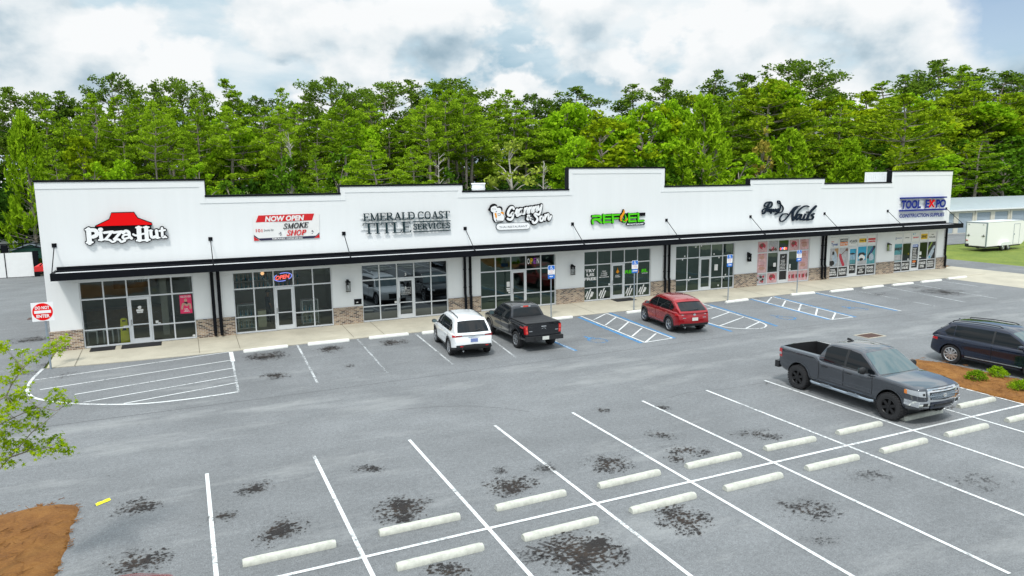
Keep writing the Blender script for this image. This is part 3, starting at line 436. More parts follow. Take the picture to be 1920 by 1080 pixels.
TREES=[('young', -7.17, 36, 12.82, 4.2, 'dark green bushy pine with long trunk above the white fence at far left', None), ('oak', -3.23, 38, 12.64, 4.6, 'yellow green broadleaf tree above the left corner of the shops', None), ('oak', 0.11, 30, 9.98, 2.8, 'low yellow green leafy tree just left of the red roof-shaped sign top', None), ('oak', 6.02, 27, 10.07, 3.9, 'round bright green tree rising behind the first step in the parapet', None), ('low', 8.17, 26, 8.08, 3.4, 'dark green low tree filling the gap above the first low parapet', None), ('pine', 15.24, 27, 10.31, 3.6, 'slender light green pine close behind the banner wall', None), ('pine', 20.65, 28, 11.24, 5.0, 'bushy mid green pine above the first serif letters', None), ('pine', 24.53, 29, 10.71, 4.6, 'light green pine leaning over the last serif letters', None), ('pale', 34.48, 28, 12.39, 5.9, 'pale tree with bare whitish branches above the roof vent', None), ('low', 29.07, 32, 9.3, 3.7, 'small dark leafy tree among bare trunks left of the roof vent', None), ('oak', 48.7, 33, 15.21, 9.8, 'broad bright green tree left behind the tallest parapet', None), ('oak', 43.1, 31, 12.64, 5.5, 'lime green leafy tree at the left edge of the tallest parapet', None), ('oak', 59.64, 40, 17.17, 7.4, 'tall bright leafy tree over the middle of the tallest parapet', None), ('young', 59.86, 30, 15.87, 9.5, 'large bushy bright pine right of the tallest parapet', None), ('oak', 84.97, 44, 22.22, 11.8, 'tall lime green crown above the black script sign', None), ('rust', 72.06, 33, 14.14, 3.6, 'narrow tree with rusty orange leaves beside the bright pines', None), ('young', 69.18, 26, 12.17, 7.8, 'conical young pine directly above the black script sign', None), ('young', 79.09, 26, 11.24, 8.2, 'conical young pine just left of the ribbed parapet return', None), ('ypine', 96.67, 33, 18.31, 11.6, 'yellowish rounded pine above the blue tool shop sign', None), ('oak', 84.9, 24, 9.39, 1.6, 'tiny yellow sapling poking up beside the ribbed parapet return', None), ('oak', 131.12, 42, 20.52, 14.1, 'bright leafy tree high above the storage units', None), ('low', 115.77, 36, 13.45, 11.6, 'dark leafy tree right of the end of the shops', None), ('low', 129.72, 38, 14.2, 15.2, 'dark dense leafy tree at the right edge above the storage roof', None), ('low', 118.31, 34, 9.72, 11.8, 'low dark tree directly above the white cargo trailer', None), ('pale', 116.66, 40, 18.29, 8.5, 'thin pale barked tree above the end parapet', None), ('dead', 27.5, 30, 10.27, 2.5, 'bare grey dead trunk standing left of the roof vent', None), ('dead', 14.06, 34, 12.32, 1.8, 'bare thin dead tree between the green pines above the banner', None), ('dead', 38.0, 28, 9.46, 2.8, 'leafless whitish dead tree right of the roof vent', None), ('shrub', -10.95, 46, 3.03, 4.4, 'yellow green shrub behind the white fence at the left picture edge', None), ('shrub', -9.09, 46.5, 2.92, 3.7, 'yellow green shrub behind the black-framed end of the white fence', None), ('dark', -11.94, 58.22901694889702, 17.96, 5.1, 'tall dark pine on the skyline over the white yard fence', 'trees along the skyline of the wood'), ('dark', -9.06, 59.95193565565697, 17.53, 5.7, 'tall dark pine on the skyline behind the red roof-shaped sign', 'trees along the skyline of the wood'), ('dark', -6.39, 59.39898574739931, 17.92, 5.7, 'tall dark pine on the skyline behind the red roof-shaped sign', 'trees along the skyline of the wood'), ('pine', -3.18, 52.29005228283615, 16.92, 5.2, 'tall mid green pine on the skyline behind the red roof-shaped sign', 'trees along the skyline of the wood'), ('dark', -1.77, 61.433567169983135, 19.98, 5.7, 'tall dark pine on the skyline behind the red roof-shaped sign', 'trees along the skyline of the wood'), ('pine', 0.25, 61.009004917506225, 18.49, 5.3, 'tall mid green pine on the skyline behind the red roof-shaped sign', 'trees along the skyline of the wood'), ('dark', 2.39, 56.69069047782164, 18.67, 5.0, 'tall dark pine on the skyline behind the red roof-shaped sign', 'trees along the skyline of the wood'), ('dark', 5.1, 57.437608592359304, 19.36, 5.7, 'tall dark pine on the skyline behind the red roof-shaped sign', 'trees along the skyline of the wood'), ('pine', 7.29, 52.13114189588902, 18.05, 5.3, 'tall mid green pine on the skyline behind the red roof-shaped sign', 'trees along the skyline of the wood'), ('pine', 10.29, 54.794823660111106, 19.27, 6.9, 'tall mid green pine on the skyline behind the red and white banner', 'trees along the skyline of the wood'), ('dark', 13.57, 59.65725451629142, 17.9, 5.6, 'tall dark pine on the skyline behind the red and white banner', 'trees along the skyline of the wood'), ('pine', 16.88, 59.971469914312046, 19.23, 6.2, 'tall mid green pine on the skyline behind the red and white banner', 'trees along the skyline of the wood'), ('dark', 19.51, 58.174525204661165, 18.15, 5.7, 'tall dark pine on the skyline behind the red and white banner', 'trees along the skyline of the wood'), ('dark', 21.38, 52.017748622025344, 19.55, 6.9, 'tall dark pine on the skyline behind the red and white banner', 'trees along the skyline of the wood'), ('pine', 24.03, 54.09456382495118, 18.14, 6.4, 'tall mid green pine on the skyline behind the dark serif letters', 'trees along the skyline of the wood'), ('dark', 27.89, 61.824211088259254, 19.69, 8.0, 'tall dark pine on the skyline behind the dark serif letters', 'trees along the skyline of the wood'), ('dark', 29.36, 54.893051677469266, 19.62, 7.8, 'tall dark pine on the skyline behind the dark serif letters', 'trees along the skyline of the wood'), ('dark', 33.68, 57.39223468870811, 20.59, 7.6, 'tall dark pine on the skyline behind the dark serif letters', 'trees along the skyline of the wood'), ('pine', 35.13, 54.04779514533793, 19.1, 8.7, 'tall mid green pine on the skyline behind the dark serif letters', 'trees along the skyline of the wood'), ('dark', 39.52, 58.90641941106908, 21.11, 8.8, 'tall dark pine on the skyline behind the dark serif letters', 'trees along the skyline of the wood'), ('pine', 43.48, 60.93741677576479, 20.36, 8.2, 'tall mid green pine on the skyline behind the white roof vent', 'trees along the skyline of the wood'), ('pine', 46.51, 55.61189934722384, 19.73, 7.8, 'tall mid green pine on the skyline behind the white roof vent', 'trees along the skyline of the wood'), ('dark', 49.97, 53.45701909540683, 18.7, 7.0, 'tall dark pine on the skyline behind the white roof vent', 'trees along the skyline of the wood'), ('low', 53.72, 55.01359100769462, 17.74, 9.4, 'dark leafy tree on the skyline behind the white roof vent', 'trees along the skyline of the wood'), ('dark', 55.07, 52.033831193743566, 20.03, 8.8, 'tall dark pine on the skyline behind the tallest white parapet', 'trees along the skyline of the wood'), ('oak', 60.11, 55.378968616278655, 18.74, 9.1, 'tall light green leafy tree on the skyline behind the tallest white parapet', 'trees along the skyline of the wood'), ('dark', 70.31, 60.18518074647071, 22.19, 9.8, 'tall dark pine on the skyline behind the tallest white parapet', 'trees along the skyline of the wood'), ('dark', 73.21, 55.15793105846444, 22.34, 8.6, 'tall dark pine on the skyline right of the tallest parapet', 'trees along the skyline of the wood'), ('oak', 80.35, 59.046691341409094, 22.32, 8.8, 'tall light green leafy tree on the skyline right of the tallest parapet', 'trees along the skyline of the wood'), ('dark', 87.45, 61.75099563144235, 25.14, 8.4, 'tall dark pine on the skyline right of the tallest parapet', 'trees along the skyline of the wood'), ('dark', 92.98, 59.497950222912735, 24.5, 11.2, 'tall dark pine on the skyline right of the tallest parapet', 'trees along the skyline of the wood'), ('dark', 96.79, 52.180675353785304, 25.73, 11.0, 'tall dark pine on the skyline behind the black script sign', 'trees along the skyline of the wood'), ('dark', 108.67, 55.6618447584186, 24.03, 11.4, 'tall dark pine on the skyline behind the blue tool shop sign', 'trees along the skyline of the wood'), ('oak', 111.05, 52.09078386819528, 22.37, 10.5, 'tall light green leafy tree on the skyline behind the blue tool shop sign', 'trees along the skyline of the wood'), ('pine', 119.72, 53.80919487951048, 23.85, 14.4, 'tall mid green pine on the skyline behind the blue tool shop sign', 'trees along the skyline of the wood'), ('dark', 126.77, 53.96521670513008, 25.59, 13.4, 'tall dark pine on the skyline behind the blue tool shop sign', 'trees along the skyline of the wood'), ('dark', 143.42, 61.29655319597521, 29.96, 15.8, 'tall dark pine on the skyline behind the blue tool shop sign', 'trees along the skyline of the wood'), ('pine', 142.22, 55.44381813053012, 27.74, 14.1, 'tall mid green pine on the skyline behind the storage units', 'trees along the skyline of the wood'), ('dark', 149.81, 57.2470182069312, 28.18, 15.5, 'tall dark pine on the skyline behind the storage units', 'trees along the skyline of the wood'), ('dark', 151.55, 53.08052869064833, 26.99, 15.5, 'tall dark pine on the skyline behind the storage units', 'trees along the skyline of the wood'), ('dark', 169.26, 59.972266775913326, 28.25, 17.8, 'tall dark pine on the skyline behind the storage units', 'trees along the skyline of the wood'), ('dark', 164.11, 52.36631579942828, 27.21, 17.5, 'tall dark pine on the skyline behind the storage units', 'trees along the skyline of the wood'), ('pine', -6.51, 42.90100389230771, 15.19, 4.4, 'mid green pine midway up behind the red roof-shaped sign', 'trees in the middle of the wood'), ('pine', -5.14, 42.49960295474325, 13.54, 4.7, 'mid green pine midway up behind the red roof-shaped sign', 'trees in the middle of the wood'), ('pine', -3.89, 45.76908032233563, 14.13, 5.0, 'mid green pine midway up behind the red roof-shaped sign', 'trees in the middle of the wood'), ('pine', -3.03, 47.89359287027414, 15.94, 5.5, 'mid green pine midway up behind the red roof-shaped sign', 'trees in the middle of the wood'), ('pine', -0.29, 42.75066321052882, 15.81, 4.9, 'mid green pine midway up behind the red roof-shaped sign', 'trees in the middle of the wood'), ('pine', 1.41, 45.106594981713364, 15.84, 6.0, 'mid green pine midway up behind the red roof-shaped sign', 'trees in the middle of the wood'), ('pine', 1.9, 45.85331538701341, 14.19, 6.3, 'mid green pine midway up behind the red roof-shaped sign', 'trees in the middle of the wood'), ('pine', 4.09, 41.193962756322065, 15.63, 6.0, 'mid green pine midway up behind the red roof-shaped sign', 'trees in the middle of the wood'), ('pine', 6.33, 44.963215878740115, 16.01, 5.3, 'mid green pine midway up behind the red roof-shaped sign', 'trees in the middle of the wood'), ('oak', 7.5, 45.836040158134836, 15.33, 6.0, 'light green leafy tree midway up behind the red and white banner', 'trees in the middle of the wood'), ('pine', 9.47, 40.900482796251815, 14.89, 6.3, 'mid green pine midway up behind the red and white banner', 'trees in the middle of the wood'), ('oak', 11.01, 43.99457960532897, 13.95, 5.8, 'light green leafy tree midway up behind the red and white banner', 'trees in the middle of the wood'), ('pine', 12.78, 44.38480424090545, 15.26, 6.2, 'mid green pine midway up behind the red and white banner', 'trees in the middle of the wood'), ('pine', 15.07, 45.55677399560716, 14.64, 6.8, 'mid green pine midway up behind the red and white banner', 'trees in the middle of the wood'), ('pine', 16.45, 42.24681644649699, 15.51, 6.3, 'mid green pine midway up behind the red and white banner', 'trees in the middle of the wood'), ('pine', 17.62, 41.42919514063959, 13.91, 7.0, 'mid green pine midway up behind the red and white banner', 'trees in the middle of the wood'), ('pine', 20.19, 45.373143391232794, 15.42, 6.8, 'mid green pine midway up behind the red and white banner', 'trees in the middle of the wood'), ('oak', 22.4, 42.783076064221596, 14.98, 7.1, 'light green leafy tree midway up behind the dark serif letters', 'trees in the middle of the wood'), ('pine', 25.55, 46.95929001968929, 16.29, 7.7, 'mid green pine midway up behind the dark serif letters', 'trees in the middle of the wood'), ('pine', 26.41, 44.23472064615517, 14.34, 6.5, 'mid green pine midway up behind the dark serif letters', 'trees in the middle of the wood'), ('pine', 28.86, 45.531404678752224, 14.55, 7.9, 'mid green pine midway up behind the dark serif letters', 'trees in the middle of the wood'), ('pine', 31.32, 44.64676240184636, 16.77, 7.9, 'mid green pine midway up behind the dark serif letters', 'trees in the middle of the wood'), ('pine', 41.17, 46.93702510815064, 16.94, 7.9, 'mid green pine midway up behind the white roof vent', 'trees in the middle of the wood'), ('pine', 42.83, 44.99257455170852, 17.13, 7.7, 'mid green pine midway up behind the white roof vent', 'trees in the middle of the wood'), ('pine', 43.76, 43.77268403647899, 15.71, 7.8, 'mid green pine midway up behind the white roof vent', 'trees in the middle of the wood'), ('pine', 48.45, 47.7438441027133, 15.34, 9.1, 'mid green pine midway up behind the white roof vent', 'trees in the middle of the wood'), ('oak', 49.2, 43.04239080324912, 17.65, 9.1, 'light green leafy tree midway up behind the tallest white parapet', 'trees in the middle of the wood'), ('oak', 52.26, 42.992087364236156, 17.23, 8.7, 'light green leafy tree midway up behind the tallest white parapet', 'trees in the middle of the wood'), ('pine', 56.86, 45.51084279008926, 15.49, 9.8, 'mid green pine midway up behind the tallest white parapet', 'trees in the middle of the wood'), ('oak', 56.49, 42.362250658584884, 16.21, 9.5, 'light green leafy tree midway up behind the tallest white parapet', 'trees in the middle of the wood'), ('oak', 58.41, 41.03327801341426, 18.81, 9.2, 'light green leafy tree midway up behind the tallest white parapet', 'trees in the middle of the wood'), ('oak', 61.35, 41.13689989786002, 17.82, 8.8, 'light green leafy tree midway up behind the tallest white parapet', 'trees in the middle of the wood'), ('oak', 63.81, 41.06386432699024, 18.44, 7.8, 'light green leafy tree midway up right of the tallest parapet', 'trees in the middle of the wood'), ('oak', 72.04, 47.33180902094651, 19.79, 9.9, 'light green leafy tree midway up right of the tallest parapet', 'trees in the middle of the wood'), ('pine', 72.96, 43.00678643162256, 18.49, 9.4, 'mid green pine midway up right of the tallest parapet', 'trees in the middle of the wood'), ('pine', 77.57, 45.66638829587582, 19.42, 9.8, 'mid green pine midway up right of the tallest parapet', 'trees in the middle of the wood'), ('pine', 82.45, 47.84784449939744, 19.47, 10.6, 'mid green pine midway up behind the black script sign', 'trees in the middle of the wood'), ('ypine', 82.35, 42.45990744183986, 20.93, 11.6, 'rounded yellowish pine midway up behind the black script sign', 'trees in the middle of the wood'), ('pine', 86.4, 44.9734929776687, 19.75, 10.6, 'mid green pine midway up behind the black script sign', 'trees in the middle of the wood'), ('pine', 88.04, 43.1391108043911, 21.2, 10.8, 'mid green pine midway up behind the black script sign', 'trees in the middle of the wood'), ('oak', 97.31, 46.255257906720814, 21.1, 10.9, 'light green leafy tree midway up behind the black script sign', 'trees in the middle of the wood'), ('pine', 96.23, 42.285828965496314, 18.46, 11.5, 'mid green pine midway up behind the blue tool shop sign', 'trees in the middle of the wood'), ('ypine', 106.15, 47.04527835509022, 20.58, 14.0, 'rounded yellowish pine midway up behind the blue tool shop sign', 'trees in the middle of the wood'), ('oak', 105.33, 44.267983359576895, 19.29, 11.9, 'light green leafy tree midway up behind the blue tool shop sign', 'trees in the middle of the wood'), ('pine', 106.78, 42.798117957177126, 19.3, 13.1, 'mid green pine midway up behind the blue tool shop sign', 'trees in the middle of the wood'), ('oak', 112.82, 44.4258257422217, 22.1, 13.8, 'light green leafy tree midway up behind the blue tool shop sign', 'trees in the middle of the wood'), ('oak', 113.2, 40.11648413119737, 18.63, 14.0, 'light green leafy tree midway up behind the blue tool shop sign', 'trees in the middle of the wood'), ('ypine', 128.93, 47.626142658724504, 21.17, 15.4, 'rounded yellowish pine midway up behind the blue tool shop sign', 'trees in the middle of the wood'), ('ypine', 130.92, 45.75687552669454, 21.56, 16.5, 'rounded yellowish pine midway up behind the storage units', 'trees in the middle of the wood'), ('ypine', 135.4, 46.690229058457994, 20.27, 16.2, 'rounded yellowish pine midway up behind the storage units', 'trees in the middle of the wood'), ('ypine', 137.75, 43.77959739629481, 21.14, 14.7, 'rounded yellowish pine midway up behind the storage units', 'trees in the middle of the wood'), ('pine', 142.86, 43.98145538407098, 21.82, 15.2, 'mid green pine midway up behind the storage units', 'trees in the middle of the wood'), ('pine', 141.78, 40.38843262603398, 21.61, 16.8, 'mid green pine midway up behind the storage units', 'trees in the middle of the wood'), ('pine', -4.94, 33.981608432926215, 10.53, 3.0, 'low mid green pine in front behind the red roof-shaped sign', 'trees in the front row of the wood'), ('oak', -2.36, 34.207488901318214, 10.3, 3.2, 'low light green leafy tree in front behind the red roof-shaped sign', 'trees in the front row of the wood'), ('pine', 5.0, 35.71347007652324, 11.74, 4.4, 'low mid green pine in front behind the red roof-shaped sign', 'trees in the front row of the wood'), ('low', 13.3, 32.62782240583286, 10.3, 4.0, 'dark leafy tree in front behind the red and white banner', 'trees in the front row of the wood'), ('low', 18.83, 33.73443027793491, 11.46, 4.1, 'dark leafy tree in front behind the dark serif letters', 'trees in the front row of the wood'), ('low', 53.14, 31.679222526739295, 11.23, 6.1, 'dark leafy tree in front behind the tallest white parapet', 'trees in the front row of the wood'), ('low', 57.42, 30.80599723800878, 11.05, 6.1, 'dark leafy tree in front right of the tallest parapet', 'trees in the front row of the wood'), ('oak', 67.54, 32.12041738354584, 11.33, 7.3, 'low light green leafy tree in front right of the tallest parapet', 'trees in the front row of the wood'), ('low', 91.69, 33.4118892087644, 13.08, 9.1, 'dark leafy tree in front behind the blue tool shop sign', 'trees in the front row of the wood'), ('oak', 107.14, 33.72526695820349, 11.12, 9.1, 'low light green leafy tree in front behind the blue tool shop sign', 'trees in the front row of the wood'), ('pine', 112.39, 31.700653352603123, 13.01, 11.6, 'low mid green pine in front behind the storage units', 'trees in the front row of the wood'), ('low', 120.15, 32.333421715169564, 11.29, 9.6, 'dark leafy tree in front behind the storage units', 'trees in the front row of the wood'), ('low', 129.91, 34.00771929484365, 12.09, 10.2, 'dark leafy tree in front behind the storage units', 'trees in the front row of the wood'), ('tall', 28.44, 36, 15.97, 3.8, 'slender pine with long bare trunk behind the dark serif letters', 'slender bare trunked pines in the wood'), ('tall', 31.18, 41, 15.71, 4.1, 'slender pine with long bare trunk behind the dark serif letters', 'slender bare trunked pines in the wood'), ('tall', 30.8, 37, 16.54, 3.9, 'slender pine with long bare trunk behind the dark serif letters', 'slender bare trunked pines in the wood'), ('tall', 33.96, 43, 16.47, 4.3, 'slender pine with long bare trunk behind the dark serif letters', 'slender bare trunked pines in the wood'), ('tall', 33.24, 38, 16.52, 4.0, 'slender pine with long bare trunk behind the white roof vent', 'slender bare trunked pines in the wood'), ('tall', 35.14, 40, 15.45, 4.2, 'slender pine with long bare trunk behind the white roof vent', 'slender bare trunked pines in the wood'), ('tall', 35.29, 48, 18.41, 4.5, 'slender pine with long bare trunk behind the dark serif letters', 'slender bare trunked pines in the wood'), ('tall', 37.87, 50, 18.61, 4.7, 'slender pine with long bare trunk behind the white roof vent', 'slender bare trunked pines in the wood'), ('tall', 2.74, 36, 14.82, 2.8, 'slender pine with long bare trunk behind the red roof-shaped sign', 'slender bare trunked pines in the wood'), ('tall', 3.73, 40, 14.51, 3.0, 'slender pine with long bare trunk behind the red roof-shaped sign', 'slender bare trunked pines in the wood'), ('tall', 13.97, 38, 14.89, 3.3, 'slender pine with long bare trunk behind the red and white banner', 'slender bare trunked pines in the wood'), ('tall', 19.79, 37, 15.5, 3.5, 'slender pine with long bare trunk behind the dark serif letters', 'slender bare trunked pines in the wood')]
BRANCHES=[[(1.3, 3.71), (1.39, 3.9), (1.6, 4.19), (1.9, 4.49), (2.23, 4.64)], [(1.08, 3.16), (1.38, 3.29), (1.73, 3.42), (2.06, 3.33), (2.3, 3.43)], [(1.05, 2.34), (1.32, 2.62), (1.61, 2.94), (1.85, 3.13), (2.1, 3.32)], [(1.24, 2.54), (1.54, 2.62), (1.84, 2.62), (2.12, 2.71)]]
LEAFPTS=[(1.34, 4.69), (1.36, 4.55), (1.61, 4.48), (1.47, 4.23), (1.38, 4.02), (1.62, 3.89), (1.89, 4.4), (2.06, 4.56), (2.28, 4.68), (2.2, 4.5), (1.78, 4.41), (1.54, 4.13), (1.29, 4.03), (1.44, 4.1), (2.01, 4.48), (1.37, 3.57), (1.56, 3.63), (1.69, 3.45), (1.92, 3.49), (2.08, 3.6), (2.26, 3.44), (1.83, 3.27), (1.64, 3.3), (1.25, 3.65), (1.42, 3.65), (1.25, 3.4), (1.76, 3.33), (2.13, 3.5), (1.27, 3.22), (1.37, 3.16), (1.55, 3.17), (1.72, 2.99), (1.21, 3.0), (1.37, 2.84), (1.48, 2.77), (1.19, 2.82), (1.3, 2.48), (1.12, 2.47), (1.16, 3.1), (1.28, 2.94), (1.46, 3.01), (1.54, 2.65), (1.77, 2.63), (1.93, 2.74), (2.08, 2.76), (2.18, 2.53), (1.85, 2.71), (1.95, 2.55), (2.11, 2.66), (1.65, 2.65), (1.27, 2.69), (1.12, 2.65), (1.3, 3.53), (1.48, 3.55), (1.2, 3.46)]
# ------------------------------------------------------------------ ground
def sheet(name, rects, z, m, kind='structure'):
    mb = MB()
    for r_ in rects:
        pts = r_ if len(r_) > 4 or isinstance(r_[0], tuple) else [(r_[0], r_[2]), (r_[1], r_[2]), (r_[1], r_[3]), (r_[0], r_[3])]
        mb.add([(x, y, z) for x, y in pts], [tuple(range(len(pts)))])
    o = mb.build(name, m, fix=False, sharp=None)
    for p in o.data.polygons:
        if p.normal.z < 0: p.flip()
    return tag(o, kind=kind)
sheet('ground', [(-700, 900, -400, 1100)], -.06, 'grass')
sheet('forest_floor', [[(-60, 34.2), (70, 27), (70, 24.5), (112, 27), (260, 40), (400, 500), (-300, 500), (-300, 34.2)]], -.03, 'wood_floor')
sheet('parking_lot', [(-70, 55, -90, -2.6), (-70, -1.24, -2.6, 33.6)], 0, 'asphalt')
sheet('service_road', [(-1.24, 62.2, 20.3, 26.5), (62.2, 67, -90, 26.5), (74.3, 150, 13.4, 24)], 0, 'asphalt')
sheet('concrete_apron', [(55, 62.2, -90, -3.1), (59.7, 62.2, -3.1, 1.2)], .004, 'concrete')
mb = MB()
wx = [-1.1, 1, 4, 9, 16, 30, 45, 59.7]; wy = [-2.72, -2.95, -3.08, -3.1, -3.1, -3.1, -3.1, -3.1]
tp = [(x, 0, .15) for x in wx]; fr = [(x, y, .03) for x, y in zip(wx, wy)]; lo = [(x, y, -.05) for x, y in zip(wx, wy)]; n = len(wx)
mb.add(tp+fr+lo, [(i+n, i+n+1, i+1, i) for i in range(n-1)]+[(i+2*n, i+2*n+1, i+n+1, i+n) for i in range(n-1)])
mb.add([(-1.1, 0, .15), (-1.1, -2.72, .03), (-1.1, -2.72, -.05), (-1.1, 0, -.05)], [(0, 1, 2, 3)])
tag(mb.build('sidewalk', 'concrete', sharp=20), kind='structure')
mb = MB()
for x in (-.08, 4.72, 6.42, 11.6, 13.1, 17.7, 20.4, 25.2, 30.0, 32.3, 37.9, 43, 45.4, 50.5, 53, 57.6):
    q = lambda yy: .15+yy*(.12/3.25)+.004
    xs_ = x+.0; mb.add([(xs_-.012, -.05, q(-.05)), (xs_+.012, -.05, q(-.05)), (xs_+.012-.0, -2.9, q(-2.9)), (xs_-.012, -2.9, q(-2.9))], [(0, 1, 2, 3)])
tag(mb.build('sidewalk_joints', 'joint', sharp=None), kind='structure')
def ribbon(mb, pts, wd, z, mi=0):
    p = [Vector(q) for q in pts]
    if len(p) > 3:
        q = []
        for i in range(len(p)-1):
            p0, p1, p2, p3 = p[max(i-1, 0)], p[i], p[i+1], p[min(i+2, len(p)-1)]
            for k in range(4):
                u = k/4; q.append(.5*((2*p1)+(p2-p0)*u+(2*p0-5*p1+4*p2-p3)*u*u+(3*p1-p0-3*p2+p3)*u**3))
        p = q+[p[-1]]
    L = []
    for i, c in enumerate(p):
        dv = (p[min(i+1, len(p)-1)]-p[max(i-1, 0)]).normalized(); nv = Vector((-dv.y, dv.x))*wd/2
        L += [(c.x+nv.x, c.y+nv.y, z), (c.x-nv.x, c.y-nv.y, z)]
    mb.add(L, [(2*i, 2*i+1, 2*i+3, 2*i+2) for i in range(len(p)-1)], mi)
mb = MB()
for i, (c, wd, pts) in enumerate(LINES):
    z = {'b': .004, 'w': .008, 'f': .008, 'd': .008}[c]+.00012*(i % 30)
    if c == 'd':
        for k in range(9):
            a = Vector(pts[0]).lerp(Vector(pts[1]), k/9); b_ = Vector(pts[0]).lerp(Vector(pts[1]), (k+.6)/9); ribbon(mb, [a, b_], wd, z)
    else: ribbon(mb, pts, wd*(.88 if c != 'b' else .85), z, {'w': 0, 'f': 1, 'b': 2}[c])
for cx, cy in ISA:   # worn wheelchair marks
    s_ = 1.1; f = lambda *q: [(cx+a*s_*.8, cy-b_*s_*1.2) for a, b_ in q]
    ribbon(mb, f(*[(.1+.45*math.cos(a), .15+.4*math.sin(a)) for a in np.linspace(-.2, 4.4, 9)]), .13, .0045, 3)
    ribbon(mb, f((-.05, -.6), (-.02, -.1), (.35, -.1), (.55, .3), (.75, .3)), .14, .0048, 3); ribbon(mb, f((-.02, -.3), (.3, -.3)), .12, .0052, 3)
tag(mb.build('parking_lines', ['line_white', 'line_faded', 'line_blue', 'line_blue_worn'], sharp=None, fix=False), kind='structure')
# hairline cracks, a tarred paving seam and scrubbed tyre marks
mb = MB(); rg = random.Random(12)
def crack(x, y, ang, L, wd):
    p = []; q = Vector((x, y)); n_ = int(L/.35)
    for i in range(n_): p.append(tuple(q)); ang += rg.uniform(-.35, .35)*.6; q = q+Vector((math.cos(ang), math.sin(ang)))*.35
    for i in range(len(p)-1): ribbon(mb, [p[i], p[i+1]], wd*rg.uniform(.5, 1.2), .0032)
for x, y, ang, L in ((19, -17.5, .1, 5), (36, -15, .1, 7), (10.5, -14.5, -.2, 5)): crack(x, y, ang, L, .014)
ribbon(mb, [(-12, -11.05), (8, -11.15), (28, -10.95), (54.5, -11.1)], .018, .0033)
for dx_ in (0, .28, .42): ribbon(mb, [(10.45+dx_, -24.4), (10.9+dx_*.8, -25.1), (11.05+dx_*.5, -25.9)], .07, .0035)
tag(mb.build('pavement_cracks', 'crack', sharp=None, fix=False), kind='structure')
# oil and leaf stains with ragged, speckled shapes
m = bpy.data.materials.new('stain'); m.use_nodes = True; t = NT(m.node_tree); b = t.n['Principled BSDF']; M['stain'] = m
uv = t.new('ShaderNodeUVMap', uv_map='UVMap').outputs[0]; uv2 = t.new('ShaderNodeUVMap', uv_map='Strength').outputs[0]
vl = t.new('ShaderNodeVectorMath', operation='LENGTH'); t.l.new(uv, vl.inputs[0]); k2 = t.new('ShaderNodeSeparateXYZ'); t.l.new(uv2, k2.inputs[0])
g = t.new('ShaderNodeNewGeometry').outputs['Position']
nn = t.noise(t.mapping(g, (.8, 1.3, 1), rot=(0, 0, .43)), 13, 5, .66, .3); n2 = t.noise(g, 1.7, 3, .6)
fall = t.math('SUBTRACT', 1.0, vl.outputs['Value']); k_ = k2.outputs[0]
v = t.math('ADD', t.math('ADD', nn, t.math('MULTIPLY', fall, .19)), t.math('ADD', t.math('MULTIPLY', t.math('SUBTRACT', n2, .5), .42), t.math('MULTIPLY', t.math('SUBTRACT', k_, .9), .11)))
a = t.math('MULTIPLY', t.maprange(v, .635, .665, 0, .98), t.maprange(fall, 0, .12, 0, 1), True); a = t.math('MULTIPLY', a, t.maprange(k_, .2, .7, .45, 1.0), True)
soft = t.math('MULTIPLY', t.math('MULTIPLY', t.maprange(fall, .1, .9, 0, .16), t.maprange(n2, .4, .65, .1, 1)), k_, True)
t.l.new(t.math('MAXIMUM', a, soft), b.inputs['Alpha'])
t.l.new(t.mix(t.math('GREATER_THAN', a, soft), (.060, .052, .046), t.mix(t.maprange(n2, .4, .6, 0, 1), (.030, .017, .009), (.010, .007, .006))), b.inputs['Base Color']); b.inputs['Roughness'].default_value = .75
mb = MB(); uvs = []; st = []
cr, sr = math.cos(R(24.7)), math.sin(R(24.7))
for i, (x, y, rx, ry, k) in enumerate(STAINS):
    rx *= 1.0; ry *= 1.0; q = []
    for u, v in ((-1, -1), (1, -1), (1, 1), (-1, 1)):
        q.append((x+u*rx*cr+v*ry*sr, y-u*rx*sr+v*ry*cr, .0125+.0003*i)); uvs.append((u, v)); st.append((k, 0))
    mb.add(q, [(0, 1, 2, 3)])
so = mb.build('oil_stains', 'stain', sharp=None, fix=False); tag(so, kind='structure')
for nme, dat in (('UVMap', uvs), ('Strength', st)):
    ul = so.data.uv_layers.new(name=nme)
    for i, q in enumerate(dat): ul.data[i].uv = q
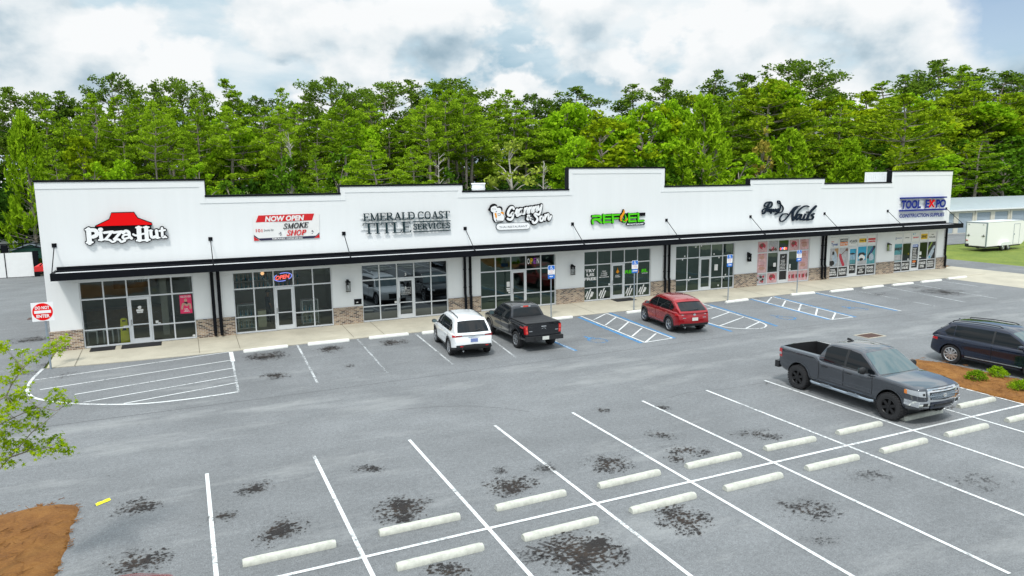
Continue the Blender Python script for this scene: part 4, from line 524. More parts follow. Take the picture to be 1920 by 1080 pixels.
def bed(name, outline, h, seed):
    """mounded mulch island with a ragged edge"""
    rg = random.Random(seed); p = [Vector(q) for q in outline]; pts = []
    for i in range(len(p)):
        a, c = p[i], p[(i+1) % len(p)]; n_ = max(2, int((c-a).length/.18))
        for k in range(n_):
            q = a.lerp(c, k/n_); pts.append(q+Vector((rg.uniform(-.05, .05), rg.uniform(-.05, .05))))
    c0 = sum(pts, Vector((0, 0)))/len(pts); rings = []
    for f, z in ((1, .002), (.97, h*.45), (.92, h*.75), (.8, h*.95), (.6, h), (.3, h*1.1)):
        rings.append([(c0.x+(q.x-c0.x)*f, c0.y+(q.y-c0.y)*f, z+(rg.uniform(-.02, .02) if f < .95 else 0)) for q in pts])
    mb = MB(); n_ = len(pts); mb.add([v for r_ in rings for v in r_]+[(c0.x, c0.y, h*1.1)], [(i*n_+k, i*n_+(k+1) % n_, (i+1)*n_+(k+1) % n_, (i+1)*n_+k) for i in range(5) for k in range(n_)]+[(5*n_+k, 5*n_+(k+1) % n_, 6*n_) for k in range(n_)])
    for _ in range(len(pts)*5):     # loose straws along the edge and over the top
        q = rg.choice(pts) if rg.random() < .5 else c0.lerp(rg.choice(pts), math.sqrt(rg.random())); a = rg.uniform(0, 6.28); L = rg.uniform(.06, .16)
        z = h*1.0 if rg.random() < .0 else None
        fr_ = (q-c0).length; zz = h*.9+.03 if any((q-e).length > .25 for e in pts[:1]) and min((q-e).length for e in pts[::4]) > .3 else .03
        dx, dy = math.cos(a)*L, math.sin(a)*L; mb.tube([(q.x-dx, q.y-dy, zz), (q.x+dx, q.y+dy, zz+.015)], .006, 3, 0, False)
    return tag(mb.build(name, 'pine_straw', sharp=60), kind='structure')
bed('mulch_bed', [(-3.5, -17.9), (.16, -17.85), (.9, -17.75), (1.55, -17.9), (1.74, -18.3), (1.74, -19.6), (1.74, -24), (-3.5, -24)], .12, 3)
bed('mulch_bed', [(31.35, -17.85), (31.75, -18.7), (31.9, -20), (31.98, -22), (32, -27), (29.3, -27), (29.26, -23.3), (29.24, -21.9), (29.3, -20.8), (29.9, -19.4), (30.7, -18.2)], .12, 5)
bed('mulch_bed', [(59.9, 1.3), (62.1, 1.3), (62.1, 20), (59.9, 20)], .05, 8)

# ------------------------------------------------------------------ the row of shops
XW = [(0, 4.69), (6.45, 11.21), (12.75, 17.52), (19.46, 24.28), (26.22, 31.08), (33.02, 37.87), (39.87, 44.72), (46.72, 51.57), (53.52, 58.4)]
PAR = [(-1.25, 5.52, 7.65), (5.52, 11.83, 6.88), (11.83, 18.49, 7.27), (18.49, 25.13, 6.88), (25.13, 31.99, 8.13), (31.99, 38.94, 6.96), (38.94, 45.78, 7.35), (45.78, 52.65, 6.97), (52.65, 59.6, 7.8)]
Z0, ZT, DP = .15, 3.23, .35
shops = empty('shop_building', (29, 0, 0), 0, 'long single-storey white stucco shop row with stepped parapet, brick plinths and black canopy', 'shop building')
def part(mb, name, mats, parent=shops, **k):
    o = mb.build(name, mats, **k); o.parent = parent
    q = parent; off = Vector((0, 0, 0))
    while q: off += q.location; q = q.parent
    o.location = -off; return o
def spart(mb, name, mats, parent, **k):
    """sub-part modelled in world coordinates"""
    return part(mb, name, mats, parent, **k)
mb = MB()
xe = [-1.25]+[v for p in XW for v in p]+[59.6]
for a, b_ in zip(xe[::2], xe[1::2]): mb.box(a, b_, 0, DP, -.05, ZT)
for a, b_, z in PAR: mb.box(a, b_, 0, DP, ZT, z)
mb.box(-1.25, -.95, DP, 20, -.05, 6.5); mb.box(59.3, 59.6, DP, 20, -.05, 6.5); mb.box(-.95, 59.3, 19.7, 20, -.05, 6.5)
part(mb, 'wall', 'stucco', sharp=30)
mb = MB(); mb.box(-.95, 59.3, DP, 19.7, 6.0, 6.2); part(mb, 'roof', 'roof_membrane')
mb = MB()          # thin raised band under the cap, following the steps
for a, b_, z in PAR: mb.box(a+.002, b_-.002, -.022, .0, z-.30, z-.012)
for (a, b_, z), (a2, b2, z2) in zip(PAR, PAR[1:]):
    x = b_; lo_, hi = min(z, z2), max(z, z2); (mb.box(x-.26, x-.002, -.022, 0, lo_-.30, hi-.302) if z > z2 else mb.box(x+.002, x+.26, -.022, 0, lo_-.30, hi-.302))
part(mb, 'parapet_band', 'white_trim')
mb = MB()
for a, b_, z in PAR: mb.box(a-.03, b_+.03, -.055, DP+.03, z, z+.085)
for (a, b_, z), (a2, b2, z2) in zip(PAR, PAR[1:]):
    x = b_; lo_, hi = min(z, z2)+.086, max(z, z2)-.001
    (mb.box(x+.002, x+.04, -.045, DP+.02, lo_, hi) if z > z2 else mb.box(x-.04, x-.002, -.045, DP+.02, lo_, hi))
part(mb, 'parapet_cap', 'black_metal')
mb = MB()          # ribbed return wall behind the end parapet
for i in range(12):
    y = .45+i*.158; mb.box(52.66, 52.74, y, y+.128, 6.2, 7.78); mb.box(52.69, 52.75, y+.128, y+.158, 6.2, 7.77)
part(mb, 'parapet_return', 'white_trim')
for a, b_ in zip(xe[::2], xe[1::2]):
    mb = MB(); l = a-.04 if a < 0 else a+.003; r_ = b_+.04 if b_ > 59 else b_-.003
    mb.box(l, r_, -.045, -.001, -.05, .985); mb.box(l-.01, r_+.01, -.065, -.001, .986, 1.045); part(mb, 'brick_plinth', 'brick')
mb = MB()
mb.box(-.82, 59.2, -1.46, -1.38, 3.47, 3.79); mb.box(-.82, -.74, -1.379, -.01, 3.47, 3.785); mb.box(59.12, 59.2, -1.379, -.01, 3.47, 3.785)
mb.box(-.739, 59.119, -.42, -.005, 3.52, 3.80); mb.box(-.739, 59.119, -.12, -.005, 3.801, 3.93)
for x in np.arange(1.5, 59, 2.0): mb.box(x, x+.06, -1.379, -.421, 3.5, 3.6)
can = part(mb, 'canopy', 'black_metal')
mb = MB(); mb.box(-.739, 59.119, -1.378, -.421, 3.605, 3.73); spart(mb, 'canopy_deck', 'canopy_top', can)
for x in (-.75, 5.6, 11.93, 18.6, 25.4, 32.2, 39.1, 45.95, 52.47, 59.15):
    mb = MB(); mb.tube([(x, -.03, 4.88), (x, -1.40, 3.80)], .02, 8); mb.box(x-.03, x+.03, -1.45, -1.3, 3.792, 3.82); rod = part(mb, 'canopy_rod', 'black_metal')
    mb = MB(); mb.box(x-.09, x+.09, -.03, -.001, 4.80, 4.98); mb.box(x-.025, x+.025, -.06, -.031, 4.84, 4.93); spart(mb, 'wall_plate', 'black_metal', rod)
for x in (5.52, 5.80, 18.5, 18.82, 32.1, 32.42, 45.85, 46.16, 59.32):
    mb = MB(); q = .078
    mb.tube([(x, -.10, 3.5), (x, -.10, 1.25), (x, -.16, 1.08), (x, -.16, .34), (x, -.24, .24)], q, 10)
    for z in (2.6, 1.6): mb.box(x-.075, x+.075, -.145, -.002, z, z+.04)
    part(mb, 'downspout', 'black_metal')
mb = MB(); mb.box(-2.85, -1.251, 7.6, 9.6, 3.0, 3.25); mb.prism([(-2.83, 3.251), (-1.252, 3.251), (-1.252, 3.55)], 7.7, 9.5); a = part(mb, 'side_awning', 'red_canvas')
mb = MB(); mb.tube([(-2.6, 7.7, 3.3), (-1.3, 7.7, 4.3)], .025, 6); spart(mb, 'awning_rod', 'black_metal', a)
mb = MB(); mb.lathe([(.0, .5), (.42, .5), (.45, .46), (.40, .40), (.40, -.9)], (20.9, 3.6, 6.85), 'z', 20); mb.lathe([(.43, .2), (.43, .16), (.4, .16)], (20.9, 3.6, 6.85), 'z', 20)
part(mb, 'roof_vent', 'white_trim')
# storefronts
def storefront(x0, x1, gl, clip_bays=()):
    bw = (x1-x0)/5; F0, F1 = .06, .15
    mb = MB(); s_ = .05
    mb.box(x0+.002, x0+s_, F0, F1, Z0, ZT-.002); mb.box(x1-s_, x1-.002, F0, F1, Z0, ZT-.002)
    mb.box(x0+s_+.001, x1-s_-.001, F0+.002, F1-.002, ZT-.075, ZT-.003)
    for i in range(1, 5): mb.box(x0+bw*i-.03, x0+bw*i+.03, F0+.004, F1-.004, Z0, ZT-.076)
    for i in range(5):
        a, b_ = x0+bw*i+.031, x0+bw*(i+1)-.031
        if i == 0: a = x0+s_+.001
        if i == 4: b_ = x1-s_-.001
        mb.box(a, b_, F0+.006, F1-.006, 2.335, 2.40)
        if i != 2: mb.box(a, b_, F0+.006, F1-.006, .93, .99); mb.box(a, b_, F0-.004, F1-.006, Z0, Z0+.075)
    fr_ = part(mb, 'storefront_window', 'alu')
    mb = MB()
    for i in range(5):
        a, b_ = x0+bw*i+.025, x0+bw*(i+1)-.025
        for z0, z1 in ([(2.39, ZT-.07)] if i == 2 else [(2.39, ZT-.07), (.985, 2.34), (Z0+.07, .935)]): mb.add([(a, .10, z0), (b_, .10, z0), (b_, .10, z1), (a, .10, z1)], [(0, 1, 2, 3)])
    spart(mb, 'pane', gl, fr_, sharp=None, fix=False)
    a, b_ = x0+bw*2+.035, x0+bw*3-.035
    mb = MB(); w_ = .105
    mb.box(a, a+w_, .045, .135, Z0+.01, 2.33); mb.box(b_-w_, b_, .045, .135, Z0+.01, 2.33); mb.box(a+w_+.001, b_-w_-.001, .047, .133, Z0+.01, Z0+.24); mb.box(a+w_+.001, b_-w_-.001, .047, .133, 2.21, 2.329); mb.box(a+w_+.001, b_-w_-.001, .06, .12, 1.02, 1.07)
    dr = part(mb, 'door', 'alu')
    mb = MB(); mb.add([(a+w_, .10, Z0+.23), (b_-w_, .10, Z0+.23), (b_-w_, .10, 2.22), (a+w_, .10, 2.22)], [(0, 1, 2, 3)]); spart(mb, 'pane', gl, dr, sharp=None, fix=False)
    mb = MB(); hx = a+.06; mb.tube([(hx, .04, 1.02), (hx, -.02, 1.04), (hx, -.02, 1.28), (hx, .04, 1.30)], .016, 8); spart(mb, 'handle', 'steel', dr)
    return fr_, dr
SFR = []
for i, (a, b_) in enumerate(XW): SFR.append(storefront(a, b_, {2: 'glass_film', 4: 'glass_green', 5: 'glass_green', 6: 'glass_green', 3: 'glass_green'}.get(i, 'glass')))
# rooms behind the glass
walls = [-.94]+[(XW[i][1]+XW[i+1][0])/2 for i in range(8)]+[59.29]
mb = MB(); mb.box(-.94, 59.29, .36, 19.6, .05, .148); part(mb, 'interior_floor', 'floor_tile')
mb = MB(); mb.box(-.94, 59.29, .36, 19.6, 3.28, 3.34); part(mb, 'interior_ceiling', 'inner_wall')
mb = MB()
for x in walls[1:-1]: mb.box(x-.06, x+.06, .36, 9.0, .149, 3.279)
for i in range(9): mb.box(walls[i]+.07, walls[i+1]-.07, 7.0 if i != 1 else 6.0, 7.1 if i != 1 else 6.1, .149, 3.279, 1 if i in (2, 7, 8) else 0)
mb.box(3.2, 3.5, 1.6, 1.95, .149, 3.279); part(mb, 'interior_wall', ['inner_wall', 'inner_dark'])
bay = lambda u, i: (XW[u][0]+(XW[u][1]-XW[u][0])/5*i+.04, XW[u][0]+(XW[u][1]-XW[u][0])/5*(i+1)-.04)
ROW = {'t': (2.41, ZT-.09), 'm': (1.0, 2.33), 'b': (Z0+.085, .925)}
def decal(parent, name, mats, fn):
    mb = MB(); fn(mb); return spart(mb, name, mats, parent, sharp=None)
Yd = .088
def rect(mb, x0, x1, z0, z1, mi=0, y=Yd): mb.box(x0, x1, y, y+.004, z0, z1, mi)
def blob(mb, cx, cz, rx, rz, mi, y=Yd-.002, seed=0, n=12):
    rg = random.Random(seed); mb.prism([(cx+rx*math.cos(a)*rg.uniform(.75, 1.1), cz+rz*math.sin(a)*rg.uniform(.75, 1.1)) for a in np.linspace(0, 2*math.pi, n+1)[:-1]], y, Yd+.003, 'y', mi)
def smear(mb, rows, x0, x1, zt, zb, y, mi):
    """lettering too small to read: rows of uneven short marks"""
    rg = random.Random(int(x0*1000)); ph = (zt-zb)/rows
    for i in range(rows):
        ins = rg.uniform(0, .22)*(x1-x0); x = x0+ins; z = zt-ph*i
        while x < x1-ins-.02:
            wd = rg.uniform(.025, .07); mb.box(x, min(x+wd, x1), y, y+.002, z-ph*rg.uniform(.6, .75), z-ph*rg.uniform(.1, .25), mi); x += wd+rg.uniform(.012, .03)
# window lettering and posters, shop by shop
defmat('poster_pink', (.75, .03, .13), .5); defmat('poster_pale', (.64, .40, .41), .5, var=.3, vscale=6); defmat('poster_grey', (.45, .45, .47), .5, var=.3, vscale=7); defmat('flesh', (.55, .30, .24), .5, var=.2, vscale=9)
defmat('rose', (.50, .03, .06), .5, var=.5, vscale=14); defmat('pale_pink', (.68, .35, .40), .5, var=.35, vscale=12); defmat('brown_print', (.16, .07, .05), .5, var=.4, vscale=14); defmat('ink', (.012, .012, .014), .5)
defmat('sky_print', (.02, .34, .55), .5, var=.2, vscale=3); defmat('teal_print', (.08, .30, .34), .5, var=.3, vscale=5); defmat('cloth_print', (.42, .50, .58), .5, var=.3, vscale=9); defmat('red_print', (.60, .015, .02), .5); defmat('blue_print', (.02, .08, .30), .5)
defmat('orange_print', (.80, .20, .03), .5); defmat('yellow_print', (.80, .52, .01), .5); defmat('green_print', (.20, .30, .03), .5); defmat('violet_print', (.30, .05, .45), .5); defmat('wood_print', (.42, .24, .11), .5)
def pz_poster(mb):
    a, b_ = 4.05, 4.57; rect(mb, a, b_, 1.38, 2.28); text(mb, 'YOU DO YOU', (a+.03, 2.15), (b_-.03, 2.15), .09, Yd-.004, .002, 1, .02)
    blob(mb, 4.31, 2.02, .07, .09, 2, seed=1); blob(mb, 4.31, 1.86, .12, .09, 3, seed=2); mb.stroke([(4.13, 1.62), (4.2, 1.85), (4.36, 1.76)], .09, Yd-.003, Yd+.003, 2); mb.stroke([(4.5, 1.62), (4.48, 1.82), (4.33, 1.78)], .09, Yd-.0045, Yd+.003, 2)
    smear(mb, 3, 4.19, 4.45, 1.62, 1.44, Yd-.006, 1)
decal(SFR[0][0], 'poster', ['poster_pink', 'vinyl', 'flesh', 'ink'], pz_poster)
def pz_sticker(mb):
    rect(mb, 2.96, 3.08, 1.03, 1.15); rect(mb, 3.05, 3.17, 1.0, 1.06); rect(mb, 4.50, 4.62, Z0+.09, Z0+.17); rect(mb, 1.62, 1.86, .995, 1.03)
decal(SFR[0][0], 'sticker', ['vinyl'], pz_sticker)
def pz_door(mb):
    blob(mb, 2.345, 1.86, .09, .055, 0, seed=4, n=16); rect(mb, 2.285, 2.405, 1.77, 1.82); rect(mb, 2.20, 2.49, 1.66, 1.75, 0); rect(mb, 2.22, 2.47, 1.58, 1.645, 0)
decal(SFR[0][1], 'door_lettering', ['vinyl'], pz_door)
def title_door(mb):
    x0, x1 = 14.78, 15.49; c = (x0+x1)/2
    for z, d_ in ((1.83, 0), (1.47, 0)): mb.stroke([(x0+.08, z), (x1-.08, z)], .012, Yd-.002, Yd+.003, 0, False, False)
    for x in (x0+.08, x1-.08): mb.stroke([(x, 1.47), (x, 1.83)], .012, Yd-.003, Yd+.003, 0, False, False)
    mb.stroke([(c, 1.76), (c, 1.88)], .03, Yd-.004, Yd+.003, 0); mb.stroke([(c-.06, 1.80), (c, 1.76), (c+.06, 1.80)], .022, Yd-.005, Yd+.003, 0)
    serif(mb, 'TITLE', (x0+.13, 1.62), (x1-.11, 1.62), .12, Yd-.003, .002); serif(mb, 'SERVICES', (x0+.15, 1.52), (x1-.13, 1.52), .06, Yd-.003, .002, 0, 0, 1.3)
decal(SFR[2][1], 'door_lettering', ['vinyl'], title_door)
decal(SFR[2][0], 'unit_number', ['vinyl'], lambda mb: (text(mb, '3', (15.1, 2.48), (15.19, 2.48), .15, Yd, .002, 0, .03), rect(mb, 14.5, 14.62, 1.02, 1.14)))
def granny_open(mb):
    a, b_ = bay(3, 3)
    for i, c in enumerate('OPEN'):
        w_ = (b_-a-.06)/4; text(mb, c, (a+.03+w_*i+.02, 2.68), (a+.03+w_*(i+1)-.02, 2.68), .32, Yd, .002, i % 4, .035)
decal(SFR[3][0], 'window_lettering', ['vinyl', 'yellow_print', 'violet_print', 'vinyl'], granny_open)
decal(SFR[3][0], 'paper_notice', ['vinyl'], lambda mb: (rect(mb, 21.12, 21.32, 1.42, 1.72), rect(mb, 21.1, 21.34, 1.28, 1.36), rect(mb, 21.13, 21.34, 1.16, 1.26), rect(mb, 21.22, 21.34, 1.04, 1.14)))
def try_us(mb):
    a, b_ = bay(4, 0)
    for i, q in enumerate(('TRY', 'US', 'FREE')):
        w_ = (.36, .27, .44)[i]; c = (a+b_)/2; text(mb, q, (c-w_, 1.93-.25*i), (c+w_, 1.93-.25*i), .17, Yd, .002, 0, .045)
decal(SFR[4][0], 'window_lettering', ['vinyl'], try_us)
def text_free(mb): a, b_ = bay(4, 1); lines_of_text(mb, ['TEXT', '"3 FREE', 'CLASSES"'], a+.2, b_-.2, 1.97, 1.62, Yd, 0, .03); smear(mb, 1, a+.06, b_-.06, 1.6, 1.5, Yd, 0)
decal(SFR[4][0], 'window_lettering', ['vinyl'], text_free)
for bi in (0, 1, 3, 4):
    def stripes(mb):
        a, b_ = bay(4, bi); z0, z1 = ROW['b']
        for k, (u, l0, l1) in enumerate(((.02, .25, .75), (.30, .05, .95), (.62, .05, .7), (.80, .25, .65))):
            if bi in (1, 3) and k == 3: continue
            xx = a+.02+u*(b_-a-.36); mb.stroke([(xx+.32*l0, z0+(z1-z0)*l0), (xx+.32*l1, z0+(z1-z0)*l1)], .085, Yd-.001*k, Yd+.003, 0, False, False)
    decal(SFR[4][0], 'stripe_decal', ['vinyl'], stripes)
def green_words(mb):
    a = bay(4, 3)[0]; b_ = bay(4, 4)[1]-.12; text(mb, 'REF', (a, 1.68), (a+.80, 1.68), .2, Yd, .002, 0, .05, .1); text(mb, 'EL', (b_-.5, 1.68), (b_, 1.68), .2, Yd, .002, 0, .05, .1)
    mb.prism([(a+.88, 1.66), (a+.98, 1.98), (a+1.08, 1.7), (a+.98, 1.62)], Yd, Yd+.003, 'y', 1); text(mb, 'BOOTCAMP', (b_-.45, 1.58), (b_, 1.58), .06, Yd, .002, 2, .02)
decal(SFR[4][0], 'window_lettering', ['green_sign', 'orange_sign', 'vinyl'], green_words)
decal(SFR[4][0], 'sticker', ['vinyl'], lambda mb: rect(mb, 28.0, 28.12, 1.02, 1.14))
def refuel_door(mb):
    c = 28.65; mb.prism([(c-.12, 1.80), (c-.02, 1.95), (c, 2.1), (c+.03, 1.95), (c+.12, 1.82), (c, 1.72)], Yd-.02, Yd, 'y', 1); smear(mb, 2, c-.24, c+.24, 1.64, 1.46, Yd-.02, 0)
decal(SFR[4][1], 'door_lettering', ['vinyl', 'orange_sign'], refuel_door)
def gap_win(mb):
    for bi, x, z in ((0, .8, 2.45), (1, .7, 3.0), (0, .6, 2.24), (1, .2, 1.03), (3, .2, 2.47), (3, .7, 2.22), (4, .25, 1.03), (4, .1, .85), (3, .7, .35), (1, .1, .85), (2, .1, 3.05)):
        a, b_ = bay(5, bi); rect(mb, a+x*.85, a+x*.85+.09, z, z+.1)
    a, b_ = bay(5, 3); rect(mb, a+.28, a+.56, 1.42, 1.82)
decal(SFR[5][0], 'sticker', ['vinyl'], gap_win)
def nails_poster(bi, row, kind):
    def fn(mb):
        a, b_ = bay(6, bi); z0, z1 = ROW[row]; rect(mb, a, b_, z0, z1, 0); c, d_ = (a+b_)/2, (z0+z1)/2; sd_ = bi*7+ord(row)
        if kind == 'bowl': blob(mb, c, d_+.05, .3, .24, 1, seed=sd_); blob(mb, c-.05, d_+.12, .17, .12, 2, Yd-.004, seed=sd_+1); blob(mb, c+.1, d_-.1, .12, .08, 3, Yd-.004, seed=sd_+2)
        if kind == 'petals':
            rg = random.Random(sd_)
            for k in range(9): blob(mb, rg.uniform(a+.12, b_-.12), rg.uniform(z0+.1, z1-.1), .10, .09, (1, 2, 3, 4)[k % 4], Yd-.002-.0006*k, seed=k+sd_)
        if kind == 'hand':
            for k, (zz, mi) in enumerate(((z1-.28, 4), (z0+.30, 4))):
                blob(mb, c, zz, .28, .13, mi, Yd-.002, seed=sd_+k)
                for f in range(4): mb.stroke([(c-.15+.1*f, zz), (c-.22+.12*f, zz+.20)], .06, Yd-.003-.0005*f, Yd+.003, 4); blob(mb, c-.22+.12*f, zz+.22, .03, .03, 1, Yd-.006, seed=f)
            smear(mb, 2, a+.2, b_-.2, d_+.09, d_-.06, Yd-.003, 3)
        if kind == 'row': [blob(mb, a+.15+.13*k, d_-.02, .09, .17, (1, 3, 2)[k % 3], Yd-.002-.0007*k, seed=k+sd_) for k in range(6)]
    decal(SFR[6][0], 'poster', ['poster_pale', 'rose', 'brown_print', 'pale_pink', 'flesh'] if kind != 'petals' else ['poster_grey', 'brown_print', 'pale_pink', 'ink', 'rose'], fn)
for bi, row, k in ((0, 't', 'bowl'), (1, 't', 'petals'), (3, 't', 'bowl'), (4, 't', 'hand'), (0, 'm', 'hand'), (4, 'm', 'hand'), (0, 'b', 'petals'), (1, 'b', 'bowl'), (3, 'b', 'row'), (4, 'b', 'row')): nails_poster(bi, row, k)
def nails_open(mb):
    a, b_ = bay(6, 2)
    for i, c in enumerate('OPEN'): text(mb, c, (a+.12+.17*i, 2.5), (a+.27+.17*i, 2.5), .16, Yd, .002, i, .05)
decal(SFR[6][0], 'window_lettering', ['neon_red', 'neon_blue', 'lamp_glow', 'neon_red'], nails_open)
decal(SFR[6][0], 'paper_notice', ['vinyl'], lambda mb: (rect(mb, 41.42, 41.66, 1.35, 1.62), rect(mb, 42.92, 43.04, 1.15, 1.45), rect(mb, 42.9, 43.04, 1.0, 1.1)))
def nails_door(mb):
    a, b_ = 41.95, 42.63; rect(mb, a, b_, .42, 2.2, 0); c = (a+b_)/2; mb.stroke([(c-.1, 1.9), (c-.02, 2.05), (c+.06, 1.95), (c+.16, 2.08)], .03, Yd-.004, Yd, 1); smear(mb, 7, a+.08, b_-.08, 1.8, 1.1, Yd-.004, 1)
decal(SFR[6][1], 'door_lettering', ['ink', 'vinyl'], nails_door)
def black_box(u, bi, lines):
    def fn(mb):
        a, b_ = bay(u, bi); z0, z1 = ROW['b']; rect(mb, a, b_, z0, z1, 0); lines_of_text(mb, lines, a+.06, b_-.08, z1-.08, z0+.1, Yd-.004, 1, .045, .002, .72)
    decal(SFR[u][0], 'poster', ['ink', 'vinyl'], fn)
for u, bi, ln in ((7, 0, ['TOOL', 'REPAIR', 'SERVICE']), (7, 1, ['BLUEPRINT', 'TAKEOFFS']), (7, 3, ['CONSTRUCTION', 'AND', 'INDUSTRY']), (7, 4, ['POWER', 'TOOLS']), (8, 0, ['DECK &', 'RAILING']), (8, 1, ['GIFT CARDS', 'AVAILABLE']), (8, 3, ['STAINLESS', 'STEEL']), (8, 4, ['NAILS', 'SCREWS', 'BOLTS'])): black_box(u, bi, ln)
def brand(u, bi, fn, mats):
    def f2(mb):
        a, b_ = bay(u, bi); z0, z1 = ROW['t']; rect(mb, a-.035, b_+.035, z0, z1, 0); fn(mb, a, b_, (a+b_)/2, (z0+z1)/2)
    decal(SFR[u][0], 'poster', ['vinyl']+mats, f2)
Yt = Yd-.004
brand(7, 0, lambda mb, a, b_, c, d_: (text(mb, 'DuPont', (a+.14, d_+.02), (a+.42, d_+.02), .07, Yt, .002, 1, .02), text(mb, 'Tyvek', (a+.14, d_-.24), (b_-.05, d_-.24), .2, Yt, .002, 2, .03)), ['red_print', 'blue_print'])
brand(7, 1, lambda mb, a, b_, c, d_: (rect(mb, a+.06, b_-.06, d_, d_+.22, 1, Yt), text(mb, 'SIMPSON', (a+.1, d_+.05), (b_-.1, d_+.05), .12, Yt-.003, .002, 0, .03), rect(mb, a+.06, b_-.06, d_-.28, d_-.02, 2, Yt), text(mb, 'Strong-Tie', (a+.1, d_-.2), (b_-.1, d_-.2), .13, Yt-.003, .002, 0, .03)), ['ink', 'orange_print'])
brand(7, 2, lambda mb, a, b_, c, d_: (text(mb, 'ATLANTIS', (a+.05, d_-.08), (b_-.05, d_-.08), .17, Yt, .002, 1, .03), text(mb, 'RAIL SYSTEMS', (a+.2, d_-.17), (b_-.2, d_-.17), .05, Yt, .002, 1)), ['teal_sign'])
brand(7, 3, lambda mb, a, b_, c, d_: (rect(mb, a+.08, b_-.06, d_-.14, d_+.16, 1, Yt), text(mb, 'STABILA', (a+.12, d_-.05), (b_-.28, d_-.05), .11, Yt-.003, .002, 2, .03), rect(mb, b_-.2, b_-.09, d_-.08, d_+.1, 2, Yt-.003)), ['yellow_print', 'ink'])
brand(7, 4, lambda mb, a, b_, c, d_: (rect(mb, a+.06, b_-.06, d_, d_+.14, 1, Yt), text(mb, 'makita', (a+.06, d_-.16), (b_-.06, d_-.16), .15, Yt, .002, 1, .04, .15)), ['red_print'])
brand(8, 0, lambda mb, a, b_, c, d_: (smear(mb, 1, a+.25, b_-.05, d_+.05, d_-.06, Yt, 1), rect(mb, a+.14, a+.2, d_-.12, d_+.08, 1, Yt)), ['blue_print'])
brand(8, 1, lambda mb, a, b_, c, d_: smear(mb, 1, a+.12, b_-.08, d_+.05, d_-.06, Yt, 1), ['ink'])
brand(8, 2, lambda mb, a, b_, c, d_: (smear(mb, 1, a+.12, b_-.08, d_+.06, d_-.14, Yt, 1), rect(mb, a+.12, a+.24, d_+.2, d_+.3, 2, Yt), text(mb, 'T', (a+.32, d_+.18), (a+.42, d_+.18), .14, Yt, .002, 2, .03)), ['red_print', 'sky_print'])
brand(8, 3, lambda mb, a, b_, c, d_: (rect(mb, a+.08, b_-.06, d_-.2, d_+.22, 1, Yt), text(mb, 'DEWALT', (a+.12, d_-.09), (b_-.1, d_-.09), .2, Yt-.003, .002, 2, .04)), ['yellow_print', 'ink'])
brand(8, 4, lambda mb, a, b_, c, d_: (smear(mb, 1, a+.28, b_-.28, d_+.18, d_+.06, Yt, 1), text(mb, 'ROLAIR', (a+.1, d_-.14), (b_-.1, d_-.14), .14, Yt, .002, 1, .02)), ['ink'])
def photo(u, bi, fn, mats):
    def f2(mb):
        a, b_ = bay(u, bi); z0, z1 = ROW['m']; rect(mb, a, b_, z0, z1, 0); fn(mb, a, b_, (a+b_)/2, z0, z1)
    decal(SFR[u][0], 'poster', mats, f2)
photo(7, 0, lambda mb, a, b_, c, z0, z1: (rect(mb, b_-.35, b_, z0+.7, z1, 3, Yd-.001), blob(mb, b_-.3, z0+.6, .25, .55, 1, seed=3), blob(mb, c-.05, z1-.35, .13, .15, 2, seed=4), blob(mb, a+.25, z0+.25, .3, .2, 2, seed=5)), ['poster_grey', 'cloth_print', 'ink', 'wood_print'])
photo(7, 1, lambda mb, a, b_, c, z0, z1: (mb.stroke([(a+.12, z0+.8), (a+.28, z0+.45), (a+.5, z0+.06)], .25, Yt, Yd+.003, 1), mb.stroke([(a+.22, z0+.82), (b_-.15, z1-.15)], .05, Yt-.001, Yd+.003, 2), blob(mb, b_-.1, z1-.15, .16, .12, 2, seed=9)), ['poster_grey', 'rose', 'brown_print'])
photo(7, 3, lambda mb, a, b_, c, z0, z1: (rect(mb, a, b_, z0, z0+.3, 1, Yd-.001), blob(mb, c, z0+.75, .42, .16, 3, seed=2), blob(mb, c, z0+.5, .36, .24, 2, Yd-.003, seed=6), blob(mb, c-.05, z0+.38, .24, .12, 3, Yd-.004, seed=7)), ['sky_print', 'poster_grey', 'vinyl', 'ink'])
photo(7, 4, lambda mb, a, b_, c, z0, z1: (mb.stroke([(b_-.12, z1-.05), (c, z1-.45), (a+.15, z0+.5)], .24, Yt, Yd+.003, 2), blob(mb, c+.05, z0+.5, .3, .3, 1, Yd-.005, seed=4), mb.stroke([(c+.15, z1-.15), (c-.05, z1-.5)], .12, Yt-.002, Yd, 3)), ['teal_print', 'cloth_print', 'ink', 'blue_print'])
photo(8, 0, lambda mb, a, b_, c, z0, z1: (rect(mb, a, b_, z0+.05, z0+.5, 1, Yd-.001), [blob(mb, a+.12+.14*k, z0+.95, .07, .14, 2, seed=k) for k in range(6)], mb.stroke([(a+.5, z0+.9), (b_-.1, z0+.6), (b_-.05, z0)], .03, Yt, Yd+.003, 2)), ['teal_print', 'poster_grey', 'ink'])
photo(8, 4, lambda mb, a, b_, c, z0, z1: (mb.stroke([(a+.05, z0+.75), (c, z1-.05)], .13, Yt, Yd+.003, 1), mb.stroke([(a+.1, z0+.06), (c, z0+.55), (b_-.15, z1-.4)], .22, Yt-.001, Yd+.003, 2), mb.stroke([(c-.1, z0+.05), (c+.25, z0+.6)], .14, Yt-.002, Yd+.003, 2), blob(mb, c-.18, z0+.14, .12, .08, 3, Yd-.007, seed=2)), ['ink', 'green_print', 'cloth_print', 'sky_print'])
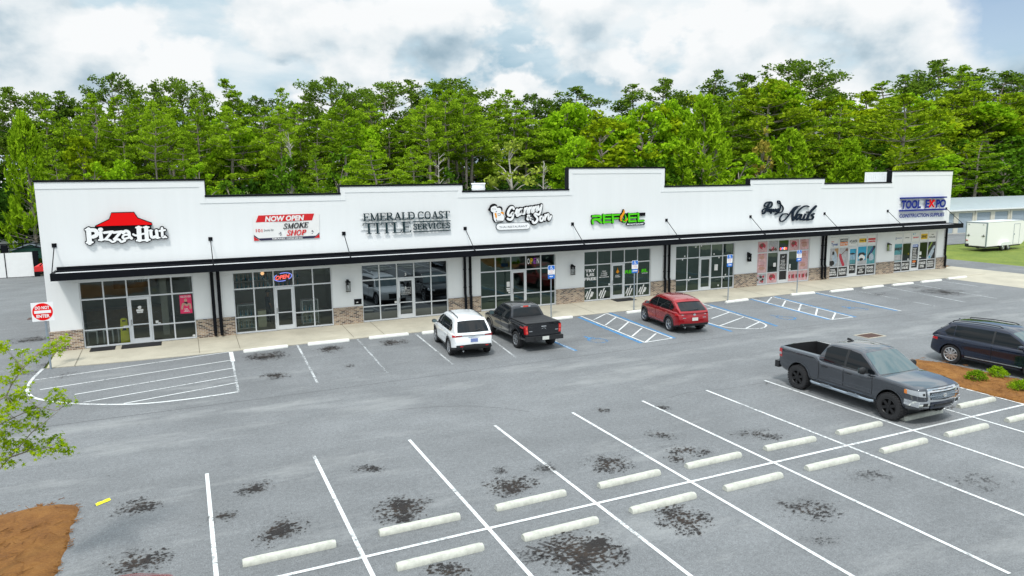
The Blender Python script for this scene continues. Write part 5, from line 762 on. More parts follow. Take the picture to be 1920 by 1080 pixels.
def tool_door(mb):
    a, b_ = 48.82, 49.46; rect(mb, a, b_, .42, 1.1, 1); rect(mb, a, b_, 1.1, 2.2, 0); rect(mb, a, b_, 1.1, 1.45, 3, Yd-.001); [rect(mb, a+.04+.16*k, a+.14+.16*k, 1.4, 1.85, 4, Yd-.002) for k in range(4)]; blob(mb, (a+b_)/2, 1.85, .3, .07, 1, Yd-.004, seed=3)
    lines_of_text(mb, ['RAIL', 'SYSTEMS'], a+.05, b_-.05, .95, .6, Yd-.004, 2, .045)
decal(SFR[7][1], 'poster', ['sky_print', 'ink', 'vinyl', 'teal_print', 'cloth_print'], tool_door)
def tool_door2(mb):
    a, b_ = 55.62, 56.28; rect(mb, a, b_, .42, 2.0, 1); rect(mb, a, b_, 2.0, 2.2, 4); text(mb, 'TOOL EXPO', (a+.05, 2.04), (b_-.05, 2.04), .1, Yd-.004, .002, 2, .03); smear(mb, 7, a+.06, b_-.06, 1.94, 1.1, Yd-.004, 2)
    blob(mb, (a+b_)/2, .87, .22, .1, 3, Yd-.004, seed=5); smear(mb, 2, a+.08, b_-.15, .78, .5, Yd-.004, 2)
decal(SFR[8][1], 'poster', ['vinyl', 'ink', 'vinyl', 'orange_print', 'blue_light'], tool_door2)
decal(SFR[8][0], 'sticker', ['vinyl', 'yellow_print'], lambda mb: (rect(mb, 55.18, 55.32, 1.02, 1.14), rect(mb, 55.2, 55.32, 1.48, 1.54, 1), rect(mb, 56.52, 56.75, 1.35, 1.62), rect(mb, 56.5, 56.76, 1.12, 1.2)))
# ------------------------------------------------------------------ signs on the wall
def sign(name, label, x, z, cat='sign'): return empty(name, (x, 0, z), 0, label, cat)
def strokes(items, mats, key, y, depth, grow=0.0, only=None, closed_w=.07):
    """traced lettering: 'p' filled outlines and 's' ribbons, each a hair further out than the last"""
    mb = MB(); k = 0
    for kind, m_, wd, pts in items:
        if m_ not in key: continue
        mi = key[m_]; k += 1; yy = y-.0007*k
        if kind == 's': mb.stroke(pts, wd+2*grow, yy, y+depth, mi)
        else:
            mb.prism(list(pts), yy, y+depth, 'y', mi)
            if grow: mb.stroke(list(pts)+[pts[0]], closed_w, yy-.0003, y+depth, mi, False)
    return mb
sg = sign('restaurant_sign', 'red roof-shaped sign with white lettering outlined in black on the tallest left wall', 1.9, 5.5)
part(strokes(PIZZA, None, {'w': 0, 'r': 0, 'k': 0}, -.10, .10, .045), 'backing', 'black_sign', sg)
part(strokes(PIZZA, None, {'r': 0}, -.17, .05), 'roof_emblem', 'red_sign', sg)
part(strokes(PIZZA, None, {'w': 0}, -.17, .05), 'lettering', 'white_paint_sign', sg)
# vinyl banner
B = BANNER; bn = sign('banner', 'white vinyl banner with red headline strip and navy lower edge tied to the wall', 9.0, 5.3, 'banner')
mb = MB(); q = B['sheet']
def bil(u, v):
    a = Vector(q[0]).lerp(Vector(q[1]), u); b_ = Vector(q[3]).lerp(Vector(q[2]), u); p = a.lerp(b_, v); return Vector((p.x, -.022-.012*math.sin(u*9)*math.sin(v*3.1), p.y))
mb.slab([[bil(i/16, j/6) for j in range(7)] for i in range(17)], Vector((0, -1, 0)), .003, -.003); part(mb, 'cloth', 'vinyl', bn)
mb = MB(); mb.prism(B['red'], -.041, -.038, 'y', 0); mb.prism(B['navy'], -.0405, -.038, 'y', 1); mb.prism(B['t1'], -.042, -.038, 'y', 0); mb.prism(B['t2'], -.042, -.038, 'y', 0)
for p_ in B['tick']: mb.stroke(p_, .025, -.041, -.038, 1)
part(mb, 'printed_bands', ['banner_red', 'banner_navy'], bn)
def fit(mb, t3, body, y, mi, bold=.03, shear=.0): p0, p1, tp = t3; text(mb, body, p0, p1, tp[1]-p0[1], y, .002, mi, bold, shear)
mb = MB(); fit(mb, B['now'], 'NOW OPEN', -.045, 0, .045, .18)
serif(mb, 'SMOKE', B['smoke'][0], B['smoke'][1], B['smoke'][2][1]-B['smoke'][0][1], -.043, .003, 1, .22, 1.5); serif(mb, 'SHOP', B['shop'][0], B['shop'][1], B['shop'][2][1]-B['shop'][0][1], -.043, .003, 2, .22, 1.5)
fit(mb, B['grand'], 'GRAND OPENING', -.045, 0, .03); fit(mb, B['one'], '101', -.042, 2, .02); fit(mb, B['inn'], 'Smoke Inn', -.042, 3, 0, .2)
part(mb, 'lettering', ['vinyl', 'ink', 'banner_red', 'grey_sign'], bn)
# serif letters
T_ = TITLE; sg = sign('office_sign', 'dark teal raised serif letters with two thin rules above the title office', 15.1, 5.5)
mb = MB()
for key, body in (('a', 'EMERALD'), ('b', 'COAST'), ('c', 'TITLE'), ('d', 'SERVICES')):
    p0, p1, tp = T_[key]; serif(mb, body, p0, p1, tp[1]-p0[1], -.12, .05, 0, 0, 1.05)
part(mb, 'lettering', 'teal_sign', sg)
mb = MB()
for r_ in ('r1', 'r2'): mb.stroke(T_[r_], .05, -.12, -.07, 0, False, False)
part(mb, 'rule', 'teal_sign', sg)
mb = MB(); mb.box(12.8, 17.45, -.069, -.04, 5.62, 5.66); mb.box(12.8, 15.3, -.069, -.04, 5.05, 5.09)
for x in (12.9, 14.4, 15.6, 17.2): mb.box(x, x+.03, -.039, 0, 5.62, 5.66)
for x in (13, 15.1): mb.box(x, x+.03, -.039, 0, 5.05, 5.09)
part(mb, 'mounting_rail', 'white_trim', sg)
# script restaurant sign with emblem and pill
sg = sign('thai_restaurant_sign', 'white script letters outlined in black beside an emblem of two hugging figures', 22, 5.5)
part(strokes(GRANNY, None, {'w': 0}, -.08, .08, .07), 'backing', 'black_sign', sg); part(strokes(GRANNY, None, {'w': 0}, -.14, .045), 'lettering', 'white_paint_sign', sg)
part(strokes([i for i in EMBLEM if i[1] == 'w'], None, {'w': 0}, -.07, .07, .03, None, .09), 'emblem_backing', 'black_sign', sg)
part(strokes(EMBLEM, None, {'w': 0, 'k2': 1, 'o': 2}, -.12, .04), 'emblem', ['white_paint_sign', 'black_sign', 'orange_sign'], sg)
mb = MB(); mb.stroke(PILL, .40, -.08, 0); part(mb, 'pill_edge', 'grey_sign', sg); mb = MB(); mb.stroke(PILL, .35, -.10, -.081); pl = part(mb, 'pill_panel', 'white_paint_sign', sg)
mb = MB(); fit(mb, PILLT, 'THAI RESTAURANT', -.104, 0, .005); part(mb, 'pill_lettering', 'grey_sign', sg)
# green sign
sg = sign('bootcamp_sign', 'bright green block letters with an orange and green flame on the tallest parapet', 28.5, 5.3)
part(strokes(REFUEL, None, {'g': 0, 'o': 0}, -.10, .10, .02), 'letter_return', 'black_sign', sg)
part(strokes(REFUEL, None, {'g': 0, 'o': 1}, -.15, .045), 'lettering', ['green_sign', 'orange_sign'], sg)
part(strokes(REFUEL, None, {'n': 0}, -.10, .10), 'pill_panel', 'navy_sign', sg)
mb = MB(); fit(mb, BOOT, 'BOOTCAMP', -.105, 0, .05); part(mb, 'pill_lettering', 'white_paint_sign', sg)
mb = MB(); mb.box(27.7, 30.55, -.06, -.02, 5.22, 5.42); part(mb, 'raceway', 'black_sign', sg)
sg = sign('nail_salon_sign', 'black flowing script letters on the wall above the pink posters', 42.5, 5.3)
part(strokes(NAILS, None, {'n': 0}, -.12, .08), 'lettering', 'navy_sign', sg)
# blue sign
T_ = TOOL; sg = sign('tool_shop_sign', 'blue block letters with crossed red tools between two blue bars', 56, 5.4)
mb = MB(); fit(mb, T_['tool'], 'TOOL', -.16, 0, .05, .06); fit(mb, T_['e'], 'E', -.16, 0, .05, .06); fit(mb, T_['po'], 'PO', -.16, 0, .05, .06); fit(mb, T_['cs'], 'CONSTRUCTION SUPPLIES', -.12, 0, .025, .12)
part(mb, 'lettering', 'blue_sign', sg)
mb = MB(); x_ = T_['x']; mb.stroke(x_[:2], .075, -.16, -.08, 0); mb.stroke(x_[2:], .075, -.163, -.08, 0)
mb.prism([(x_[0][0]-.10, x_[0][1]-.02), (x_[0][0]+.02, x_[0][1]+.12), (x_[0][0]+.1, x_[0][1]), (x_[0][0], x_[0][1]-.08)], -.166, -.08, 'y'); mb.prism([(x_[2][0]-.12, x_[2][1]), (x_[2][0], x_[2][1]+.1), (x_[2][0]+.14, x_[2][1]-.06), (x_[2][0]+.02, x_[2][1]-.1)], -.169, -.08, 'y')
part(mb, 'crossed_tools', 'red_sign', sg)
for r_ in ('r1', 'r2'):
    mb = MB(); mb.stroke(T_[r_], .10, -.26, -.02, 0, False, False); part(mb, 'bar', 'blue_sign', sg)
mb = MB(); mb.box(53.7, 58.5, -.05, -.001, 5.42, 5.58); mb.box(53.7, 58.3, -.05, -.001, 4.93, 5.03); part(mb, 'raceway', 'white_trim', sg)
# wall lanterns, plaque, neon
for i, (x, lab) in enumerate(((12.0, 'smoke shop window and the title office'), (25.35, 'hanging open sign window and the bootcamp window'), (39.0, 'empty unit and the nail salon posters'), (52.72, 'two tool shop windows'))):
    lt = empty('wall_lantern', (x, 0, 1.9), 0, 'black box lantern on the wall between the '+lab, 'wall light', 'wall lanterns along the shop front')
    mb = MB(); mb.box(x-.06, x+.06, -.03, -.001, 2.2, 2.5); mb.box(x-.05, x+.05, -.2, -.031, 2.42, 2.47); mb.box(x-.11, x+.11, -.27, -.05, 2.36, 2.415)
    for a in (-.1, .09):
        for c in (-.265, -.06): mb.box(x+a, x+a+.010, c, c+.010, 1.9, 2.36)
    mb.box(x-.11, x+.11, -.27, -.045, 1.885, 1.9); part(mb, 'housing', 'black_metal', lt)
    mb = MB(); mb.box(x-.088, x+.088, -.25, -.07, 1.902, 2.355); part(mb, 'lamp_glass', 'clear_glass', lt)
    mb = MB(); mb.lathe([(.0, .16), (.03, .13), (.035, .08), (.015, .02), (.0, .02)], (x, -.16, 2.02), 'z', 10); part(mb, 'bulb', 'white_paint_sign', lt)
pq = empty('address_plaque', (12.5, 0, 1.29), 0, 'small black plaque with white lettering on the wall above the bricks', 'plaque')
mb = MB(); mb.box(12.31, 12.69, -.03, -.001, 1.15, 1.43); part(mb, 'board', 'black_sign', pq); mb = MB(); smear(mb, 1, 12.36, 12.56, 1.3, 1.2, -.033, 0); part(mb, 'lettering', 'white_paint_sign', pq)
ng = empty('open_sign', (8.82, .2, 2.8), 0, 'glowing red neon lettering inside a blue neon oval in the smoke shop window', 'neon sign')
mb = MB(); mb.tube([(8.83+.43*math.cos(a), .2, 2.82+.2*math.sin(a)+.05*math.cos(a)) for a in np.linspace(-.9, 1.9, 14)], .02, 6); mb.tube([(8.83+.43*math.cos(a), .2, 2.82+.2*math.sin(a)+.05*math.cos(a)) for a in np.linspace(2.3, 5.0, 14)], .02, 6); part(mb, 'neon_tube', 'neon_blue', ng)
mb = MB(); text(mb, 'OPEN', (8.47, 2.68), (9.16, 2.76), .2, .19, .02, 0, .03, .2); part(mb, 'neon_lettering', 'neon_red', ng)
# mats, litter, drain
for x0, x1, y0, y1, lab in ((.25, 1.25, -.75, -.08, 'small black door mat left of the large one at the restaurant door'), (1.5, 3.15, -.78, -.08, 'wide black door mat in front of the restaurant door'), (28.05, 29.5, -.85, -.12, 'black door mat in front of the bootcamp door')):
    mb = MB(); f = lambda y: .15+y*(.12/3.25)
    mb.add([(x0, y0, f(y0)+.004), (x1, y0, f(y0)+.004), (x1, y1, f(y1)+.004), (x0, y1, f(y1)+.004), (x0, y0, f(y0)+.018), (x1, y0, f(y0)+.018), (x1, y1, f(y1)+.018), (x0, y1, f(y1)+.018)], [(4, 5, 6, 7), (0, 1, 5, 4), (1, 2, 6, 5), (2, 3, 7, 6), (3, 0, 4, 7), (3, 2, 1, 0)])
    tag(mb.build('door_mat', 'mat_rubber'), lab, 'mat', 'black door mats')
mb = MB(); rg = random.Random(4); pts = [(2.10, -18.24), (2.17, -18.2), (2.24, -18.13), (2.32, -18.09), (2.38, -18.02)]
for i in range(4):
    a, b_ = Vector(pts[i]), Vector(pts[i+1]); nv = Vector((-.5, .86))*.06
    mb.add([(a.x-nv.x, a.y-nv.y, .012), (a.x, a.y, .045+.02*(i % 2)), (a.x+nv.x, a.y+nv.y, .014), (b_.x-nv.x, b_.y-nv.y, .012), (b_.x, b_.y, .045+.02*((i+1) % 2)), (b_.x+nv.x, b_.y+nv.y, .014)], [(0, 3, 4, 1), (1, 4, 5, 2)])
tag(mb.build('crumpled_glove', 'yellow', sharp=None, fix=False), 'crumpled bright yellow glove lying on the asphalt near the pine straw', 'litter')
dr = empty('storm_drain', (33.6, -13.9, 0), 0, 'rusty rectangular storm drain grate set in a pale concrete collar', 'drain')
mb = MB()
for a in ((33.12, 34.33, -14.32, -14.25), (33.12, 34.33, -13.55, -13.48), (33.12, 33.18, -14.249, -13.551), (34.27, 34.33, -14.249, -13.551)): mb.box(*a, -.05, .016)
part(mb, 'collar', 'concrete', dr)
mb = MB()
for i in range(12): mb.box(33.19+.09*i, 33.245+.09*i, -14.245, -13.555, -.03, .012)
for y in (-14.2, -13.92, -13.62): mb.box(33.185, 34.265, y, y+.03, -.028, .0085)
part(mb, 'grate', 'drain_iron', dr)
mb = MB(); mb.box(-3.95, -3.45, 10.5, 11.2, -.05, .012)
for i in range(7): mb.box(-3.92+.07*i, -3.89+.07*i, 10.55, 11.15, .012, .018)
tag(mb.build('storm_drain', 'drain_iron'), 'flat dark drain cover in the side driveway left of the shops', 'drain')
# wheel stops
def stop_mesh(L=1.83):
    mb = MB(); h, w0, w1 = .125, .20, .12; n = 10; prof = [(-.5, 0), (-.5, .45), (-.34, .9), (-.2, 1), (.2, 1), (.34, .9), (.5, .45), (.5, 0)]; xs = [-L/2, -L/2+.03, -L/2+.06]+[L*(k/n-.5) for k in range(1, n)]+[L/2-.06, L/2-.03, L/2]; v = []; rg = random.Random(2)
    for x in xs:
        e = max(0, 1-min(L/2-abs(x), .06)/.06)
        for a, z in prof: v.append((x, a*w0*(1-.15*e), max(0, z*h*(1-.12*e))+rg.uniform(-.002, .002)*(z > 0)))
    m_ = len(prof); f = [(i*m_+k, i*m_+k+1, (i+1)*m_+k+1, (i+1)*m_+k) for i in range(len(xs)-1) for k in range(m_-1)]+[tuple(range(m_)), tuple((len(xs)-1)*m_+k for k in range(m_-1, -1, -1))]
    mb.add(v, f); return mb.mesh('wheel_stop', 'wheel_stop', sharp=50)
stop_me = stop_mesh(); stop_walk = stop_me.copy(); stop_walk.materials[0] = M['stop_walk']; ordn = ['first', 'second', 'third', 'fourth', 'fifth', 'sixth', 'seventh', 'eighth', 'ninth', 'tenth', 'eleventh', 'twelfth', 'thirteenth']
def put_stop(x, y, rz, label, grp, L=1.83, me=None):
    o = bpy.data.objects.new('wheel_stop', me or stop_me); COL.objects.link(o); o.location = (x+random.uniform(-.05, .05), y+random.uniform(-.02, .03), 0); o.rotation_euler.z = rz+random.uniform(-.022, .022); o.scale.x = L/1.83
    tag(o, label, 'wheel stop', grp); return o
fs = ['leftmost concrete wheel stop at the walk, beside the white hatched box', 'concrete wheel stop at the walk in front of the lantern and plaque', 'concrete wheel stop at the walk in front of the title office door', 'concrete wheel stop under the nose of the white car', 'concrete wheel stop at the walk beyond the tailgate of the dark pickup', 'concrete wheel stop at the foot of the sign post left of the red car', 'concrete wheel stop at the foot of the sign post right of the red car', 'concrete wheel stop at the foot of the farthest blue sign post', 'concrete wheel stop at the walk just right of the farthest blue sign post', 'concrete wheel stop at the walk in front of the black posters, left one', 'concrete wheel stop at the walk, third from the right end', 'concrete wheel stop at the walk, second from the right end', 'concrete wheel stop at the walk, last one at the right end']
for i, (a, b_) in enumerate(STOPS_FRONT):
    a, b_ = Vector(a), Vector(b_); c = (a+b_)/2; L = min(2.1, max(1.75, (b_-a).length))
    put_stop(c.x, min(c.y, -3.42), math.atan2(b_.y-a.y, b_.x-a.x) if i not in (3, 4, 5) else .02, fs[i], 'wheel stops along the shop walk', L, stop_walk)
for k in range(9):
    put_stop(5.96+2.743*k, -22.62, 0, 'wheel stop beyond the long centre line, %s from the left%s' % (ordn[k], ', under the grey pickup' if k == 7 else ''), 'wheel stops beyond the centre line')
for k in range(8): put_stop(8.66+2.743*k, -24.12, 0, 'wheel stop on the near side of the long centre line, %s from the left' % ordn[k], 'wheel stops on the near side of the centre line')
# road signs
def post(x, y, h, r_=.035):
    mb = MB(); mb.tube([(x, y, -.2), (x, y, h)], r_, 10); return mb
dn = empty('do_not_enter_sign', (-.93, -2.9, 0), 0, 'square white sign with a red disc and white bar on a grey post', 'road sign')
mb = post(-.93, -2.86, 2.7, .04); part(mb, 'post', 'galv', dn)
zc = 2.42; cx = -.985
mb = MB(); mb.box(cx-.385, cx+.385, -2.925, -2.905, zc-.385, zc+.385); part(mb, 'panel', 'white_paint_sign', dn)
mb = MB(); mb.prism([(cx+.355*math.cos(a), zc+.355*math.sin(a)) for a in np.linspace(0, 2*math.pi, 33)[:-1]], -.0, .004, 'y'); mb.v = [(x, y-2.93, z) for x, y, z in mb.v]; part(mb, 'disc', 'red_sign', dn)
mb = MB(); mb.box(cx-.29, cx+.29, -2.936, -2.931, zc-.06, zc+.06); text(mb, 'DO NOT', (cx-.25, zc+.11), (cx+.25, zc+.11), .125, -2.936, .003, 0, .035); text(mb, 'ENTER', (cx-.23, zc-.235), (cx+.23, zc-.235), .125, -2.936, .003, 0, .035); part(mb, 'lettering', 'white_paint_sign', dn)
dn.rotation_euler.z = 0
for (x, y, z0, z1), lab in zip(((22.39, -3.0, 2.22, 2.92), (27.46, -3.5, 2.26, 2.94), (34.47, -3.33, 2.16, 2.88), (40.1, -3.39, 2.17, 2.88)), ('beside the dark pickup', 'directly left of the red car', 'right of the red car', 'farthest, before the nail posters')):
    ps = empty('parking_sign', (x, y, 0), 0, 'blue and white disabled parking sign on post, '+lab, 'parking sign', 'disabled parking signs along the walk')
    part(post(x, y+.04, z1-.1, .032), 'post', 'galv', ps)
    w_ = .21; zm = z0+.2
    def rr(a, b_, c, d_, r_=.03): return [(a+r_, c), (b_-r_, c), (b_, c+r_), (b_, d_-r_), (b_-r_, d_), (a+r_, d_), (a, d_-r_), (a, c+r_)]
    mb = MB(); mb.prism(rr(x-w_, x+w_, zm+.005, z1), y-.012, y, 'y'); part(mb, 'panel', 'white_paint_sign', ps)
    mb = MB(); mb.prism(rr(x-w_+.015, x+w_-.015, z1-.235, z1-.015), y-.016, y-.0125, 'y', 0)
    s_ = .10; iz = z1-.125
    mb.lathe([(.0, -.002), (.022, -.002), (.022, .002), (.0, .002)], (x-.02, y-.018, iz+.08), 'y', 10, 1); mb.stroke([(x-.015, iz+.05), (x-.01, iz-.01), (x+.045, iz-.01), (x+.065, iz-.07), (x+.085, iz-.065)], .022, y-.0195, y-.0165, 1, False)
    mb.stroke([(x+.005+.06*math.cos(a)-.02, iz-.03+.06*math.sin(a)) for a in np.linspace(2.0, 5.9, 10)], .018, y-.0190, y-.0165, 1, False); mb.stroke([(x-.01, iz+.028), (x+.035, iz+.028)], .018, y-.0185, y-.0165, 1, False)
    part(mb, 'symbol', ['hc_blue', 'white_paint_sign'], ps)
    mb = MB(); smear(mb, 3, x-w_+.06, x+w_-.06, z1-.26, zm+.04, y-.015, 0); part(mb, 'lettering', 'poster_pale', ps)
    mb = MB(); mb.prism(rr(x-w_, x+w_, z0-.02, zm-.005), y-.012, y, 'y', 0); smear(mb, 1, x-w_+.04, x+w_-.04, zm-.04, z0+.02, y-.016, 1); part(mb, 'fine_plate', ['hc_blue', 'white_paint_sign'], ps)
# yard fence, pavilion and gate post at the far left
fx = [-11.9, -8.98, -7.04]
for i, lab in enumerate(('narrow end of white solid fence cut by the left picture edge', 'white solid fence panel between the dark joint and the black gate post')):
    f = empty('yard_fence', (fx[i], 33.1, 0), 0, lab, 'fence', 'white yard fence panels')
    mb = MB(); mb.box(fx[i]+.03, fx[i+1]-.03, 33.1, 33.16, .05, 2.05); part(mb, 'panel', 'fence_white', f); mb = MB(); mb.box(fx[i]-.028, fx[i]+.028, 33.06, 33.2, -.1, 2.08); part(mb, 'post', 'black_metal', f)
gp = MB(); gp.box(-7.03, -6.68, 33.0, 33.3, -.1, 2.12)
for z in (.4, 1.1, 1.8): gp.box(-6.68, -6.58, 33.1, 33.16, z, z+.08)
tag(gp.build('gate_post', 'black_metal'), 'thick black gate post with hinge lugs beside the white fence', 'gate post')
f = empty('yard_fence', (-6.2, 36, 0), 0, 'white fence panel farther back behind the black gate post', 'fence'); mb = MB(); mb.box(-6.75, -2, 36.5, 36.56, .05, 2.3); part(mb, 'panel', 'fence_white', f)
hs = empty('white_building', (-9, 39, 0), 0, 'low white building behind the yard fence and black frame at far left', 'building'); mb = MB(); mb.box(-16, -4.6, 39, 44, -.1, 2.85); part(mb, 'wall', 'fence_white', hs); mb = MB(); mb.box(-16.1, -4.5, 38.9, 44.1, 2.851, 2.93); part(mb, 'roof_edge', 'black_metal', hs)
pv = empty('pavilion', (-7.2, 35.5, 0), 0, 'dark green gable roof with black open trusses showing over the white fence', 'pavilion')
mb = MB(); mb.prism([(-9.1, 2.05), (-7.35, 2.72), (-5.6, 2.05), (-5.6, 1.98), (-7.35, 2.62), (-9.1, 1.98)], 34.2, 38, 'y'); part(mb, 'roof', 'galv', pv)
mb = MB(); mb.prism([(-8.75, 2.06), (-7.45, 2.55), (-6.2, 2.06)], 34.4, 34.45, 'y'); mb.box(-8.9, -6.0, 34.4, 34.45, 1.4, 2.055); part(mb, 'gable', 'pavilion_green', pv)
mb = MB()
for x in (-8.9, -6.0): mb.box(x, x+.1, 34.3, 34.4, -.1, 2.0)
part(mb, 'post', 'black_metal', pv)
fr_ = empty('sign_frame', (-7.5, 34.0, 0), 0, 'long black open metal frame above the white fence', 'frame')
mb = MB(); mb.box(-13, -5.9, 34.0, 34.08, 2.68, 2.76); mb.box(-13, -5.9, 34.0, 34.06, 2.32, 2.37)
for x in np.arange(-12.6, -5.9, .95): mb.box(x, x+.06, 34.005, 34.06, 2.371, 2.679)
for x in (-10.4, -9.35): mb.box(x, x+.5, 33.95, 34.1, -.1, 2.66)
part(mb, 'rail', 'black_metal', fr_)
# storage units and trailer at the far right
su = empty('storage_units', (110, 22.4, 0), 0, 'long low beige storage building with grey-blue roll-up doors and pale metal roof', 'storage building')
mb = MB(); x0, x1 = 88.5, 150; zz = 3.02
mb.box(x0, x1, 22.4, 34, -.1, .05)
dx = [91.3+3.72*k for k in range(16)]; prev = x0
for d_ in dx: mb.box(prev, d_, 22.4, 22.6, .051, zz); prev = d_+2.85
mb.box(prev, x1, 22.4, 22.6, .051, zz)
for d_ in dx: mb.box(d_, d_+2.85, 22.4, 22.6, 2.62, zz)
mb.box(x0, x0+.2, 22.6, 34, .051, zz); mb.box(x0+.2, x1, 33.8, 34, .051, zz); part(mb, 'wall', 'beige_metal', su)
mb = MB(); mb.prism([(22.2, 3.03), (28.2, 4.35), (34.2, 3.03), (34.2, 2.97), (28.2, 4.25), (22.2, 2.97)], x0-.2, x1, 'x'); part(mb, 'roof', 'roof_blue', su)
mb = MB(); mb.box(x0-.2, x1, 22.05, 22.199, 2.9, 3.06); part(mb, 'gutter', 'white_trim', su)
for d_ in dx[:9]:
    mb = MB()
    for k in range(16): mb.prism([(22.52, .06+k*.16), (22.52, .06+(k+1)*.16), (22.50, .06+k*.16+.12), (22.48, .06+k*.16+.06)], d_+.002, d_+2.848, 'x')
    part(mb, 'roll_door', 'door_blue', su)
for d_ in dx[:9:2]:
    mb = MB(); mb.box(d_-.5, d_-.38, 22.28, 22.39, .05, 2.95); part(mb, 'downspout', 'beige_metal', su)
# cargo trailer: local x runs from the rear doors to the nose
TL, TWd, TZ0, TZ1 = 6.0, 2.05, .47, 2.83; ang = R(2.0); hy = TWd/2
tr = empty('cargo_trailer', (76.09-math.sin(ang)*hy, 7.06+math.cos(ang)*hy, 0), ang, 'white enclosed cargo trailer with rear ramp door and twin wheels on the grass', 'trailer')
def lpart(mb, name, mats, parent=tr, **k): return mb.build(name, mats, parent, **k)
mb = MB(); mb.prism([(0, TZ0), (TL, TZ0), (TL+.5, TZ0+.3), (TL+.5, TZ1-.2), (TL, TZ1), (0, TZ1)], -hy, hy, 'y'); lpart(mb, 'body', 'trailer_white')
mb = MB(); mb.box(-.01, TL, -hy-.01, hy+.01, TZ1+.001, TZ1+.05); lpart(mb, 'roof_edge', 'canopy_top')
mb = MB()
for y in (-hy-.015, hy-.08): mb.box(-.03, .06, y, y+.095, TZ0-.05, TZ1)
mb.box(-.03, .06, -hy+.081, hy-.081, TZ1-.09, TZ1); lpart(mb, 'corner_post', 'galv')
mb = MB(); mb.box(-.045, -.001, -hy+.1, hy-.1, TZ0+.03, TZ1-.1); rd = lpart(mb, 'ramp_door', 'trailer_white')
mb = MB()
for y in (-hy+.15, hy-.45): mb.box(-.09, -.046, y, y+.3, 1.5, 1.54); mb.box(-.1, -.046, y+.1, y+.13, 1.4, 1.65)
for y in (-hy+.3, hy-.35): mb.box(-.08, -.046, y, y+.12, TZ1-.24, TZ1-.2)
mb.build('latch', 'black_plastic', rd)
mb = MB(); mb.box(-.05, TL, -hy+.1, hy-.1, TZ0-.14, TZ0-.001); mb.box(-.09, -.051, hy-.4, hy-.05, TZ0-.1, TZ0+.2); lpart(mb, 'chassis', 'black_plastic')
sx = 4.55; mb = MB(); mb.box(sx, sx+.95, -hy-.02, -hy-.001, TZ0+.1, TZ1-.3); sd_ = lpart(mb, 'side_door', 'trailer_white')
mb = MB(); mb.box(sx-.04, sx-.01, -hy-.03, -hy-.001, TZ0+.06, TZ1-.26); mb.box(sx+.96, sx+.99, -hy-.03, -hy-.001, TZ0+.06, TZ1-.26); mb.box(sx-.009, sx+.959, -hy-.03, -hy-.001, TZ1-.29, TZ1-.26); mb.box(sx+.03, sx+.1, -hy-.05, -hy-.021, 1.45, 1.6); mb.build('door_trim', 'galv', sd_)
mb = MB(); mb.prism([(2.0, .5), (2.12, .74), (2.4, .82), (3.5, .82), (3.78, .74), (3.9, .5)], -hy-.24, -hy-.001, 'y'); lpart(mb, 'fender', 'white_trim')
for x in (2.48, 3.38):
    for s_ in (-1, 1):
        mb = MB(); y0 = s_*(hy+.13); mb.lathe([(.2, -.1), (.34, -.1), (.36, -.06), (.36, .06), (.34, .1), (.2, .1)], (x, y0, .36), 'y', 22); wl = lpart(mb, 'wheel', 'rubber')
        mb = MB(); mb.lathe([(0, -.11), (.08, -.115), (.10, -.07), (.21, -.075), (.235, -.105), (.235, .105), (0, .1)], (x, y0, .36), 'y', 22); mb.build('rim', 'rim_silver', wl)
mb = MB(); mb.tube([(-.07, hy-.3, 1.0), (-.07, hy-.1, 1.0)], .05, 8); lpart(mb, 'tail_lamp', 'tail_red')
up = empty('utility_pole', (146.6, 45, 0), 0, 'green-grey utility pole with a white box standing behind the storage roof', 'pole')
mb = MB(); mb.tube([(146.6, 45, -.2), (146.6, 45, 6.4)], [.32, .26], 10); part(mb, 'shaft', 'galv', up); mb = MB(); mb.box(145.9, 147.3, 44.5, 44.73, 4.0, 4.6); part(mb, 'box', 'white_trim', up)
# inside the first two shops
for k, x in enumerate((.25, .9, 1.5)):
    st_ = empty('stool', (x, .95, .149), 0, ('leftmost', 'second', 'rightmost')[k]+' pale metal stool behind the lower glass of the restaurant', 'stool', 'stools inside the restaurant window')
    mb = MB(); mb.box(x-.22, x+.22, .75, 1.15, .75, .79); part(mb, 'seat', 'alu', st_)
    for a in (-.2, .17):
        for c in (.76, 1.11):
            mb = MB(); mb.box(x+a, x+a+.03, c, c+.03, .149, .749); part(mb, 'leg', 'alu', st_)
ws = empty('floor_sign', (1.62, .43, .149), 0, 'yellow folding wet floor sign standing inside the restaurant window', 'floor sign')
mb = MB(); mb.prism([(1.42, .149), (1.82, .149), (1.76, 1.28), (1.7, 1.34), (1.54, 1.34), (1.48, 1.28)], .42, .44, 'y'); part(mb, 'panel', 'yellow', ws); mb = MB(); mb.box(1.55, 1.69, .41, .419, 1.18, 1.24); mb.prism([(1.52, .75), (1.72, .75), (1.62, 1.0)], .41, .419, 'y'); part(mb, 'symbol', 'ink', ws)
mn = empty('menu_board', (1.6, 6.9, 2.3), 0, 'dim wall board with pale lettering deep inside the restaurant', 'menu board')
mb = MB(); mb.box(.8, 2.9, 6.86, 6.99, 1.9, 2.9); part(mb, 'panel', 'counter_wood', mn); mb = MB(); smear(mb, 2, 1.3, 2.5, 2.65, 2.15, 6.85, 0); part(mb, 'lettering', 'vinyl', mn)
ct = empty('counter', (1.9, 4.5, .149), 0, 'long service counter inside the restaurant behind the left windows', 'counter'); mb = MB(); mb.box(-.3, 3.3, 4.2, 4.9, .149, 1.15); mb.box(-.35, 3.35, 4.1, 5, 1.151, 1.2); part(mb, 'body', 'counter_wood', ct)
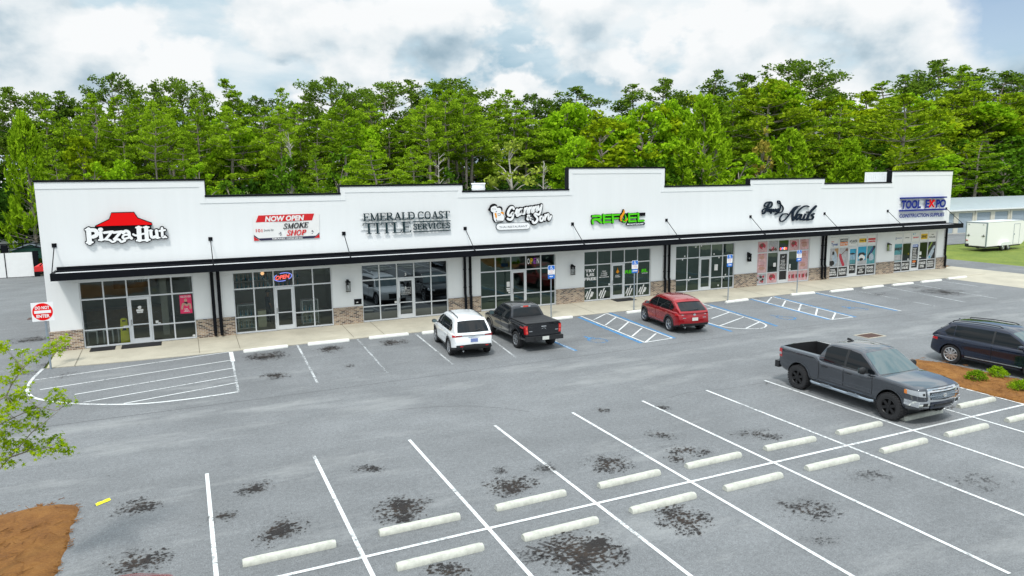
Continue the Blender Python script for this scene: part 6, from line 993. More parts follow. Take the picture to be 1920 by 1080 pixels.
for x, lab in ((7.05, 'left glass display cabinet with pale frame inside the smoke shop'), (10.2, 'right glass display cabinet with pale frame inside the smoke shop')):
    cb_ = empty('display_cabinet', (x, 1.3, .149), 0, lab, 'cabinet', 'display cabinets in the smoke shop'); mb = MB(); w_, d0, d1, h = .42, .95, 1.55, 1.25
    for a in (-w_, w_-.04):
        for c in (d0, d1-.04): mb.box(x+a, x+a+.04, c, c+.04, .149, .149+h)
    for z in (.149+.05, .149+h*.5, .149+h-.001): mb.box(x-w_-.001, x+w_+.001, d0-.001, d1+.001, z, z+.03)
    part(mb, 'frame', 'alu', cb_); mb = MB(); mb.box(x-w_+.045, x+w_-.045, d0+.01, d1-.01, .25, 1.36); part(mb, 'pane', 'case_glass', cb_)
    mb = MB(); rg = random.Random(int(x*10))
    for z in (.23, .81):
        for k in range(8): xx = x-.34+.085*k; mb.lathe([(.03, 0), (.035, .1), (.012, .18), (.012, rg.uniform(.22, .34)), (0, .34)], (xx, rg.uniform(1.1, 1.4), z), 'z', 7, k % 3)
    part(mb, 'goods', ['case_glass', 'sky_print', 'vinyl'], cb_)
ct = empty('counter', (7.8, 1.6, .149), 0, 'cream low counter beside the person inside the smoke shop', 'counter'); mb = MB(); mb.box(7.62, 8.02, 1.3, 1.9, .149, 1.0); part(mb, 'body', 'cream', ct)
sh_ = empty('wall_shelf', (8, 5.8, 2), 0, 'wall shelves crowded with clear glassware at the back of the smoke shop', 'shelf')
mb = MB()
for z in (1.5, 2.0, 2.5, 3.0): mb.box(6.3, 10.4, 5.6, 5.99, z, z+.03)
part(mb, 'board', 'alu', sh_); mb = MB(); rg = random.Random(9)
for z in (1.531, 2.031, 2.531):
    for k in range(34): mb.lathe([(.04, 0), (.05, .12), (.016, .2), (.016, rg.uniform(.24, .4)), (0, .4)], (6.4+.118*k, rg.uniform(5.68, 5.9), z), 'z', 7, k % 2)
part(mb, 'goods', ['vinyl', 'sky_print'], sh_)
lp_ = empty('pendant_lamp', (8.1, 2.8, 2.75), 0, 'small round lamp glowing orange inside the smoke shop', 'lamp'); mb = MB(); mb.lathe([(0, -.1), (.07, -.07), (.1, 0), (.07, .07), (0, .1)], (8.1, 2.8, 2.75), 'z', 14); part(mb, 'globe', 'lamp_glow', lp_); mb = MB(); mb.tube([(8.1, 2.8, 2.86), (8.1, 2.8, 3.28)], .01, 6); part(mb, 'cord', 'black_plastic', lp_)
# ------------------------------------------------------------------ vehicles (local: +Y forward, +X right, Z up)
def smooth_prof(pts, y0, y1, blur=.10):
    ys = np.linspace(y0, y1, 400); zs = np.interp(ys, [p[0] for p in pts], [p[1] for p in pts]); k = max(1, int(blur/((y1-y0)/400))); ker = np.ones(2*k+1)/(2*k+1)
    zs = np.convolve(np.pad(zs, k, 'edge'), ker, 'valid'); return lambda y: float(np.interp(y, ys, zs))
class Body:
    """lower body of a car: stations along Y, smooth plan corners, shaped sides; panels can be laid on its surface"""
    ROWS = [(1.0, .945), (.97, .975), (.92, .992), (.80, 1.0), (.70, .996), (.60, .985), (.45, .975), (.30, .985), (.18, .99), (.10, .98), (.03, .955), (0, .92)]
    U = [-1, -.92, -.75, -.5, -.25, 0, .25, .5, .75, .92, 1]
    def __init__(s, L, W, top, bot, front, rear, crown=.05, fe=.17, re=.11, bowf=.16, bowr=.07, lf=.95, lr=.7):
        s.L, s.W, s.crown, s.fe, s.re, s.bowf, s.bowr, s.lf, s.lr = L, W, crown, fe, re, bowf, bowr, lf, lr
        s.zt = smooth_prof(top, -L/2, L/2, .07); s.zb = smooth_prof(bot, -L/2, L/2, .10)
        s.fy = lambda z: L/2-float(np.interp(z, [p[0] for p in front], [p[1] for p in front])); s.ry = lambda z: -L/2+float(np.interp(z, [p[0] for p in rear], [p[1] for p in rear]))
    def hw(s, y):
        a = max(0, (y-(s.L/2-s.lf))/s.lf); b_ = max(0, (-y-(s.L/2-s.lr))/s.lr)
        return s.W/2*(1-s.fe*a**2.4-s.re*b_**2.4)
    def wf(s, f): r_ = s.ROWS[::-1]; return float(np.interp(f, [q[0] for q in r_], [q[1] for q in r_]))
    def pt(s, t, f, u, top=False):
        y0 = -s.L/2+s.L*t; zt, zb = s.zt(y0), s.zb(y0); z = zb+(zt-zb)*f; hw = s.hw(y0)
        if top: z += s.crown*(1-u*u)
        y = s.ry(z)*(1-t)+s.fy(z)*t
        wt = max(0, (t-.82)/.18); wr = max(0, (.12-t)/.12)
        y -= s.bowf*u*u*wt**1.5; y += s.bowr*u*u*wr**1.5
        return Vector((u*hw*s.wf(f), y, z))
    def mesh(s, mb, split=None):
        T = sorted(set([0, .006, .02, .045, .08]+[round(x, 4) for x in np.linspace(.12, .82, 30)]+[.85, .88, .91, .94, .965, .985, .995, 1])); N = len(T); K = len(s.U); Rn = len(s.ROWS); ix = {}
        def V(it, ir, iu):
            if 0 < ir < Rn-1 and 0 < iu < K-1 and 0 < it < N-1: return None
            k = (it, ir, iu)
            if k not in ix: ix[k] = len(mb.v); mb.v.append(tuple(s.pt(T[it], s.ROWS[ir][0], s.U[iu], ir == 0)))
            return ix[k]
        def q(mi, *a): mb.f.append(tuple(a)); mb.m.append(mi)
        mi_row = lambda r_: 1 if split is not None and s.ROWS[r_][0] <= split+1e-6 else 0
        for i in range(N-1):
            for u in range(K-1): q(0, V(i, 0, u), V(i, 0, u+1), V(i+1, 0, u+1), V(i+1, 0, u)); q(mi_row(Rn-1), V(i, Rn-1, u), V(i+1, Rn-1, u), V(i+1, Rn-1, u+1), V(i, Rn-1, u+1))
            for r_ in range(Rn-1): q(mi_row(r_), V(i, r_, K-1), V(i, r_+1, K-1), V(i+1, r_+1, K-1), V(i+1, r_, K-1)); q(mi_row(r_), V(i, r_, 0), V(i+1, r_, 0), V(i+1, r_+1, 0), V(i, r_+1, 0))
        for r_ in range(Rn-1):
            for u in range(K-1): q(mi_row(r_), V(0, r_, u), V(0, r_+1, u), V(0, r_+1, u+1), V(0, r_, u+1)); q(mi_row(r_), V(N-1, r_, u), V(N-1, r_, u+1), V(N-1, r_+1, u+1), V(N-1, r_+1, u))
    def f_of(s, y, z): zt, zb = s.zt(y), s.zb(y); return min(1, max(0, (z-zb)/(zt-zb)))
    def side(s, y, z, sg=1):
        t = (y-s.ry(z))/(s.fy(z)-s.ry(z)); t = min(1, max(0, t)); return s.pt(t, s.f_of(-s.L/2+s.L*t, z), sg)
    def end(s, u, z, front=True): t = 1 if front else 0; return s.pt(t, s.f_of((1 if front else -1)*s.L/2, z), u)
    def side_panel(s, mb, cols, sg=1, o=.006, i=-.015, mi=0, nz=7):
        """cols: [(y, z_low, z_high)]"""
        mb.slab([[s.side(y, z0+(z1-z0)*k/nz, sg) for k in range(nz+1)] for y, z0, z1 in cols], Vector((sg, 0, 0)), o, i, mi)
    def end_panel(s, mb, cols, front=True, o=.008, i=-.02, mi=0, nz=4):
        """cols: [(u, z_low, z_high)]"""
        mb.slab([[s.end(u, z0+(z1-z0)*k/nz, front) for k in range(nz+1)] for u, z0, z1 in cols], Vector((0, 1 if front else -1, 0)), o, i, mi)
    def corner(s, mb, sg, front, u0, zu, ys, zs, o=.008, mi=0):
        """lamp that wraps from the end (u0..1) round to the side; zu, zs give (low, high) at inner and outer ends"""
        g = []
        for k in range(4):
            u = u0+(1-u0)*k/3; a = k/6; z0, z1 = zu[0]+(zs[0]-zu[0])*a, zu[1]+(zs[1]-zu[1])*a; g.append([s.end(sg*u, z0+(z1-z0)*j/4, front) for j in range(5)])
        ye = s.side((1 if front else -1)*s.L/2, (zu[0]+zu[1])/2, sg).y
        for k in range(1, 4):
            a = .5+k/6; z0, z1 = zu[0]+(zs[0]-zu[0])*a, zu[1]+(zs[1]-zu[1])*a; y = ye+(ys-ye)*k/3; g.append([s.side(y, z0+(z1-z0)*j/4, sg) for j in range(5)])
        off = lambda p: Vector((sg*.8, (.6 if front else -.6), 0)); mb.slab(g, off, o, -.02, mi)
class Cab:
    """glasshouse: outline (y,z) from rear base over the roof to the windscreen base"""
    U = [-1, -.97, -.9, -.75, -.5, -.25, 0, .25, .5, .75, .9, .97, 1]
    def __init__(s, out, zb, wb, zr, wr, plan=None, crown=.05, bow=.12, rbow=.05, edge=.05):
        s.zb, s.wb, s.zr, s.wr, s.plan, s.crown, s.bow, s.rbow, s.edge = zb, wb, zr, wr, plan or (lambda y: 1), crown, bow, rbow, edge
        P = [Vector(p) for p in out]; q = []
        for i in range(len(P)-1):
            p0, p1, p2, p3 = P[max(i-1, 0)], P[i], P[i+1], P[min(i+2, len(P)-1)]
            for k in range(6):
                u = k/6; q.append(p1.lerp(p2, u)*.55+.45*(.5*((2*p1)+(p2-p0)*u+(2*p0-5*p1+4*p2-p3)*u*u+(3*p1-p0-3*p2+p3)*u**3)))
        s.o = q+[P[-1]]; s.ym = (s.o[0].x+s.o[-1].x)/2
    def hw(s, y, z): f = min(1, max(0, (z-s.zb)/(s.zr-s.zb))); return (s.wb+(s.wr-s.wb)*f**1.25)*s.plan(y)
    def surf(s, v, u):
        """v: position along the outline 0..1"""
        x = v*(len(s.o)-1); i = min(int(x), len(s.o)-2); p = s.o[i].lerp(s.o[i+1], x-i); f = min(1, max(0, (p.y-s.zb)/(s.zr-s.zb)))
        z = p.y+s.crown*(1-u*u)*f-s.edge*abs(u)**10*f; b_ = s.bow if p.x > s.ym else -s.rbow
        y = p.x+b_*(1-u*u)*(1-.55*f); return Vector((u*s.hw(p.x, p.y), y, z))
    def v_at(s, y, front):
        best = None
        rngv = range(len(s.o)) if not front else range(len(s.o)-1, -1, -1)
        return None
    def mesh(s, mb):
        n = len(s.o); K = len(s.U); o0 = len(mb.v); g = [[s.surf(i/(n-1), u) for u in s.U] for i in range(n)]
        mb.add([p for r_ in g for p in r_], [(i*K+j, i*K+j+1, (i+1)*K+j+1, (i+1)*K+j) for i in range(n-1) for j in range(K-1)])
        for sg in (-1, 1):
            col = []
            for i in range(n):
                e = g[i][K-1 if sg > 0 else 0]; col.append([e]+[Vector((sg*s.hw(s.o[i].x, z), e.y, z)) for z in (e.z+(s.zb-.06-e.z)*k/5 for k in range(1, 6))])
            mb.add([p for r_ in col for p in r_], [(i*6+j, i*6+j+1, (i+1)*6+j+1, (i+1)*6+j) for i in range(n-1) for j in range(5)])
    def pane(s, mb, v0, v1, u0, u1, o=.006, mi=0, taper=0.0):
        g = [[s.surf(v0+(v1-v0)*i/8, (u0+(u1-u0)*j/10)*(1+taper*(i/8-.5))) for j in range(11)] for i in range(9)]
        n_ = (g[4][6]-g[4][5]).cross(g[5][5]-g[4][5]).normalized(); n_ = n_ if n_.z > 0 else -n_
        mb.slab(g, n_, o, -.01, mi)
    def side_pane(s, mb, cols, sg, o=.006, mi=0, nz=5): mb.slab([[Vector((sg*s.hw(y, z0+(z1-z0)*k/nz), y, z0+(z1-z0)*k/nz)) for k in range(nz+1)] for y, z0, z1 in cols], Vector((sg, 0, .25)).normalized(), o, -.01, mi)
def cols(poly_lo, poly_hi, n=10):
    y0, y1 = poly_lo[0][0], poly_lo[-1][0]; ys = sorted(set(list(np.linspace(y0, y1, n))+[p[0] for p in poly_lo+poly_hi])); ys = [y for y in ys if y0 <= y <= y1]
    return [(float(y), float(np.interp(y, [p[0] for p in poly_lo], [p[1] for p in poly_lo])), float(np.interp(y, [p[0] for p in poly_hi], [p[1] for p in poly_hi]))) for y in ys]
def cut(obj, cutter_mb, mats):
    c = cutter_mb.build('cutter', mats, obj.parent, sharp=None); md = obj.modifiers.new('b', 'BOOLEAN'); md.operation = 'DIFFERENCE'; md.object = c; md.solver = 'EXACT'; md.material_mode = 'TRANSFER'
    bpy.context.view_layer.update(); me = bpy.data.meshes.new_from_object(obj.evaluated_get(bpy.context.evaluated_depsgraph_get()))
    obj.modifiers.clear(); old = obj.data; obj.data = me; me.name = obj.name; bpy.data.meshes.remove(old); cm = c.data; bpy.data.objects.remove(c); bpy.data.meshes.remove(cm)
    me.polygons.foreach_set('use_smooth', [True]*len(me.polygons)); me.set_sharp_from_angle(angle=R(33))
def wheel_meshes(r_, wd, rim, style, spokes, rr=.68):
    mb = MB(); h = wd/2; t_ = r_*.985
    mb.lathe([(r_*rr, -h*.86), (r_*.86, -h), (r_*.95, -h*.92), (t_, -h*.72), (r_, -h*.3), (r_, h*.3), (t_, h*.72), (r_*.95, h*.92), (r_*.86, h), (r_*rr, h*.86)], (0, 0, 0), 'x', 40)
    if style == 'mud':
        for k in range(30):
            a = 2*math.pi*k/30
            for sg in (-1, 1):
                b_ = MB(); b_.box(sg*h*.15 if sg > 0 else -h*.95, h*.95 if sg > 0 else -h*.15, -.028, .028, r_-.012, r_+.012); rot = Matrix.Rotation(a+(.1 if sg > 0 else 0), 3, 'X'); mb.add([rot @ Vector(v) for v in b_.v], b_.f)
    tyre = mb.mesh('wheel', 'rubber', sharp=40)
    mb = MB(); R0 = r_*rr
    mb.lathe([(R0*1.02, h*.9), (R0*.97, h*.95), (R0*.92, h*.85), (R0*.9, h*.2), (0, h*.1)], (0, 0, 0), 'x', 36, 0 if style != 'mud' else 0)
    for k in range(spokes):
        a = 2*math.pi*k/spokes; b_ = MB(); w_ = R0*(.13 if spokes > 6 else .17)
        if style == 'split':
            for e in (-1, 1): b_.prism([(e*w_*.35-w_*.2, R0*.12), (e*w_*.35+w_*.2, R0*.12), (e*w_*.9+w_*.25, R0*.94), (e*w_*.9-w_*.25, R0*.94)], h*.55, h*.88, 'x')
        else: b_.prism([(-w_, R0*.1), (w_, R0*.1), (w_*1.05, R0*.94), (-w_*1.05, R0*.94)], h*.5, h*.86, 'x')
        rot = Matrix.Rotation(a, 3, 'X'); mb.add([rot @ Vector(v) for v in b_.v], b_.f)
    mb.lathe([(R0*.22, h*.5), (R0*.22, h*.92), (R0*.1, h*.96), (0, h*.96)], (0, 0, 0), 'x', 16)
    rimm = mb.mesh('rim', rim, sharp=30)
    return tyre, rimm
def barrel(r_, wd):   # dark drum behind the spokes
    pass
class Car:
    def __init__(s, name, label, cat, loc, rz, paint_key): s.root = empty(name, (loc[0], loc[1], 0), rz, label, cat); s.paint = paint_key
    def add(s, mb, name, mats, parent=None, **k): return mb.build(name, mats, parent or s.root, **k)
    def wheels(s, r_, wd, hub_x, ys, rim, style, spokes, rr=.68, dark='dark_gap'):
        ty, rm = wheel_meshes(r_, wd, rim, style, spokes, rr)
        mb = MB(); mb.lathe([(0, wd*.05), (r_*rr*.9, wd*.05), (r_*rr*.9, wd*.12), (0, wd*.12)], (0, 0, 0), 'x', 20); dm = mb.mesh('brake_disc', 'dark_gap')
        for y in ys:
            for sg in (-1, 1):
                o = bpy.data.objects.new('wheel', ty); COL.objects.link(o); o.parent = s.root; o.location = (sg*hub_x, y, r_); o.rotation_euler = (random.uniform(0, 1), 0, 0 if sg > 0 else math.pi)
                for nme, me in (('rim', rm), ('brake_disc', dm)):
                    c = bpy.data.objects.new(nme, me); COL.objects.link(c); c.parent = o
def arch_cutter(ys, r_, W, depth=.34, z=None, mi=0):
    mb = MB()
    for y in ys:
        for sg in (-1, 1):
            x0, x1 = sorted((sg*(W/2-depth), sg*(W/2+.15)))
            mb.prism([(y+r_*math.cos(a), (z if z else r_*.88)+r_*math.sin(a)) for a in np.linspace(0, 2*math.pi, 41)[:-1]], x0, x1, 'x', mi)
    return mb
def arch_trim(car, bd, ys, r_, z, wd, o, m_, name='wheel_arch', a0=-.15, a1=math.pi+.15):
    for y in ys:
        for sg in (-1, 1):
            mb = MB(); g = []
            for a in np.linspace(a0, a1, 23):
                g.append([bd.side(y+(r_+k*wd)*math.cos(a), max(bd.zb(y)+.02, z+(r_+k*wd)*math.sin(a)), sg) for k in (-.08, .5, 1)])
            mb.slab(g, Vector((sg, 0, 0)), o, -.03); car.add(mb, name, m_)
def handles(car, bd, spots, m_='black_plastic', w_=.2):
    for y, z in spots:
        for sg in (-1, 1):
            mb = MB(); p = bd.side(y, z, sg); mb.slab([[Vector((p.x, y-w_/2+w_*i/4, z-.014)), Vector((p.x, y-w_/2+w_*i/4, z+.014))] for i in range(5)], Vector((sg, 0, 0)), .035, .018); mb.slab([[Vector((p.x, y-w_/2-.0+.03*i, z-.012)), Vector((p.x, y-w_/2+.03*i, z+.012))] for i in range(2)], Vector((sg, 0, 0)), .02, -.01); mb.slab([[Vector((p.x, y+w_/2-.03+.03*i, z-.012)), Vector((p.x, y+w_/2-.03+.03*i, z+.012))] for i in range(2)], Vector((sg, 0, 0)), .02, -.01)
            car.add(mb, 'door_handle', m_)
def mirrors(car, cab, y, z, m_, size=(.24, .14, .17), cap='black_plastic'):
    for sg in (-1, 1):
        x = sg*cab.hw(y, z); mb = MB(); a, b_, c = size
        mb.lathe([(0, -b_*.5), (.40, -b_*.42), (.5, -b_*.1), (.46, b_*.35), (.3, b_*.5), (0, b_*.52)], (0, 0, 0), 'y', 14); mb.v = [(x+sg*(.10+a/2)+vx*a, y+vy, z+vz*c) for vx, vy, vz in mb.v]
        mr = car.add(mb, 'mirror', m_); mb = MB(); mb.tube([(x-sg*.03, y+.02, z-.07), (x+sg*.14, y, z-.05)], .025, 6); car.add(mb, 'mirror_arm', cap, mr)
        mb = MB(); mb.box(x+sg*(.10+a/2)-a*.4, x+sg*(.10+a/2)+a*.4, y-b_*.5-.002, y-b_*.5+.006, z-c*.36, z+c*.36); car.add(mb, 'mirror_glass', 'windscreen', mr)
def plate(car, bd, z, front, m_, u=0, w_=.155, h=.075):
    p = bd.end(u, z, front); s_ = 1 if front else -1; mb = MB(); mb.box(p.x-w_, p.x+w_, min(p.y+s_*.012, p.y+s_*.03), max(p.y+s_*.012, p.y+s_*.03), z-h, z+h); car.add(mb, 'number_plate', m_)
def door_seam(car, bd, cab, ys, z0, z1, zw=None):
    mb = MB()
    for y in ys:
        for sg in (-1, 1): mb.slab([[bd.side(y+d_, z0+(z1-z0)*k/10, sg) for k in range(11)] for d_ in (-.007, .007)], Vector((sg, 0, 0)), .0035, -.01)
    return car.add(mb, 'door_seam', 'dark_gap')
def door_panels(car, bd, specs, pk):
    """specs: [(name columns)]: shallow raised door skins leave a fine shut line all round"""
    for cl in specs:
        for sg in (-1, 1):
            mb = MB(); bd.side_panel(mb, cl, sg, .0035, -.02, 1, 10)
            y0, y1 = cl[0][0], cl[-1][0]; g_ = .011
            inner = [(max(y0+g_, min(y1-g_, y)), z0+g_, z1-g_*.3) for y, z0, z1 in cl]; bd.side_panel(mb, inner, sg, .0085, -.01, 0, 10)
            car.add(mb, 'door', [pk, 'dark_gap'])
# ---- large grey pickup
c = Car('pickup_truck', 'large dark grey crew cab pickup with black wheels and chrome grille parked nose to us', 'pickup truck', (25.02, -20.55), math.pi+R(-1.0), 'paint_grey')
bd = Body(5.75, 2.0, [(-2.9, 1.36), (-1.0, 1.375), (-.95, 1.22), (1.05, 1.22), (1.25, 1.27), (1.5, 1.28), (2.35, 1.25), (2.68, 1.215), (2.9, 1.17)], [(-2.9, .62), (-2.5, .50), (-2, .46), (2, .46), (2.5, .48), (2.9, .56)], [(.4, .10), (.62, .03), (.75, .0), (1.0, .02), (1.15, .05), (1.25, .12)], [(.5, .06), (.7, .0), (1.3, .03), (1.5, .04)], crown=.03, fe=.11, re=.05, bowf=.12, bowr=.03, lf=.7, lr=.4)
AX = (-1.86, 1.84); mb = MB(); bd.mesh(mb); body = c.add(mb, 'body', ['paint_grey', 'black_plastic'])
ct_ = arch_cutter(AX, .50, 2.0, .42, .46); cut(body, ct_, 'dark_gap'); mb = MB(); mb.box(-.80, .80, -2.79, -1.06, .86, 1.7); cut(body, mb, 'black_plastic')
cab = Cab([(-1.02, 1.24), (-.99, 1.45), (-.80, 1.82), (-.60, 1.885), (-.2, 1.91), (.3, 1.905), (.56, 1.86), (.92, 1.62), (1.38, 1.27)], 1.24, .955, 1.90, .73, None, .035, .10, .03, .045)
mb = MB(); cab.mesh(mb); c.add(mb, 'cab', 'paint_grey')
mb = MB(); cab.pane(mb, .775, .985, -.93, .93); c.add(mb, 'windscreen', 'windscreen')
mb = MB(); cab.pane(mb, .05, .20, -.82, .82); c.add(mb, 'rear_window', 'tint')
for sg in (-1, 1):
    mb = MB(); cab.side_pane(mb, cols([(-.80, 1.29), (.02, 1.28)], [(-.80, 1.70), (-.64, 1.80), (.02, 1.82)]), sg); c.add(mb, 'side_window', 'tint')
    mb = MB(); cab.side_pane(mb, cols([(.12, 1.28), (1.20, 1.27)], [(.12, 1.82), (.52, 1.78), (.86, 1.58), (1.20, 1.33)]), sg); c.add(mb, 'side_window', 'tint')
    mb = MB(); cab.side_pane(mb, cols([(.022, 1.27), (.118, 1.27)], [(.022, 1.83), (.118, 1.83)]), sg, .008); c.add(mb, 'door_pillar', 'black_plastic')
door_panels(c, bd, [cols([(-.93, .62), (.06, .62)], [(-.93, 1.235), (.06, 1.235)]), cols([(.075, .62), (1.18, .62)], [(.075, 1.235), (1.0, 1.235), (1.18, 1.23)])], 'paint_grey')
mb = MB()
for sg in (-1, 1): bd.side_panel(mb, [(-.985, .5, 1.33), (-.965, .5, 1.33)], sg, .004, -.02); bd.side_panel(mb, [(y, .70, .735) for y in (-.9, -.4, .1, .6, 1.1)], sg, .02, -.01, 1)
c.add(mb, 'body_moulding', ['dark_gap', 'paint_grey'])
handles(c, bd, ((-.72, 1.09), (.26, 1.09)), 'black_plastic', .24)
mirrors(c, cab, .93, 1.36, 'black_plastic', (.27, .15, .24))
for sg in (-1, 1):
    mb = MB(); mb.tube([(sg*1.0, -1.25, .44), (sg*1.04, -1.15, .43), (sg*1.04, 1.15, .43), (sg*1.0, 1.28, .44)], .045, 10)
    for y in (-.55, .55): mb.box(sg*1.06-.05, sg*1.06+.05, y-.22, y+.22, .47, .485); mb.tube([(sg*.8, y, .5), (sg*1.04, y, .43)], .03, 6)
    c.add(mb, 'running_board', 'galv')
mb = MB(); bd.end_panel(mb, [(u, .78+.06*max(0, abs(u)-.5), 1.185) for u in (-.72, -.6, -.3, 0, .3, .6, .72)], True, .035, -.03); c.add(mb, 'grille_surround', 'chrome')
mb = MB(); bd.end_panel(mb, [(u, .83+.05*abs(u), 1.075) for u in (-.63, -.45, -.2, 0, .2, .45, .63)], True, .041, -.0); gr = c.add(mb, 'grille', 'dark_gap')
mb = MB()
for i in range(17):
    for j in range(5):
        u = -.58+.071*i+(.035 if j % 2 else 0); z = .885+.036*j; p = bd.end(u, z, True); mb.tube([(p.x-.026, p.y+.044, z-.018), (p.x+.026, p.y+.044, z+.018)], .005, 4); mb.tube([(p.x-.026, p.y+.045, z+.018), (p.x+.026, p.y+.045, z-.018)], .005, 4)
mb.box(-.6, .6, bd.end(0, .96).y+.036-.05, bd.end(0, .96).y+.046, .955, .975); c.add(mb, 'grille_mesh', 'galv', gr)
mb = MB(); p = bd.end(0, .97); mb.lathe([(.085, -.01), (.085, .012), (.07, .016), (.06, .012), (0, .012)], (0, p.y+.052, .965), 'y', 20); mb.v = [(x, y, .97+(z-.97)*.68) for x, y, z in mb.v]; c.add(mb, 'badge', 'chrome', gr)
mb = MB(); bd.end_panel(mb, [(u, 1.125, 1.145) for u in (-.5, 0, .5)], True, .041, .0); c.add(mb, 'hood_slot', 'dark_gap')
for sg in (-1, 1):
    mb = MB(); bd.corner(mb, sg, True, .76, (.93, 1.11), 2.40, (1.0, 1.13), .014); hl = c.add(mb, 'headlight', 'lamp_clear'); mb = MB(); bd.side_panel(mb, [(y, .99, 1.115) for y in (2.36, 2.4, 2.46)], sg, .016, -.01); c.add(mb, 'turn_lamp', 'amber', hl)
    mb = MB(); bd.end_panel(mb, [(sg*u, .985, 1.05) for u in (.80, .88)], True, .016, -.01); c.add(mb, 'lamp_lens', 'dark_gap', hl)
    mb = MB(); bd.corner(mb, sg, True, .60, (.60, .80), 2.35, (.66, .82), .04); bp = c.add(mb, 'bumper_end', 'chrome'); mb = MB(); bd.end_panel(mb, [(sg*u, .655, .75) for u in (.72, .80, .88)], True, .045, .02); c.add(mb, 'fog_lamp', 'black_plastic', bp)
    mb = MB(); bd.corner(mb, sg, False, .90, (.98, 1.30), -2.70, (1.0, 1.30), .012); tl = c.add(mb, 'tail_light', 'tail_red'); mb = MB(); bd.side_panel(mb, [(y, 1.09, 1.17) for y in (-2.84, -2.76, -2.71)], sg, .022, -.01); c.add(mb, 'lamp_lens', 'lamp_clear', tl)
mb = MB(); bd.end_panel(mb, [(u, .56, .79) for u in (-.59, -.3, 0, .3, .59)], True, .045, -.02, 0); bd.end_panel(mb, [(u, .64, .70) for u in (-.45, 0, .45)], True, .06, .0, 1); c.add(mb, 'bumper', ['paint_navy', 'black_plastic'])
mb = MB(); mb.box(-.98, .98, -3.0, -2.82, .56, .80); mb.box(-.05, .05, -3.08, -2.99, .5, .58); c.add(mb, 'rear_bumper', 'black_plastic')
mb = MB(); mb.prism([(-.70, 1.93), (-.42, 1.93), (-.58, 1.995), (-.68, 2.0)], -.03, .03, 'x'); c.add(mb, 'roof_antenna', 'black_plastic')
mb = MB(); mb.tube([(-.62, 1.36, 1.275), (-.1, 1.12, 1.42)], .012, 6); mb.tube([(.0, 1.38, 1.275), (.55, 1.1, 1.42)], .012, 6); c.add(mb, 'wiper', 'black_plastic')
arch_trim(c, bd, AX, .50, .46, .05, .012, 'paint_grey')
mb = MB()
for k in range(7): mb.box(-.78, .78, -2.7+.24*k, -2.58+.24*k, .862, .875)
c.add(mb, 'bed_liner', 'black_plastic')
c.wheels(.425, .31, .90, AX, 'rim_black', 'mud', 6, .60)
# ---- dark pickup with folded tonneau
c = Car('pickup_truck', 'dark charcoal pickup with ribbed bed cover and lit red tail lights facing the shops', 'pickup truck', (18.68, -6.72), R(-1), 'paint_charcoal')
bd = Body(5.3, 1.85, [(-2.7, 1.21), (-.95, 1.22), (-.9, 1.10), (.9, 1.10), (1.15, 1.13), (2.1, 1.08), (2.45, 1.0), (2.7, .88)], [(-2.7, .52), (-2.2, .44), (2, .42), (2.7, .46)], [(.4, .10), (.6, .0), (.85, .02), (1.1, .22)], [(.45, .06), (.65, .0), (1.1, .02), (1.3, .03)], crown=.03, fe=.15, re=.05, bowf=.16, bowr=.03, lf=.9, lr=.4)
AX = (-1.63, 1.59); mb = MB(); bd.mesh(mb); body = c.add(mb, 'body', ['paint_charcoal', 'black_plastic']); cut(body, arch_cutter(AX, .45, 1.85, .4, .41), 'dark_gap')
cab = Cab([(-.96, 1.12), (-.93, 1.3), (-.72, 1.68), (-.55, 1.745), (-.1, 1.775), (.3, 1.765), (.5, 1.71), (.80, 1.50), (1.22, 1.14)], 1.12, .875, 1.77, .67, None, .035, .1, .03, .04)
mb = MB(); cab.mesh(mb); c.add(mb, 'cab', 'paint_charcoal')
mb = MB(); cab.pane(mb, .775, .985, -.92, .92); c.add(mb, 'windscreen', 'windscreen'); mb = MB(); cab.pane(mb, .045, .225, -.86, .86); c.add(mb, 'rear_window', 'tint')
for sg in (-1, 1):
    mb = MB(); cab.side_pane(mb, cols([(-.74, 1.16), (.0, 1.15)], [(-.74, 1.56), (-.6, 1.66), (.0, 1.69)]), sg); c.add(mb, 'side_window', 'tint')
    mb = MB(); cab.side_pane(mb, cols([(.08, 1.15), (1.02, 1.14)], [(.08, 1.69), (.42, 1.65), (.72, 1.46), (1.02, 1.2)]), sg); c.add(mb, 'side_window', 'tint')
door_panels(c, bd, [cols([(-.86, .55), (.03, .55)], [(-.86, 1.11), (.03, 1.11)]), cols([(.045, .55), (1.04, .55)], [(.045, 1.11), (1.04, 1.11)])], 'paint_charcoal')
mb = MB()
for sg in (-1, 1): bd.side_panel(mb, [(-.925, .48, 1.19), (-.905, .48, 1.19)], sg, .004, -.02)
c.add(mb, 'bed_gap', 'dark_gap'); handles(c, bd, ((-.66, .99), (.22, .99)), 'paint_charcoal'); mirrors(c, cab, .86, 1.24, 'paint_charcoal', (.25, .15, .2))
mb = MB()
for k in range(4): mb.box(-.83, .83, -2.58+.405*k, -2.58+.405*k+.39, 1.225, 1.262)
c.add(mb, 'bed_cover', 'black_plastic')
mb = MB(); bd.end_panel(mb, [(u, .72, 1.17) for u in (-.84, -.4, 0, .4, .84)], False, .012, -.02); tg = c.add(mb, 'tailgate', 'paint_charcoal')
mb = MB(); p = bd.end(0, 1.0, False); mb.lathe([(.11, -.006), (.11, .006), (0, .01)], (0, p.y-.018, .98), 'y', 18); mb.v = [(x, y, .98+(z-.98)*.5) for x, y, z in mb.v]; mb.box(-.12, .12, p.y-.022, p.y-.01, 1.085, 1.125); mb.box(-.72, -.56, p.y-.018, p.y-.01, .90, .93); mb.box(.56, .72, p.y-.018, p.y-.01, .90, .93); c.add(mb, 'badge', 'chrome', tg)
